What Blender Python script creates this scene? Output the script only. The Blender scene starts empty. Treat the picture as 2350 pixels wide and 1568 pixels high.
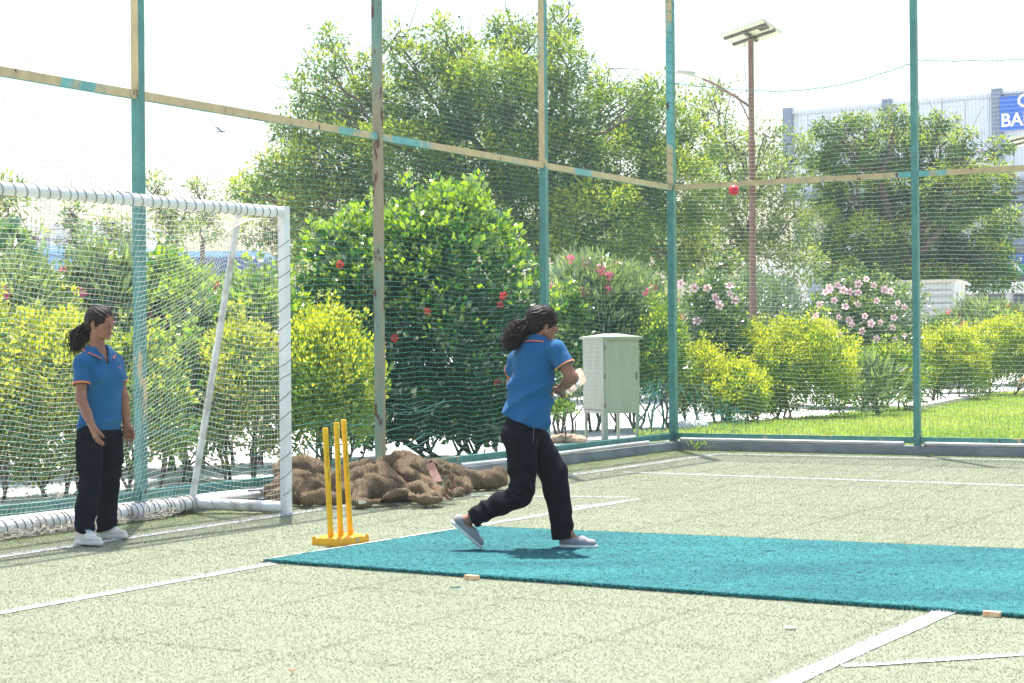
import bpy, math, random
import numpy as np
from mathutils import Vector, Matrix

# ------------------------------------------------------------------ camera, light, exposure
sc = bpy.context.scene
COL = sc.collection
W2, H2, FPX, PITCH, ROLL, CAMH = 1175.0, 784.0, 4177.0, .0034, .0088, 1.33
cam_d = bpy.data.cameras.new('camera')
cam = bpy.data.objects.new('camera', cam_d)
COL.objects.link(cam)
sc.camera = cam
cam_d.sensor_width = 36
cam_d.lens = 36 * FPX / 2350
cam_d.clip_start = .1
cam_d.clip_end = 2000
_f = Vector((0, math.cos(PITCH), math.sin(PITCH)))
_u = Vector((0, -math.sin(PITCH), math.cos(PITCH)))
_x = Vector((1, 0, 0))
EX = _x * math.cos(ROLL) - _u * math.sin(ROLL)
EY = _x * math.sin(ROLL) + _u * math.cos(ROLL)
cam.matrix_world = Matrix(((EX.x, EY.x, -_f.x, 0), (EX.y, EY.y, -_f.y, 0), (EX.z, EY.z, -_f.z, CAMH), (0, 0, 0, 1)))

SUN_EL, SUN_AZ = math.radians(71.0), math.radians(-7.0)     # azimuth from +Y towards +X
sdir = Vector((math.sin(SUN_AZ) * math.cos(SUN_EL), math.cos(SUN_AZ) * math.cos(SUN_EL), math.sin(SUN_EL)))
sun_d = bpy.data.lights.new('sun', 'SUN')
sun_d.energy = 5.0
sun_d.angle = math.radians(.5)
sun_d.color = (1, .965, .9)
sun = bpy.data.objects.new('sun', sun_d)
COL.objects.link(sun)
sun.rotation_euler = sdir.to_track_quat('Z', 'Y').to_euler()
world = bpy.data.worlds.new('World')
sc.world = world
world.use_nodes = True
wn = world.node_tree
wn.nodes.clear()
sky = wn.nodes.new('ShaderNodeTexSky')
sky.sky_type = 'NISHITA'
sky.sun_disc = False
sky.sun_elevation = SUN_EL
sky.sun_rotation = SUN_AZ
sky.air_density = 1.4
sky.dust_density = 3.5
sky.ozone_density = 1.0
bg = wn.nodes.new('ShaderNodeBackground')
bg.inputs['Strength'].default_value = .12
wo = wn.nodes.new('ShaderNodeOutputWorld')
wn.links.new(sky.outputs[0], bg.inputs[0])
wn.links.new(bg.outputs[0], wo.inputs[0])
sc.view_settings.view_transform = 'Standard'
sc.view_settings.look = 'None'
sc.view_settings.gamma = 1
sc.view_settings.use_curve_mapping = False
sc.view_settings.exposure = 1.3
sc.render.engine = 'CYCLES'
sc.cycles.max_bounces = 6
sc.cycles.transparent_max_bounces = 4
sc.cycles.volume_bounces = 0

# ------------------------------------------------------------------ helpers
RNG = np.random.default_rng(7)
random.seed(7)


def ray(px, py):
    return EX * ((px - W2) / FPX) + EY * (-(py - H2) / FPX) + _f


def at(px, py, Y):
    d = ray(px, py)
    return Vector((0, 0, CAMH)) + d * (Y / d.y)


def gp(px, py, z=0.0):
    d = ray(px, py)
    return Vector((0, 0, CAMH)) + d * ((z - CAMH) / d.z)


def tag(o, label=None, cat=None, group=None, kind=None):
    if label: o['label'] = label
    if cat: o['category'] = cat
    if group: o['group'] = group
    if kind: o['kind'] = kind
    return o


def empty(name, loc=(0, 0, 0), rz=0.0):
    o = bpy.data.objects.new(name, None)
    o.empty_display_size = .1
    o.location = loc
    o.rotation_euler = (0, 0, rz)
    COL.objects.link(o)
    return o


def link(name, me, m=None, parent=None, loc=None):
    o = bpy.data.objects.new(name, me)
    if m is not None:
        for q in (m if isinstance(m, (list, tuple)) else [m]):
            me.materials.append(q)
    COL.objects.link(o)
    if parent is not None: o.parent = parent
    if loc is not None: o.location = loc
    return o


def npmesh(name, V, F, smooth=False, col=None, mi=None):
    """V (n,3); F (m,k) all faces k-gons"""
    V = np.asarray(V, np.float32); F = np.asarray(F, np.int32)
    me = bpy.data.meshes.new(name)
    k = F.shape[1]
    me.vertices.add(len(V)); me.vertices.foreach_set('co', V.ravel())
    me.loops.add(F.size); me.loops.foreach_set('vertex_index', F.ravel())
    me.polygons.add(len(F))
    me.polygons.foreach_set('loop_start', np.arange(0, F.size, k, dtype=np.int32))
    me.polygons.foreach_set('loop_total', np.full(len(F), k, np.int32))
    if smooth: me.polygons.foreach_set('use_smooth', np.ones(len(F), bool))
    if mi is not None: me.polygons.foreach_set('material_index', np.asarray(mi, np.int32))
    me.update(calc_edges=True)
    if col is not None:
        a = me.color_attributes.new('Col', 'FLOAT_COLOR', 'POINT')
        c = np.ones((len(V), 4), np.float32); c[:, :3] = col
        a.data.foreach_set('color', c.ravel())
    return me


class MB:
    """collects simple shapes into one mesh"""
    def __init__(s): s.v = []; s.f = []; s.mi = []; s.sm = []
    def add(s, vs, fs, mi=0, smooth=False):
        o = len(s.v)
        s.v += [tuple(v) for v in vs]
        for f in fs: s.f.append(tuple(i + o for i in f)); s.mi.append(mi); s.sm.append(smooth)
    def box(s, c, sx, sy, sz, ax=None, mi=0, bevel=0):
        c = Vector(c)
        X, Y, Z = ax if ax else (Vector((1, 0, 0)), Vector((0, 1, 0)), Vector((0, 0, 1)))
        X = Vector(X) * sx / 2; Y = Vector(Y) * sy / 2; Z = Vector(Z) * sz / 2
        vs = [c + X * a + Y * b + Z * d for a in (-1, 1) for b in (-1, 1) for d in (-1, 1)]
        m6 = mi if isinstance(mi, (list, tuple)) else [mi] * 6
        for f, m in zip([(0, 1, 3, 2), (4, 6, 7, 5), (0, 4, 5, 1), (2, 3, 7, 6), (0, 2, 6, 4), (1, 5, 7, 3)], m6):
            s.add([vs[i] for i in f], [(0, 1, 2, 3)], m)
    def tube(s, pts, r, n=8, mi=0, cap=True, smooth=True, up=None):
        pts = [Vector(p) for p in pts]
        rs = r if isinstance(r, (list, tuple)) else [r] * len(pts)
        T = []
        for i in range(len(pts)):
            t = pts[min(i + 1, len(pts) - 1)] - pts[max(i - 1, 0)]
            T.append(t.normalized() if t.length > 1e-9 else Vector((0, 0, 1)))
        a = Vector(up) if up else (Vector((0, 0, 1)) if abs(T[0].z) < .9 else Vector((1, 0, 0)))
        N = (a - T[0] * a.dot(T[0])).normalized()
        vs = []
        for p, t, q in zip(pts, T, rs):
            N = (N - t * N.dot(t)).normalized()
            B = t.cross(N)
            for k in range(n):
                an = 2 * math.pi * (k + .5) / n
                vs.append(p + (N * math.cos(an) + B * math.sin(an)) * q)
        fs = []
        for i in range(len(pts) - 1):
            for k in range(n):
                fs.append((i * n + k, i * n + (k + 1) % n, (i + 1) * n + (k + 1) % n, (i + 1) * n + k))
        s.add(vs, fs, mi, smooth)
        if cap:
            s.add(vs[:n], [tuple(reversed(range(n)))], mi)
            s.add(vs[-n:], [tuple(range(n))], mi)
    def build(s, name, m, parent=None, kind=None, loc=None):
        me = bpy.data.meshes.new(name)
        me.from_pydata(s.v, [], s.f)
        me.polygons.foreach_set('material_index', s.mi)
        me.polygons.foreach_set('use_smooth', s.sm)
        me.update()
        o = link(name, me, m, parent, loc)
        if kind: o['kind'] = kind
        return o


def bevel(o, w, seg=2):
    b = o.modifiers.new('bevel', 'BEVEL'); b.width = w; b.segments = seg; b.limit_method = 'ANGLE'
    return o


def seg_tubes(P0, P1, r):
    """vectorised three-sided cords"""
    P0 = np.asarray(P0, float); P1 = np.asarray(P1, float)
    d = P1 - P0; d /= np.linalg.norm(d, axis=1, keepdims=True) + 1e-9
    a = np.where(np.abs(d[:, 2:3]) < .8, np.array([[0, 0, 1.]]), np.array([[1., 0, 0]]))
    n = np.cross(d, a); n /= np.linalg.norm(n, axis=1, keepdims=True)
    b = np.cross(d, n)
    V = []
    for P in (P0, P1):
        for k in range(3):
            an = 2 * math.pi * k / 3 + .5
            V.append(P + (n * math.cos(an) + b * math.sin(an)) * r)
    V = np.stack(V, 1).reshape(-1, 3)
    base = np.arange(len(P0))[:, None] * 6
    F = np.concatenate([base + np.array([[k, (k + 1) % 3, 3 + (k + 1) % 3, 3 + k]]) for k in range(3)], 0)
    return V, F


def octas(P, r):
    P = np.asarray(P, float)
    D = np.array([[1, 0, 0], [-1, 0, 0], [0, 1, 0], [0, -1, 0], [0, 0, 1], [0, 0, -1]]) * r
    V = (P[:, None, :] + D[None]).reshape(-1, 3)
    T = np.array([[0, 2, 4], [2, 1, 4], [1, 3, 4], [3, 0, 4], [2, 0, 5], [1, 2, 5], [3, 1, 5], [0, 3, 5]])
    F = (np.arange(len(P))[:, None, None] * 6 + T[None]).reshape(-1, 3)
    return V, F


def net_mesh(name, G, r, knots=0.0, rv=None):
    """G (rows, cols, 3) grid of cord crossings -> cords"""
    A0 = G[:, :-1].reshape(-1, 3); A1 = G[:, 1:].reshape(-1, 3)
    B0 = G[:-1].reshape(-1, 3); B1 = G[1:].reshape(-1, 3)
    V1, F1 = seg_tubes(A0, A1, r); V2, F2 = seg_tubes(B0, B1, rv or r)
    V = np.concatenate([V1, V2]); F = np.concatenate([F1, F2 + len(V1)])
    if knots:
        Vk, Fk = octas(G.reshape(-1, 3), knots)
        Fk = np.concatenate([Fk, Fk[:, 2:3]], 1)
        # keep quads everywhere: knot triangles are stored as their own list
        me = bpy.data.meshes.new(name)
        nV = np.concatenate([V, Vk]).astype(np.float32)
        Tk = Fk[:, :3] + len(V)
        me.vertices.add(len(nV)); me.vertices.foreach_set('co', nV.ravel())
        li = np.concatenate([F.ravel(), Tk.ravel()]).astype(np.int32)
        me.loops.add(len(li)); me.loops.foreach_set('vertex_index', li)
        me.polygons.add(len(F) + len(Tk))
        ls = np.concatenate([np.arange(len(F)) * 4, len(F) * 4 + np.arange(len(Tk)) * 3]).astype(np.int32)
        lt = np.concatenate([np.full(len(F), 4), np.full(len(Tk), 3)]).astype(np.int32)
        me.polygons.foreach_set('loop_start', ls); me.polygons.foreach_set('loop_total', lt)
        me.update(calc_edges=True)
        return me
    return npmesh(name, V, F)


# ------------------------------------------------------------------ materials
def newmat(name):
    m = bpy.data.materials.new(name); m.use_nodes = True
    nt = m.node_tree; nt.nodes.clear()
    o = nt.nodes.new('ShaderNodeOutputMaterial')
    return m, nt, o


def mat(name, c, rough=.6, c2=None, scale=8, detail=4, lo=.35, hi=.65, bump=0.0, bscale=None, metal=0.0,
        stretch=(1, 1, 1), spec=.4, world=False, attr=False, coat=0, sheen=0):
    m, nt, out = newmat(name)
    N = nt.nodes; L = nt.links
    p = N.new('ShaderNodeBsdfPrincipled')
    p.inputs['Roughness'].default_value = rough
    p.inputs['Metallic'].default_value = metal
    p.inputs['Specular IOR Level'].default_value = spec
    if coat: p.inputs['Coat Weight'].default_value = coat
    if sheen: p.inputs['Sheen Weight'].default_value = sheen
    L.new(p.outputs[0], out.inputs[0])
    if world:
        g = N.new('ShaderNodeNewGeometry'); src = g.outputs['Position']
    else:
        g = N.new('ShaderNodeTexCoord'); src = g.outputs['Object']
    mp = N.new('ShaderNodeMapping'); mp.inputs['Scale'].default_value = stretch
    L.new(src, mp.inputs[0])
    if c2 is not None:
        n = N.new('ShaderNodeTexNoise'); n.inputs['Scale'].default_value = scale; n.inputs['Detail'].default_value = detail
        L.new(mp.outputs[0], n.inputs['Vector'])
        r = N.new('ShaderNodeValToRGB')
        r.color_ramp.elements[0].position = lo; r.color_ramp.elements[1].position = hi
        r.color_ramp.elements[0].color = (*c, 1); r.color_ramp.elements[1].color = (*c2, 1)
        L.new(n.outputs[0], r.inputs[0]); L.new(r.outputs[0], p.inputs['Base Color'])
    elif attr:
        a = N.new('ShaderNodeAttribute'); a.attribute_name = 'Col'
        L.new(a.outputs['Color'], p.inputs['Base Color'])
    else:
        p.inputs['Base Color'].default_value = (*c, 1)
    if bump:
        n = N.new('ShaderNodeTexNoise'); n.inputs['Scale'].default_value = bscale or scale * 4; n.inputs['Detail'].default_value = 5
        L.new(mp.outputs[0], n.inputs['Vector'])
        b = N.new('ShaderNodeBump'); b.inputs['Strength'].default_value = bump; b.inputs['Distance'].default_value = .02
        L.new(n.outputs[0], b.inputs['Height']); L.new(b.outputs[0], p.inputs['Normal'])
    return m


def leafmat(name, trans=.45, gloss=.08, rough=.35, attr='Col', tint=(1.25, 1.4, .55)):
    m, nt, out = newmat(name)
    N = nt.nodes; L = nt.links
    a = N.new('ShaderNodeAttribute'); a.attribute_name = attr
    d = N.new('ShaderNodeBsdfDiffuse'); t = N.new('ShaderNodeBsdfTranslucent')
    hs = N.new('ShaderNodeMix'); hs.data_type = 'RGBA'; hs.blend_type = 'MULTIPLY'; hs.inputs[0].default_value = 1
    hs.inputs[7].default_value = (*tint, 1)
    L.new(a.outputs['Color'], hs.inputs[6])
    L.new(a.outputs['Color'], d.inputs[0]); L.new(hs.outputs[2], t.inputs[0])
    g = N.new('ShaderNodeBsdfGlossy'); g.inputs['Roughness'].default_value = rough
    g.inputs[0].default_value = (1, 1, 1, 1)
    m1 = N.new('ShaderNodeMixShader'); m1.inputs[0].default_value = trans
    m2 = N.new('ShaderNodeMixShader'); m2.inputs[0].default_value = gloss
    L.new(d.outputs[0], m1.inputs[1]); L.new(t.outputs[0], m1.inputs[2])
    L.new(m1.outputs[0], m2.inputs[1]); L.new(g.outputs[0], m2.inputs[2])
    L.new(m2.outputs[0], out.inputs[0])
    return m


def paint(name, base, second, lo, hi, scale=3.0, stretch=(1, 1, 1), rust=.68):
    """flaking two-coat paint with rust spots, world position driven"""
    m, nt, out = newmat(name)
    N = nt.nodes; L = nt.links
    p = N.new('ShaderNodeBsdfPrincipled'); L.new(p.outputs[0], out.inputs[0])
    p.inputs['Roughness'].default_value = .5
    g = N.new('ShaderNodeNewGeometry')
    mp = N.new('ShaderNodeMapping'); mp.inputs['Scale'].default_value = stretch
    L.new(g.outputs['Position'], mp.inputs[0])
    def noise(sc_, det, rough=.6):
        n = N.new('ShaderNodeTexNoise'); n.inputs['Scale'].default_value = sc_; n.inputs['Detail'].default_value = det
        n.inputs['Roughness'].default_value = rough
        L.new(mp.outputs[0], n.inputs['Vector']); return n
    def ramp(n, a, b):
        r = N.new('ShaderNodeMapRange'); r.inputs[1].default_value = a; r.inputs[2].default_value = b; L.new(n.outputs[0], r.inputs[0]); return r
    def mix(f, a, b):
        x = N.new('ShaderNodeMix'); x.data_type = 'RGBA'
        L.new(f.outputs[0], x.inputs[0])
        for sock, v in ((6, a), (7, b)):
            if isinstance(v, tuple): x.inputs[sock].default_value = (*v, 1)
            else: L.new(v.outputs[2], x.inputs[sock])
        return x
    n1 = noise(scale, 6, .62); n2 = noise(scale * 2.3 + 3, 5); n3 = noise(11, 3)
    tone = mix(ramp(n2, .3, .7), base, tuple(min(1, x * 1.45 + .02) for x in base))
    ton2 = mix(ramp(n3, .35, .65), second, tuple(x * .8 for x in second))
    c = mix(ramp(n1, lo, hi), tone, ton2)
    c2 = mix(ramp(n3, rust, rust + .05), c, (.09, .035, .02))
    L.new(c2.outputs[2], p.inputs['Base Color'])
    b = N.new('ShaderNodeBump'); b.inputs['Strength'].default_value = .3; b.inputs['Distance'].default_value = .004
    L.new(n1.outputs[0], b.inputs['Height']); L.new(b.outputs[0], p.inputs['Normal'])
    return m


TEAL = (.05, .185, .165)
TAN = (.56, .44, .24)
M = {}
M['teal'] = paint('teal_paint', TEAL, TAN, .60, .63, 2.6, (1, 1, .6))
M['tan'] = paint('faded_tan_paint', (.09, .30, .30), TAN, .40, .45, 1.3, (1, 1, .5), .66)
M['tanpost'] = paint('weathered_post_paint', (.10, .20, .165), (.30, .25, .16), .40, .56, 2.0, (1, 1, .35), .59)
M['net'] = mat('teal_net_cord', (.02, .22, .19), .45, spec=.5)
M['kerb'] = mat('painted_concrete_kerb', (.17, .19, .22), .8, (.25, .27, .30), 3, bump=.4, bscale=60, world=True)
M['white'] = mat('white_powder_coat', (.78, .79, .80), .35, (.66, .67, .67), 5, bump=.05, bscale=30)
M['oldwhite'] = mat('scuffed_white_tube', (.70, .70, .69), .5, (.35, .33, .30), 9, lo=.45, hi=.75, bump=.2)
M['pvc'] = mat('grey_plastic_pipe', (.55, .54, .52), .45, (.40, .39, .37), 4)
M['cord'] = mat('dark_lacing_cord', (.12, .11, .11), .7)
M['wnet'] = mat('off_white_goal_net', (.74, .70, .62), .7)
M['bark'] = mat('brown_bark', (.07, .05, .035), .9, (.13, .10, .075), 12, bump=.8, bscale=40)
M['stem'] = mat('thin_dark_stems', (.06, .05, .04), .9, (.12, .09, .06), 20)
M['leaf'] = leafmat('matt_leaf', .42, .05, .45)
M['treeleaf'] = leafmat('tree_leaf', .36, .03, .5)
M['gleaf'] = leafmat('glossy_leaf', .40, .13, .28)
M['petal'] = leafmat('flower_petal', .35, .03, .5, tint=(1, 1, 1))

# frame of the two fences, met at the far corner C
TH = math.radians(60.49)
U = Vector((math.cos(TH), math.sin(TH), 0)); Vv = Vector((math.sin(TH), -math.cos(TH), 0))
C0 = Vector((2.0696, 23.4163, 0))
RZ_U = TH; RZ_V = TH - math.pi / 2


def fr(a, b, z=0.0):
    """a metres from the corner back along the left fence, b metres into the pitch from it"""
    return C0 - U * a + Vv * b + Vector((0, 0, z))
# ------------------------------------------------------------------ ground
def sheet(name, pts, z, m):
    me = bpy.data.meshes.new(name)
    me.from_pydata([(p[0], p[1], z) for p in pts], [], [tuple(range(len(pts)))])
    o = link(name, me, m); o['kind'] = 'structure'
    return o


M['paving'] = mat('pale_paving', (.50, .49, .47), .85, (.60, .59, .57), .8, bump=.3, bscale=30, world=True)
M['turf_base'] = mat('turf_backing', (.21, .24, .16), .95, (.245, .27, .195), 40, bump=.6, bscale=300, world=True)
sheet('ground', [(-900, -300), (900, -300), (900, 1500), (-900, 1500)], -.02, M['paving'])
tb = [fr(-.02, -.02), fr(40, -.02), fr(40, 40), fr(-.02, 40)]
sheet('turf', tb, 0.0, M['turf_base'])

# turf colour: pale faded fibres with worn, greyer and greener patches
def turf_fibre_mat():
    m, nt, out = newmat('turf_fibre')
    N = nt.nodes; L = nt.links
    g = N.new('ShaderNodeNewGeometry'); a = N.new('ShaderNodeAttribute'); a.attribute_name = 'Col'
    n = N.new('ShaderNodeTexNoise'); n.inputs['Scale'].default_value = .55; n.inputs['Detail'].default_value = 5
    n2 = N.new('ShaderNodeTexNoise'); n2.inputs['Scale'].default_value = 28; n2.inputs['Detail'].default_value = 6; n2.inputs['Roughness'].default_value = .7
    L.new(g.outputs['Position'], n.inputs['Vector']); L.new(g.outputs['Position'], n2.inputs['Vector'])
    r = N.new('ShaderNodeValToRGB'); r.color_ramp.elements[0].position = .35; r.color_ramp.elements[1].position = .68
    r.color_ramp.elements[0].color = (.252, .284, .204, 1); r.color_ramp.elements[1].color = (.350, .365, .288, 1)
    ad = N.new('ShaderNodeMath'); ad.operation = 'MULTIPLY_ADD'; ad.inputs[1].default_value = .32; 
    L.new(n2.outputs[0], ad.inputs[0]); 
    mu = N.new('ShaderNodeMath'); mu.operation = 'MULTIPLY'; mu.inputs[1].default_value = .68
    L.new(n.outputs[0], mu.inputs[0]); L.new(mu.outputs[0], ad.inputs[2]); L.new(ad.outputs[0], r.inputs[0])
    x = N.new('ShaderNodeMix'); x.data_type = 'RGBA'; x.blend_type = 'MULTIPLY'; x.inputs[0].default_value = 1
    L.new(r.outputs[0], x.inputs[6]); L.new(a.outputs['Color'], x.inputs[7])
    # the last metre before the kerb is unfaded and greener
    dt = N.new('ShaderNodeVectorMath'); dt.operation = 'DOT_PRODUCT'; dt.inputs[1].default_value = Vv
    sb = N.new('ShaderNodeVectorMath'); sb.operation = 'SUBTRACT'; sb.inputs[1].default_value = C0
    L.new(g.outputs['Position'], sb.inputs[0]); L.new(sb.outputs[0], dt.inputs[0])
    dt2 = N.new('ShaderNodeVectorMath'); dt2.operation = 'DOT_PRODUCT'; dt2.inputs[1].default_value = -U
    L.new(sb.outputs[0], dt2.inputs[0])
    mn = N.new('ShaderNodeMath'); mn.operation = 'MINIMUM'; L.new(dt.outputs['Value'], mn.inputs[0]); L.new(dt2.outputs['Value'], mn.inputs[1])
    wob = N.new('ShaderNodeMath'); wob.operation = 'MULTIPLY_ADD'; wob.inputs[1].default_value = .9
    n3 = N.new('ShaderNodeTexNoise'); n3.inputs['Scale'].default_value = 2.5; L.new(g.outputs['Position'], n3.inputs['Vector'])
    L.new(n3.outputs[0], wob.inputs[0]); L.new(mn.outputs[0], wob.inputs[2])
    mr = N.new('ShaderNodeMapRange'); mr.inputs[1].default_value = .65; mr.inputs[2].default_value = 1.5; mr.inputs[3].default_value = 1; mr.inputs[4].default_value = 0
    L.new(wob.outputs[0], mr.inputs[0])
    y = N.new('ShaderNodeMix'); y.data_type = 'RGBA'; y.inputs[7].default_value = (.20, .25, .075, 1)
    L.new(mr.outputs[0], y.inputs[0]); L.new(x.outputs[2], y.inputs[6])
    d = N.new('ShaderNodeBsdfPrincipled'); d.inputs['Roughness'].default_value = .6; d.inputs['Specular IOR Level'].default_value = .25
    L.new(y.outputs[2], d.inputs['Base Color'])
    L.new(d.outputs[0], out.inputs[0])
    return m


def blades(P, h, w, lean, rng, col):
    n = len(P)
    an = rng.uniform(0, 2 * np.pi, n)
    side = np.stack([np.cos(an), np.sin(an), np.zeros(n)], 1) * (w * rng.uniform(.6, 1.3, n))[:, None]
    la = rng.uniform(0, 2 * np.pi, n)
    hh = h * rng.uniform(.55, 1.15, n)
    tip = np.stack([np.cos(la) * lean * hh, np.sin(la) * lean * hh, hh], 1)
    V = np.stack([P - side, P + side, P + tip], 1).reshape(-1, 3)
    F = np.arange(3 * n).reshape(-1, 3)
    C = np.repeat(col, 3, 0)
    return V, F, C


def build_turf_fibres():
    rng = np.random.default_rng(3)
    n = 16000
    P = np.zeros((n, 3)); P[:, :2] = rng.uniform(-.52, .52, (n, 2))
    br = rng.uniform(.92, 1.07, n)[:, None] * np.ones((1, 3))
    br[:, 2] *= rng.uniform(.75, 1.15, n)
    V, F, C = blades(P, .0075, .0015, 1.5, rng, br)
    me = npmesh('turf_fibres', V, F, col=C)
    o = link('turf_fibres', me, turf_fibre_mat())
    tag(o, kind='stuff')
    o.location = fr(11.5, 7.5, .001); o.rotation_euler = (0, 0, RZ_V)
    ng = bpy.data.node_groups.new('scatter_patch', 'GeometryNodeTree')
    ng.interface.new_socket('Geometry', in_out='INPUT', socket_type='NodeSocketGeometry')
    ng.interface.new_socket('Geometry', in_out='OUTPUT', socket_type='NodeSocketGeometry')
    gi = ng.nodes.new('NodeGroupInput'); go = ng.nodes.new('NodeGroupOutput')
    gr = ng.nodes.new('GeometryNodeMeshGrid')
    gr.inputs['Size X'].default_value = 14; gr.inputs['Size Y'].default_value = 22
    gr.inputs['Vertices X'].default_value = 15; gr.inputs['Vertices Y'].default_value = 23
    ip = ng.nodes.new('GeometryNodeInstanceOnPoints')
    rv = ng.nodes.new('FunctionNodeRandomValue'); rv.data_type = 'INT'
    rv.inputs[4].default_value = 0; rv.inputs[5].default_value = 3
    ml = ng.nodes.new('ShaderNodeMath'); ml.operation = 'MULTIPLY'; ml.inputs[1].default_value = math.pi / 2
    cx = ng.nodes.new('ShaderNodeCombineXYZ')
    L = ng.links
    L.new(gr.outputs[0], ip.inputs['Points']); L.new(gi.outputs[0], ip.inputs['Instance'])
    L.new(rv.outputs[2], ml.inputs[0]); L.new(ml.outputs[0], cx.inputs[2]); L.new(cx.outputs[0], ip.inputs['Rotation'])
    L.new(ip.outputs[0], go.inputs[0])
    md = o.modifiers.new('scatter', 'NODES'); md.node_group = ng
    return o


build_turf_fibres()
M['line'] = mat('white_line_paint', (.62, .63, .60), .8, (.45, .48, .41), 30, lo=.3, hi=.7, world=True)
M['linef'] = mat('white_line_fibre', (.8, .8, .78), .7, attr=True)
_lr = np.random.default_rng(5)


def ground_line(px0, px1, w, dens=9000, w1=None):
    w *= .88; w1 = w1 * .88 if w1 else None
    a = gp(*px0); b = gp(*px1); w1 = w1 or w
    d = (b - a); ln = d.length; d.normalize(); n = Vector((-d.y, d.x, 0))
    k = max(2, int(ln / .15))
    vs = []
    for i in range(k + 1):
        t = i / k; c = a.lerp(b, t); q = (w * (1 - t) + w1 * t) / 2
        for s in (-1, 1):
            vs.append(c + n * s * (q + _lr.uniform(-.006, .006)) + Vector((0, 0, .006)))
    me = bpy.data.meshes.new('painted_line'); me.from_pydata(vs, [], [(2 * i, 2 * i + 2, 2 * i + 3, 2 * i + 1) for i in range(k)])
    o = link('painted_line', me, M['line']); o['kind'] = 'structure'
    m = int(ln * w * dens)
    t = _lr.uniform(0, 1, m); s = _lr.normal(0, .3, m).clip(-.62, .62)
    P = np.array(a)[None] + np.outer(t * ln, np.array(d)) + (s * (w * (1 - t) + w1 * t))[:, None] * np.array(n)[None]
    P[:, 2] = .006
    br = _lr.uniform(.42, .7, m)[:, None] * np.ones((1, 3))
    V, F, Cc = blades(P, .015, .0026, .9, _lr, br)
    f = link('line_fibres', npmesh('line_fibres', V, F, col=Cc), M['linef'], o); f['kind'] = 'stuff'
    return o


ground_line((-40, 1286), (1080, 1120), .08, w1=.07)
ground_line((1290, 1095), (1650, 1043), .09)
ground_line((-30, 1415), (625, 1296), .075)
ground_line((1105, 1207), (1460, 1148), .075)
ground_line((1790, 1576), (2190, 1396), .115)
ground_line((1935, 1532), (2400, 1502), .055)
ground_line((1430, 1085), (2420, 1119), .06)
ground_line((1040, 1139), (1440, 1143), .05)
ground_line((1640, 1043), (2420, 1059), .09)
ground_line((1290, 1168), (1400, 1158), .05)

# ------------------------------------------------------------------ kerb under the fence
def kerb(p0, p1, inward):
    d = (p1 - p0); L = d.length; d.normalize()
    b = MB(); b.box((p0 + p1) / 2 + Vector((0, 0, .045)), L, .24, .13, (d, inward, Vector((0, 0, 1))))
    o = b.build('kerb', M['kerb']); o['kind'] = 'structure'; bevel(o, .008)
    return o


kerb(fr(.121, 0), fr(8.7, 0), Vv)
kerb(fr(8.705, 0, -.062), fr(20, 0, -.062), Vv)
kerb(fr(0, -.12), fr(0, 14), -U)

# lawn beyond the right-hand fence
def lawn():
    edge = [gp(x, y, .05) for x, y in ((1560, 992), (1640, 974), (1760, 966), (1900, 954), (2000, 944), (2120, 932), (2220, 914), (2330, 900), (2480, 888))]
    pts = [fr(-.25, -.9), fr(-.25, 26), edge[-1] + Vector((14, -6, 0))] + edge[::-1]
    o = sheet('lawn', pts, .05, mat('lawn_soil', (.24, .32, .07), .95, (.34, .38, .14), 3, bump=.5, world=True))
    rng = np.random.default_rng(11)
    n = 260000
    P = np.stack([rng.uniform(1.8, 20, n), 22 + 30 * rng.uniform(0, 1, n) ** 1.35, np.full(n, .045)], 1)
    bx = (P[:, :2] - np.array(C0)[:2]) @ np.array(U)[:2]
    E_ = np.array([(q.x, q.y) for q in edge]); far = np.interp(P[:, 0] / P[:, 1], E_[:, 0] / E_[:, 1], E_[:, 1])
    ok = (bx > .25) & (P[:, 1] < far + rng.normal(0, .25, n)) & (P[:, 0] / P[:, 1] < .32)
    P = P[ok][:52000]; n = len(P)
    patch = np.sin(P[:, 0] * 1.1 + 1) * np.sin(P[:, 1] * .7) + rng.normal(0, .35, n)
    base = np.array([.21, .31, .05]); yel = np.array([.36, .40, .12]); dry = np.array([.30, .26, .12])
    t = np.clip(patch * .5 + .5, 0, 1)[:, None]
    col = base * (1 - t) + yel * t
    dr = rng.uniform(0, 1, n) < .10
    col[dr] = dry
    V, F, Cc = blades(P, .075, .011, .55, rng, col * rng.uniform(.75, 1.2, n)[:, None])
    g = link('lawn_grass', npmesh('lawn_grass', V, F, col=Cc), M['leaf']); tag(g, kind='stuff')


lawn()
# tufts of real grass along the foot of the kerb
def kerb_grass():
    rng = np.random.default_rng(12)
    n = 9000
    e = rng.uniform(0, 1, n) < .5
    a = np.where(e, rng.uniform(0, 12, n), .03 + np.abs(rng.normal(0, .05, n)))
    b = np.where(e, .03 + np.abs(rng.normal(0, .05, n)), rng.uniform(0, 8, n))
    P = np.array(C0)[None] - np.outer(a, np.array(U)) + np.outer(b, np.array(Vv)); P[:, 2] = 0
    keep = np.sin(a * 2.1) + np.sin(b * 1.7 + 1) + rng.normal(0, .5, n) > -.2
    P = P[keep]; n = len(P)
    col = np.array([.20, .27, .06])[None] * rng.uniform(.6, 1.3, n)[:, None]
    V, F, Cc = blades(P, .045, .004, .7, rng, col)
    tag(link('kerb_grass', npmesh('kerb_grass', V, F, col=Cc), M['leaf']), kind='stuff')


kerb_grass()

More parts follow.
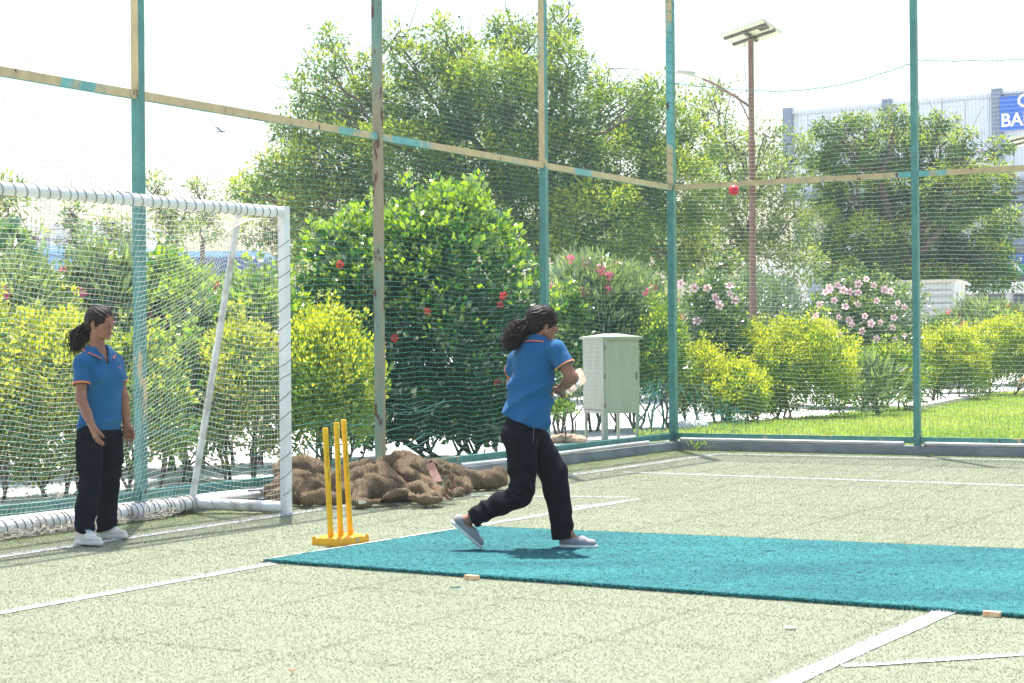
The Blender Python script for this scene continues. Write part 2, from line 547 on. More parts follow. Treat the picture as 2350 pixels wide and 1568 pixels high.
# ------------------------------------------------------------------ the fences
PW = .076
def make_post(parent, p, axis, rail_z=3.37, top=7.1, base=.10, side=(0, 0), w=PW):
    """square tube; lower and upper length wear different paint"""
    b = MB()
    X = axis; Y = Vector((axis.y, -axis.x, 0))
    for z0, z1, mi in ((base, rail_z, side[0]), (rail_z, top, side[1])):
        c = p + Vector((0, 0, (z0 + z1) / 2))
        # faces: -X +X -Y +Y -Z +Z
        b.box(c, w, w, z1 - z0, (X, Y, Vector((0, 0, 1))), mi=[mi, mi if mi == 2 else 0, mi if mi == 2 else 0, mi if mi == 2 else 0, 0, 0])
    o = b.build('post', [M['teal'], M['tan'], M['tanpost']], parent)
    return o


def rail(parent, p0, p1, z, h=.068, d=.05, mi=1, name='rail'):
    v = (p1 - p0); L = v.length; v.normalize()
    Y = Vector((v.y, -v.x, 0))
    b = MB()
    b.box((p0 + p1) / 2 + Vector((0, 0, z)), L, d, h, (v, Y, Vector((0, 0, 1))), mi=[0, 0, mi, mi, 0, mi])
    return b.build(name, [M['teal'], M['tan']], parent)


NET_T = []
def make_nets():
    for s in range(2):
        rng = np.random.default_rng(40 + s)
        nx, nz = 69, 140
        Lx = 3.4; H = 6.95
        x = np.linspace(0, Lx, nx)[None, :] * np.ones((nz, 1)); z = np.linspace(0, H, nz)[:, None] * np.ones((1, nx))
        edge = np.minimum(1, np.minimum(x, Lx - x) / .3)
        ph = rng.uniform(0, 6, 8)
        sag = -.03 * np.sin(np.pi * x / Lx) * (1 + .5 * np.sin(z * 1.3 + ph[0])) + .010 * np.sin(x * 3.1 + ph[1] + z * .6) + .005 * np.sin(x * 8.3 + ph[2] + z * 2.2)
        dx = .016 * np.sin(z * 1.5 + ph[3] + x * .7) + .012 * np.sin(z * 4.1 + ph[4] + x * 1.9)
        dy = .02 * np.sin(x * 1.9 + ph[5]) * np.sin(z * 1.1 + ph[6]) + .012 * np.sin(x * 5 + z * 3.3)
        low = np.clip((.9 - z) / .9, 0, 1)
        sag = sag * (1 + low) + low * .02 * np.sin(x * 11 + ph[7] + 4 * z)
        dx = dx + low * .02 * np.sin(z * 17 + x * 6)
        G = np.stack([x + dx * edge + rng.normal(0, .0015, x.shape), dy * edge, z + sag * edge + rng.normal(0, .0015, x.shape)], -1)
        NET_T.append(net_mesh('net', G, .0013, .0046, rv=.0011))


make_nets()
for me_ in NET_T: me_.materials.append(M['net'])


def net_bay(parent, p, rz, L, k, flip=False):
    o = bpy.data.objects.new('net', NET_T[k]); COL.objects.link(o); o.parent = parent
    o.location = (p.x, p.y, .15); o.rotation_euler = (0, 0, rz)
    o.scale = (L / 3.4, 1, 1)
    o['kind'] = 'stuff'
    return o


# left fence: runs from behind the goal to the far corner
S = [0, 3.4476, 6.7898, 10.2255, 13.65, 17.05]
lf = empty('sports_fence', fr(17.05, 0))
tag(lf, 'long teal and tan steel fence with netting behind the goal, running to the far corner', 'fence')
Z3 = Vector((0, 0, 0))
off = -lf.location
def L_(a, b, z=0.0): return fr(a, b, z) + off
for i, s in enumerate(S[1:]):
    make_post(lf, L_(s, 0), U, side=((0, 1), (2, 2), (0, 1), (0, 1), (0, 1))[i], base=.10 if s < 8 else .045)
# order above: s=3.45 plain, s=6.79 rusty tan, s=10.2 tan over the rail
for i in range(len(S) - 1):
    rail(lf, L_(S[i] + PW / 2 + .002, 0), L_(S[i + 1] - PW / 2 - .002, 0), 3.37)
    rail(lf, L_(S[i] + PW / 2 + .002, 0), L_(S[i + 1] - PW / 2 - .002, 0), .178, h=.075, mi=0, name='bottom_rail')
    rail(lf, L_(S[i] + PW / 2 + .002, 0), L_(S[i + 1] - PW / 2 - .002, 0), 7.05, name='top_rail')
    net_bay(lf, L_(S[i + 1], -.048), RZ_U, S[i + 1] - S[i], (i + 1) % 2)
# lacing of the net round the bottom rail
lc = MB()
rr = random.Random(4)
for i in range(len(S) - 1):
    x = S[i] + .06
    while x < S[i + 1] - .05:
        for c in ((x, .028),):
            pts = [L_(x, -.03, .225), L_(x, .029, .222), L_(x + rr.uniform(-.006, .006), .0285, .14), L_(x, -.03, .134)]
            lc.tube(pts, .0022, 3, cap=False, smooth=False)
        lc.tube([L_(x, .0295, .14 + rr.uniform(0, .05)), L_(x + .025, .031, .15 + rr.uniform(0, .045)), L_(x + .05, .0295, .14 + rr.uniform(0, .05))], .0022, 3, cap=False)
        x += .05
lc.build('net_lacing', M['net'], lf, kind='stuff')
# slack net gathered low down behind the goal and the rolled matting
bn = MB()
for k in range(20):
    a0 = rr.uniform(5.0, 9.6); ln = rr.uniform(.6, 2.2); z0 = rr.choice([.62, .7, .78, .3, .35, .42]) + rr.uniform(-.05, .05)
    pts = []
    for j in range(14):
        t = j / 13; pts.append(L_(a0 + ln * t, -.06 - rr.uniform(0, .03), z0 + .035 * math.sin(7 * t + k) + rr.uniform(-.006, .006) - .06 * math.sin(math.pi * t)))
    bn.tube(pts, .0028, 3, cap=False)
for k in range(60):
    a0 = rr.uniform(.05, .75); z0 = rr.uniform(.25, .85)
    pts = [L_(a0 + rr.uniform(-.1, .1), -.05 - rr.uniform(0, .12), z0 + rr.uniform(-.1, .1)) for j in range(5)]
    bn.tube(pts, .0024, 3, cap=False)
bn.build('gathered_net', M['net'], lf, kind='stuff')

# right fence, with the corner post
rf = empty('sports_fence', C0)
tag(rf, 'teal fence with netting across the right side, from the far corner post past the lawn', 'fence')
def R_(b, a=0.0, z=0.0): return fr(a, b, z) - C0
cp = make_post(rf, R_(0), U, side=(0, 1), w=.088)
RS = [0, 3.2, 6.4, 9.6]
for s in RS[1:]: make_post(rf, R_(s), Vv, side=(0, 0))
for i in range(3):
    a, b = RS[i] + .048, RS[i + 1] - PW / 2 - .002
    rail(rf, R_(a), R_(b), 3.37)
    rail(rf, R_(a), R_(b), .178, h=.075, mi=0, name='bottom_rail')
    rail(rf, R_(a), R_(b), 7.05, name='top_rail')
    net_bay(rf, R_(RS[i], -.05), RZ_V, 3.2, i % 2)
# cord wound round the corner post
wd = MB(); pts = []
z = .25; k = 0
while z < 7:
    an = k * math.pi / 2 + .785
    pts.append(R_(0) + U * (.066 * math.cos(an)) + Vv * (.066 * math.sin(an)) + Vector((0, 0, z + rr.uniform(-.004, .004))))
    z += .0325; k += 1
wd.tube(pts, .003, 4, cap=False)
wd.build('wound_cord', M['net'], rf)
# seam rope between two heights of netting
sr = MB(); pts = []; kn = []
for j in range(150):
    x = 9.6 * j / 149
    zz = 4.72 - .22 * math.sin(math.pi * min(1, x / 3.2)) + (.02 * math.sin(x * 2)) + rr.uniform(-.006, .006)
    if x > 3.2: zz = 4.74 - .10 * math.sin(math.pi * ((x - 3.2) % 3.2) / 3.2) + rr.uniform(-.006, .006)
    pts.append(R_(x, -.045, zz))
sr.tube(pts, .005, 4, cap=False)
V_, F_ = octas(np.array([tuple(p) for p in pts]), .010)
sr.add([tuple(v) for v in V_], [tuple(f) for f in F_])
sr.build('seam_rope', M['net'], rf)
bn = MB()
for k in range(70):
    b0 = rr.uniform(.05, .9); z0 = .22 + rr.uniform(0, .75) * (1 - b0 * .7)
    pts = [R_(b0 + rr.uniform(-.13, .13), -.06 - rr.uniform(0, .2), z0 + rr.uniform(-.09, .09)) for j in range(5)]
    bn.tube(pts, .0024, 3, cap=False)
for k in range(8):
    b0 = rr.uniform(1.5, 2.2)
    bn.tube([R_(b0 + .12 * j, .05, .115 + rr.uniform(-.02, .02)) for j in range(8)], .0025, 3, cap=False)
bn.build('gathered_net', M['net'], rf, kind='stuff')

# loose plastic pipes lying on the kerb
def pipe(pts, r, label):
    b = MB(); b.tube(pts, r, 12)
    return tag(b.build('pipe', M['pvc']), label, 'pipe')
pipe([fr(a, .09 + .03 * math.sin(a * .8), .135 + .01 * math.sin(a)) for a in np.linspace(1.0, 5.4, 24)], .024, 'long grey plastic pipe lying on the kerb below the left fence, nearer the corner')
pipe([fr(a, .09 + .03 * math.sin(a * .6), .137) for a in np.linspace(5.6, 8.6, 14)], .027, 'pale plastic pipe on the kerb behind the heap of matting')
pipe([fr(a, .075, .082) for a in np.linspace(8.8, 16, 18)], .032, 'pale plastic pipe on the kerb behind the goal')
pipe([fr(.05 + .02 * math.sin(b), b, .137) for b in np.linspace(.12, 3.05, 16)], .026, 'grey plastic pipe on the kerb between the corner post and the next post')
pipe([fr(.07, b, .137) for b in np.linspace(3.3, 9, 16)], .026, 'grey plastic pipe on the kerb at the right edge of the photo')
# ------------------------------------------------------------------ goal
GP = gp(657, 1180)                       # foot of the near post
_cb = at(0, 417, 12.3); GD = Vector((_cb.x - GP.x, _cb.y - GP.y, 0)).normalized()   # along the crossbar
GB = -Vv                                  # backwards
goal = empty('football_goal', GP)
tag(goal, 'white football goal with spiral laced net, in front of the left fence', 'goal')
GH, GL = 2.44, 5.2
def g_(s, b, z): return GD * s + GB * b + Vector((0, 0, z))
b = MB(); b.box(g_(0, 0, GH / 2 + .02), .068, .068, GH + .06, (GD, Vector((GD.y, -GD.x, 0)), Vector((0, 0, 1))))
bevel(b.build('post', M['white'], goal), .012)
b = MB(); b.tube([g_(.0345, 0, GH), g_(GL - .05, 0, GH)], .046, 20); b.build('crossbar', M['white'], goal)
b = MB(); b.box(g_(GL, 0, GH / 2 + .02), .068, .068, GH + .06, (GD, Vector((GD.y, -GD.x, 0)), Vector((0, 0, 1))))
bevel(b.build('post', M['white'], goal), .012)
gc = gp(440, 1155, .084) - GP; gc.z = .084
gdir2 = gp(-10, 1217, .070) - GP - gc; gdir2.z = -.0045; gdir2.normalize()
for s, bb in ((0, 0), (GL, 0)):
    top = g_(s, .45, GH + .0); bot = gc + gdir2 * s
    b = MB(); b.tube([g_(s, .04, GH + .025), top + Vector((0, 0, .04))], .011, 10); b.build('top_arm', M['white'], goal)
    b = MB(); b.tube([top + Vector((0, 0, .055)), bot], .027, 12); b.build('stanchion', M['oldwhite'], goal)
    b = MB(); b.tube([g_(s, .03, .055), bot], .048, 14); b.build('side_ground_tube', M['oldwhite'], goal)
b = MB(); b.tube([gc - gdir2 * .04, gc + gdir2 * 1.2, gc + gdir2 * (GL + .04)], .060, 14); b.build('rear_ground_tube', M['oldwhite'], goal)
# lacing spirals
def spiral(p0, p1, r, n0, irregular, seed, cr=.0027, flat=False):
    q = random.Random(seed); d = p1 - p0; L = d.length; d = d.normalized()
    a = Vector((0, 0, 1)) if abs(d.z) < .9 else GD
    N = (a - d * a.dot(d)).normalized(); B = d.cross(N)
    turns = []; x = .03
    while x < L: turns.append(x); x += n0 * q.uniform(1 - irregular, 1 + irregular)
    pts = []
    for i in range(len(turns) - 1):
        for k in range(16):
            t = k / 16; x = turns[i] + (turns[i + 1] - turns[i]) * t
            an = 2 * math.pi * t
            rr_ = r if not flat else r / max(abs(math.cos(an)), abs(math.sin(an)))
            pts.append(p0 + d * x + (N * math.cos(an) + B * math.sin(an)) * rr_)
    b = MB(); b.tube(pts, cr, 4, cap=False); return b
spiral(g_(.05, 0, GH), g_(GL, 0, GH), .0490, .088, .35, 3).build('lacing', M['cord'], goal)
spiral(g_(0, 0, .12), g_(0, 0, GH - .06), .0355, .135, .3, 5, .0028, True).build('lacing', M['cord'], goal)
spiral(g_(0, .06, .055), gc, .051, .16, .4, 6, .0025).build('lacing', M['cord'], goal)
spiral(gc, gc + gdir2 * GL, .063, .07, .7, 8, .003).build('lacing', M['cord'], goal)
# rear net: pulled up to the stanchion head at the near end, hanging slack further along
def goal_net():
    rng = np.random.default_rng(2)
    ns, nt_ = 112, 66
    S_ = np.linspace(0, GL, ns); T_ = np.linspace(0, 1, nt_)
    G = np.zeros((nt_, ns, 3))
    for j, s in enumerate(S_):
        e = min(s, GL - s)
        tight = math.exp(-(e / .55) ** 1.2)
        p0 = g_(s, .02, GH - .055)
        p2 = gc + gdir2 * s + Vector((0, 0, .03))
        st = g_(s, .44, GH - .03)
        mid = g_(s, .30 + .30 * math.exp(-e / 1.5), 1.25 - .12 * math.sin(e * 1.4))
        ctl = st.lerp(mid, 1 - tight)
        q = .5
        for i, t in enumerate(T_):
            if tight > .55 and e < .02:
                # follow the arm then the stanchion
                k = .2
                p = p0.lerp(st, t / k) if t < k else st.lerp(p2, (t - k) / (1 - k))
            else:
                # blend a bezier with the pulled path
                bz = p0 * (1 - t) ** 2 + ctl * 2 * t * (1 - t) + p2 * t * t
                k = .2
                pl = p0.lerp(st, t / k) if t < k else st.lerp(p2, (t - k) / (1 - k))
                p = bz.lerp(pl, tight ** 1.5)
            slack = math.sin(math.pi * t)
            p = p + GB * (.02 * math.sin(s * 5 + t * 9) * slack) + Vector((0, 0, (-.05 * math.sin(e * 1.0) ** 2 + .012 * math.sin(s * 7 + t * 4)) * slack)) + GD * (.05 * slack * math.sin(t * 4 + s * .6))
            G[i, j] = p
    G += rng.normal(0, .0035, G.shape) * np.sin(np.pi * T_)[:, None, None]
    o = link('rear_net', net_mesh('rear_net', G, .0013), M['wnet'], goal); o['kind'] = 'stuff'
    # side net
    nu, nz = 24, 58
    G = np.zeros((nz, nu, 3)); st = g_(0, .44, GH - .02)
    for i in range(nz):
        z = i / (nz - 1)
        a = g_(0, .045, GH - .06 - (GH - .14) * z); c = st.lerp(gc + Vector((0, 0, .03)), z)
        for j in range(nu):
            t = j / (nu - 1); sg = math.sin(math.pi * t)
            G[i, j] = a.lerp(c, t) + Vector((0, 0, -.035 * sg + .008 * math.sin(9 * z + 6 * t))) + GD * (.02 * sg * math.sin(5 * z + 1))
    G += rng.normal(0, .003, G.shape)
    o = link('side_net', net_mesh('side_net', G, .0013), M['wnet'], goal); o['kind'] = 'stuff'
    # spare net lying bunched along the rear tube
    b = MB(); q = random.Random(9)
    for k in range(260):
        s = q.uniform(.4, 3.8); pts = []
        for j in range(6):
            pts.append(gc + gdir2 * (s + q.uniform(-.12, .12)) + Vector((Vv.x, Vv.y, 0)) * q.uniform(.04, .15) + Vector((0, 0, -.08 + abs(q.gauss(.02, .03)) + .006)))
        b.tube(pts, .0018, 3, cap=False)
    b.build('spare_net', M['wnet'], goal, kind='stuff')


goal_net()

# ------------------------------------------------------------------ coir cricket mat
def cricket_mat():
    nl = gp(607, 1292); fl = gp(1088, 1214); nr = gp(2352, 1421); frr = gp(2352, 1268)
    dn = (nr - nl).normalized(); df = (frr - fl).normalized()
    Ln = (nr - nl).length + 1.6; Lf = (frr - fl).length + 2.6
    nx, ny = 300, 90
    s = np.linspace(0, 1, nx)[:, None]; t = np.linspace(0, 1, ny)[None, :]
    nlA, flA, dnA, dfA = (np.array(v) for v in (nl, fl, dn, df))
    A = nlA + dnA * Ln * s[..., None]; B = flA + dfA * Lf * s[..., None]
    P = A * (1 - t[..., None]) + B * t[..., None]
    rng = np.random.default_rng(21)
    P[..., 2] = .022 + rng.normal(0, .0016, (nx, ny))
    # wrinkles in the pile
    rk = []
    for px, py, L, w in ((1590, 1275, .50, .07), (1905, 1318, .45, .06), (2065, 1297, .42, .05), (1710, 1290, .3, .03)):
        rk.append((np.array(gp(px, py, .02)), L, w))
    dirv = (dnA * .96 + np.array([.0, .0, 0])); dirv[1] += .12; dirv /= np.linalg.norm(dirv)
    nrm = np.array([-dirv[1], dirv[0], 0])
    for c, L, w in rk:
        q = P - c; a = q @ dirv; b_ = q @ nrm
        P[..., 2] += .020 * np.exp(-(a / L) ** 2 * 3 - (b_ / w) ** 2 * 2) * np.sin(b_ * 75 + a * 6)
    top = P.reshape(-1, 3)
    edge_r = rng.normal(0, .004, (nx, ny))
    P[:, 0, :2] -= (np.array([-dnA[1], dnA[0]])) * edge_r[:, 0:1]
    P[:, -1, :2] -= (np.array([-dnA[1], dnA[0]])) * edge_r[:, -1:]
    # gentle lift of the near corner
    top = P.reshape(-1, 3)
    I = np.arange(nx * ny).reshape(nx, ny)
    F = np.stack([I[:-1, :-1], I[1:, :-1], I[1:, 1:], I[:-1, 1:]], -1).reshape(-1, 4)
    ring = np.concatenate([I[:, 0], I[-1, 1:], I[-2::-1, -1], I[0, -2:0:-1]])
    low = top[ring].copy(); low[:, 2] = .004
    n0 = len(top); m = len(ring); j = np.arange(m)
    Fs = np.stack([ring[j], n0 + j, n0 + (j + 1) % m, ring[(j + 1) % m]], -1)
    V = np.concatenate([top, low]); F = np.concatenate([F, Fs])
    m_, nt, out = newmat('teal_coir_pile')
    N = nt.nodes; Lk = nt.links
    p = N.new('ShaderNodeBsdfPrincipled'); p.inputs['Roughness'].default_value = .85; p.inputs['Specular IOR Level'].default_value = .15
    Lk.new(p.outputs[0], out.inputs[0])
    g = N.new('ShaderNodeNewGeometry'); mp = N.new('ShaderNodeMapping'); mp.inputs['Rotation'].default_value = (0, 0, -math.atan2(dn.y, dn.x)); mp.inputs['Scale'].default_value = (.35, 1, 1)
    Lk.new(g.outputs['Position'], mp.inputs[0])
    n1 = N.new('ShaderNodeTexNoise'); n1.inputs['Scale'].default_value = 75; n1.inputs['Detail'].default_value = 4
    n2 = N.new('ShaderNodeTexNoise'); n2.inputs['Scale'].default_value = 2.2; n2.inputs['Detail'].default_value = 5
    Lk.new(mp.outputs[0], n1.inputs[0]); Lk.new(mp.outputs[0], n2.inputs[0])
    r = N.new('ShaderNodeValToRGB'); r.color_ramp.elements[0].position = .3; r.color_ramp.elements[1].position = .72
    r.color_ramp.elements[0].color = (.009, .064, .076, 1); r.color_ramp.elements[1].color = (.034, .185, .192, 1)
    Lk.new(n1.outputs[0], r.inputs[0])
    x = N.new('ShaderNodeMix'); x.data_type = 'RGBA'; x.blend_type = 'MULTIPLY'; x.inputs[0].default_value = 1
    r2 = N.new('ShaderNodeValToRGB'); r2.color_ramp.elements[0].color = (.68, .74, .78, 1); r2.color_ramp.elements[1].color = (1.15, 1.15, 1.1, 1)
    r2.color_ramp.elements[0].position = .32; r2.color_ramp.elements[1].position = .68
    Lk.new(n2.outputs[0], r2.inputs[0]); Lk.new(r.outputs[0], x.inputs[6]); Lk.new(r2.outputs[0], x.inputs[7])
    Lk.new(x.outputs[2], p.inputs['Base Color'])
    bp = N.new('ShaderNodeBump'); bp.inputs['Strength'].default_value = 1; bp.inputs['Distance'].default_value = .012
    Lk.new(n1.outputs[0], bp.inputs['Height']); Lk.new(bp.outputs[0], p.inputs['Normal'])
    root = empty('cricket_mat', nl)
    tag(root, 'long teal coir cricket mat laid across the pale turf under the batter', 'mat')
    V = V - np.array(nl)
    link('mat_pile', npmesh('mat_pile', V, F, smooth=False), m_, root)
    # loose pile fibres
    k = 70000
    ss = rng.uniform(0, 1, k) ; tt = rng.uniform(-.002, 1.002, k)
    e = rng.uniform(0, 1, k) < .22
    tt[e] = rng.choice([0, 1], e.sum(), p=[.75, .25]) + rng.normal(0, .0035, e.sum())
    Q = (nlA + dnA * Ln * ss[:, None]) * (1 - tt[:, None]) + (flA + dfA * Lf * ss[:, None]) * tt[:, None]
    Q[:, 2] = np.where(e, rng.uniform(.004, .02, k), .018)
    Q -= np.array(nl)
    br = rng.uniform(.5, 1.6, k)[:, None] * np.array([[.012, .12, .135]])
    Vb, Fb, Cb = blades(Q, .012, .0024, 1.3, rng, br)
    f = link('pile_fibres', npmesh('pile_fibres', Vb, Fb, col=Cb), mat('teal_fibre', (.02, .2, .22), .8, attr=True, spec=.2), root); f['kind'] = 'stuff'
    # backing strip that shows along the short end
    b = MB(); q = random.Random(3)
    d = (fl - nl).normalized(); n = Vector((-d.y, d.x, 0)); L = (fl - nl).length
    vs = []
    kk = 40
    for i in range(kk + 1):
        c = d * (L * i / kk)
        vs += [c + n * q.uniform(.04, .075) + Vector((0, 0, .016)), c - n * .01 + Vector((0, 0, .024))]
    b.add(vs, [(2 * i, 2 * i + 1, 2 * i + 3, 2 * i + 2) for i in range(kk)])
    b.build('frayed_backing', mat('grey_backing', (.45, .43, .38), .9, (.22, .22, .22), 14), root)
    return nl, dn


MNL, MDN = cricket_mat()
# cord ends and tags of the mat
tg = mat('faded_orange_plastic', (.70, .36, .18), .5, (.78, .55, .38), 25)
for (px, py), lab in (((1083, 1327), 'small orange block at the near edge of the teal mat, below the batter'),
                      ((2277, 1411), 'small orange block at the near edge of the teal mat, right edge of photo')):
    p = gp(px, py, .012)
    b = MB(); b.box((0, 0, .004), .085, .035, .026, (MDN, Vector((-MDN.y, MDN.x, 0)), Vector((0, 0, 1))))
    o = b.build('mat_weight', tg, loc=p); bevel(o, .006); tag(o, lab, 'block', 'orange blocks along the mat edge')

# ------------------------------------------------------------------ stumps
def stumps():
    yel = mat('yellow_plastic', (.86, .50, .008), .38, (.80, .43, .006), 14, bump=.05)
    ye2 = mat('orange_yellow_plastic', (.84, .42, .006), .4, (.78, .36, .006), 10, bump=.08)
    ink = mat('black_marker', (.03, .025, .02), .6)
    p = gp(772, 1256)
    e1 = Vector((.61, .79, 0)).normalized(); e2 = Vector((-.79, .61, 0)).normalized()
    r = empty('stump_set', p)
    tag(r, 'yellow plastic practice stumps on a yellow base beside the mat corner', 'stumps')
    # base: block with notches along the top and bottom edges
    L1, L2, H = .335, .235, .058
    b = MB()
    def prof(n, L):
        top = []; bot = []
        N = 80
        for i in range(N + 1):
            x = i / N
            ph = (x * n) % 1
            nt_ = math.exp(-((ph - .5) / .07) ** 2)
            top.append((x * L, H - .006 * nt_)); bot.append((x * L, .003 + .005 * nt_))
        return top, bot
    for (o0, dx, L, n) in ((Vector((0, 0, 0)), e1, L1, 3), (e1 * L1, e2, L2, 2), (e1 * L1 + e2 * L2, -e1, L1, 3), (e2 * L2, -e2, L2, 2)):
        t_, b_ = prof(n, L)
        nrm = Vector((dx.y, -dx.x, 0))
        vs = []
        for (x, zt), (_, zb) in zip(t_, b_):
            c = o0 + dx * x
            k = min(x, L - x); rd = .012; cut = max(0, rd - k) ** 2 / rd
            c = c - nrm * cut
            vs += [c + Vector((0, 0, zb)), c + nrm * .001 + Vector((0, 0, zt - .008)), c - nrm * .007 + Vector((0, 0, zt)), c - nrm * .035 + Vector((0, 0, H))]
        fs = []
        for i in range(len(t_) - 1):
            for k in range(3):
                a = i * 4 + k; fs.append((a, a + 4, a + 5, a + 1))
        b.add(vs, fs, 0, True)
    q = .0345
    cs = [e1 * q + e2 * q, e1 * (L1 - q) + e2 * q, e1 * (L1 - q) + e2 * (L2 - q), e1 * q + e2 * (L2 - q)]
    b.add([c + Vector((0, 0, H + .0005)) for c in cs], [(0, 1, 2, 3)])
    b.build('base', ye2, r)
    for i in range(3):
        c = e1 * (.068 + .098 * i) + e2 * .115
        ht = .735
        lean = Vector(((-.032, -.023, -.041)[i], .0, 0)); ht = (.735, .768, .785)[i]
        k = 9
        pts = [c + lean * (t / k) * 1.0 + Vector((0, 0, H + ht * t / k)) for t in range(k + 1)]
        pts.append(pts[-1] + Vector((0, 0, .004)))
        rad = [.019] * (k + 1) + [.016]
        b = MB(); b.tube(pts, rad, 20)
        s = b.build('stump', yel, r)
        b = MB(); b.tube([c + Vector((0, 0, H)), c + Vector((0, 0, H + .035))], .0215, 20); b.build('collar', ye2, s)
        # marker scribble, laid on the face towards the camera
        b = MB(); qd = random.Random(20 + i)
        def on(z, x):
            t = (z - H) / ht; cc = c + lean * t
            an = math.asin(max(-1, min(1, x / .019)))
            return cc + Vector((math.sin(an) * .0196, -math.cos(an) * .0196, z))
        z0 = (.60, .60, .63)[i]
        curve = [(z0, .006), (z0 - .012, .010), (z0 - .025, .006), (z0 - .04, .001), (z0 - .06, .001), (z0 - .075, .006), (z0 - .085, .009)]
        b.tube([on(z, x) for z, x in curve], .0011, 3)
        b.tube([on(z0 + .02 + .008 * math.cos(a), .011 + .004 * math.sin(a)) for a in np.linspace(0, 6.3, 9)], .0009, 3)
        for k in range(5):
            zz = z0 - .10 - .014 * k
            b.tube([on(zz, .005), on(zz - .006, .010), on(zz - .012, .006), on(zz - .004, .013)], .001, 3)
        b.build('marker_writing', ink, s)
    # sticker on the base
    b = MB(); cc = e1 * .205 + Vector((e1.y, -e1.x, 0)) * .002 + Vector((0, 0, .03))
    b.box(cc, .026, .002, .028, (e1, Vector((e1.y, -e1.x, 0)), Vector((0, 0, 1))))
    b.build('sticker', mat('worn_sticker', (.55, .52, .45), .5, (.2, .2, .22), 90), r)


stumps()

# ------------------------------------------------------------------ ball in flight
def ball():
    c = at(1684, 437, 12.4)
    r = empty('ball', c); tag(r, 'pinkish red cricket ball in mid air below the rail of the right fence', 'ball')
    bpy_me = MB(); n = 28
    vs = []; fs = []
    for i in range(n + 1):
        for j in range(n * 2):
            th = math.pi * i / n; ph = math.pi * j / n
            rad = .0355 * (1 + .012 * math.exp(-((th - math.pi / 2) / .07) ** 2))
            vs.append((rad * math.sin(th) * math.cos(ph), rad * math.sin(th) * math.sin(ph), rad * math.cos(th)))
    for i in range(n):
        for j in range(n * 2):
            fs.append((i * 2 * n + j, (i + 1) * 2 * n + j, (i + 1) * 2 * n + (j + 1) % (2 * n), i * 2 * n + (j + 1) % (2 * n)))
    bpy_me.add(vs, fs, 0, True)
    o = bpy_me.build('shell', mat('red_ball_leather', (.62, .02, .05), .4, (.70, .06, .09), 40, bump=.1), r)
    b = MB()
    for k in range(40):
        a = 2 * math.pi * k / 40
        for s in (-1, 1):
            b.tube([(.0363 * math.cos(a), .0363 * math.sin(a), s * .0015), (.0358 * math.cos(a + .06), .0358 * math.sin(a + .06), s * .005)], .0006, 3)
    st = b.build('stitching', mat('pale_stitching', (.6, .3, .3), .7), r)
    for q in (o, st): q.rotation_euler = (1.1, .5, .2)


ball()
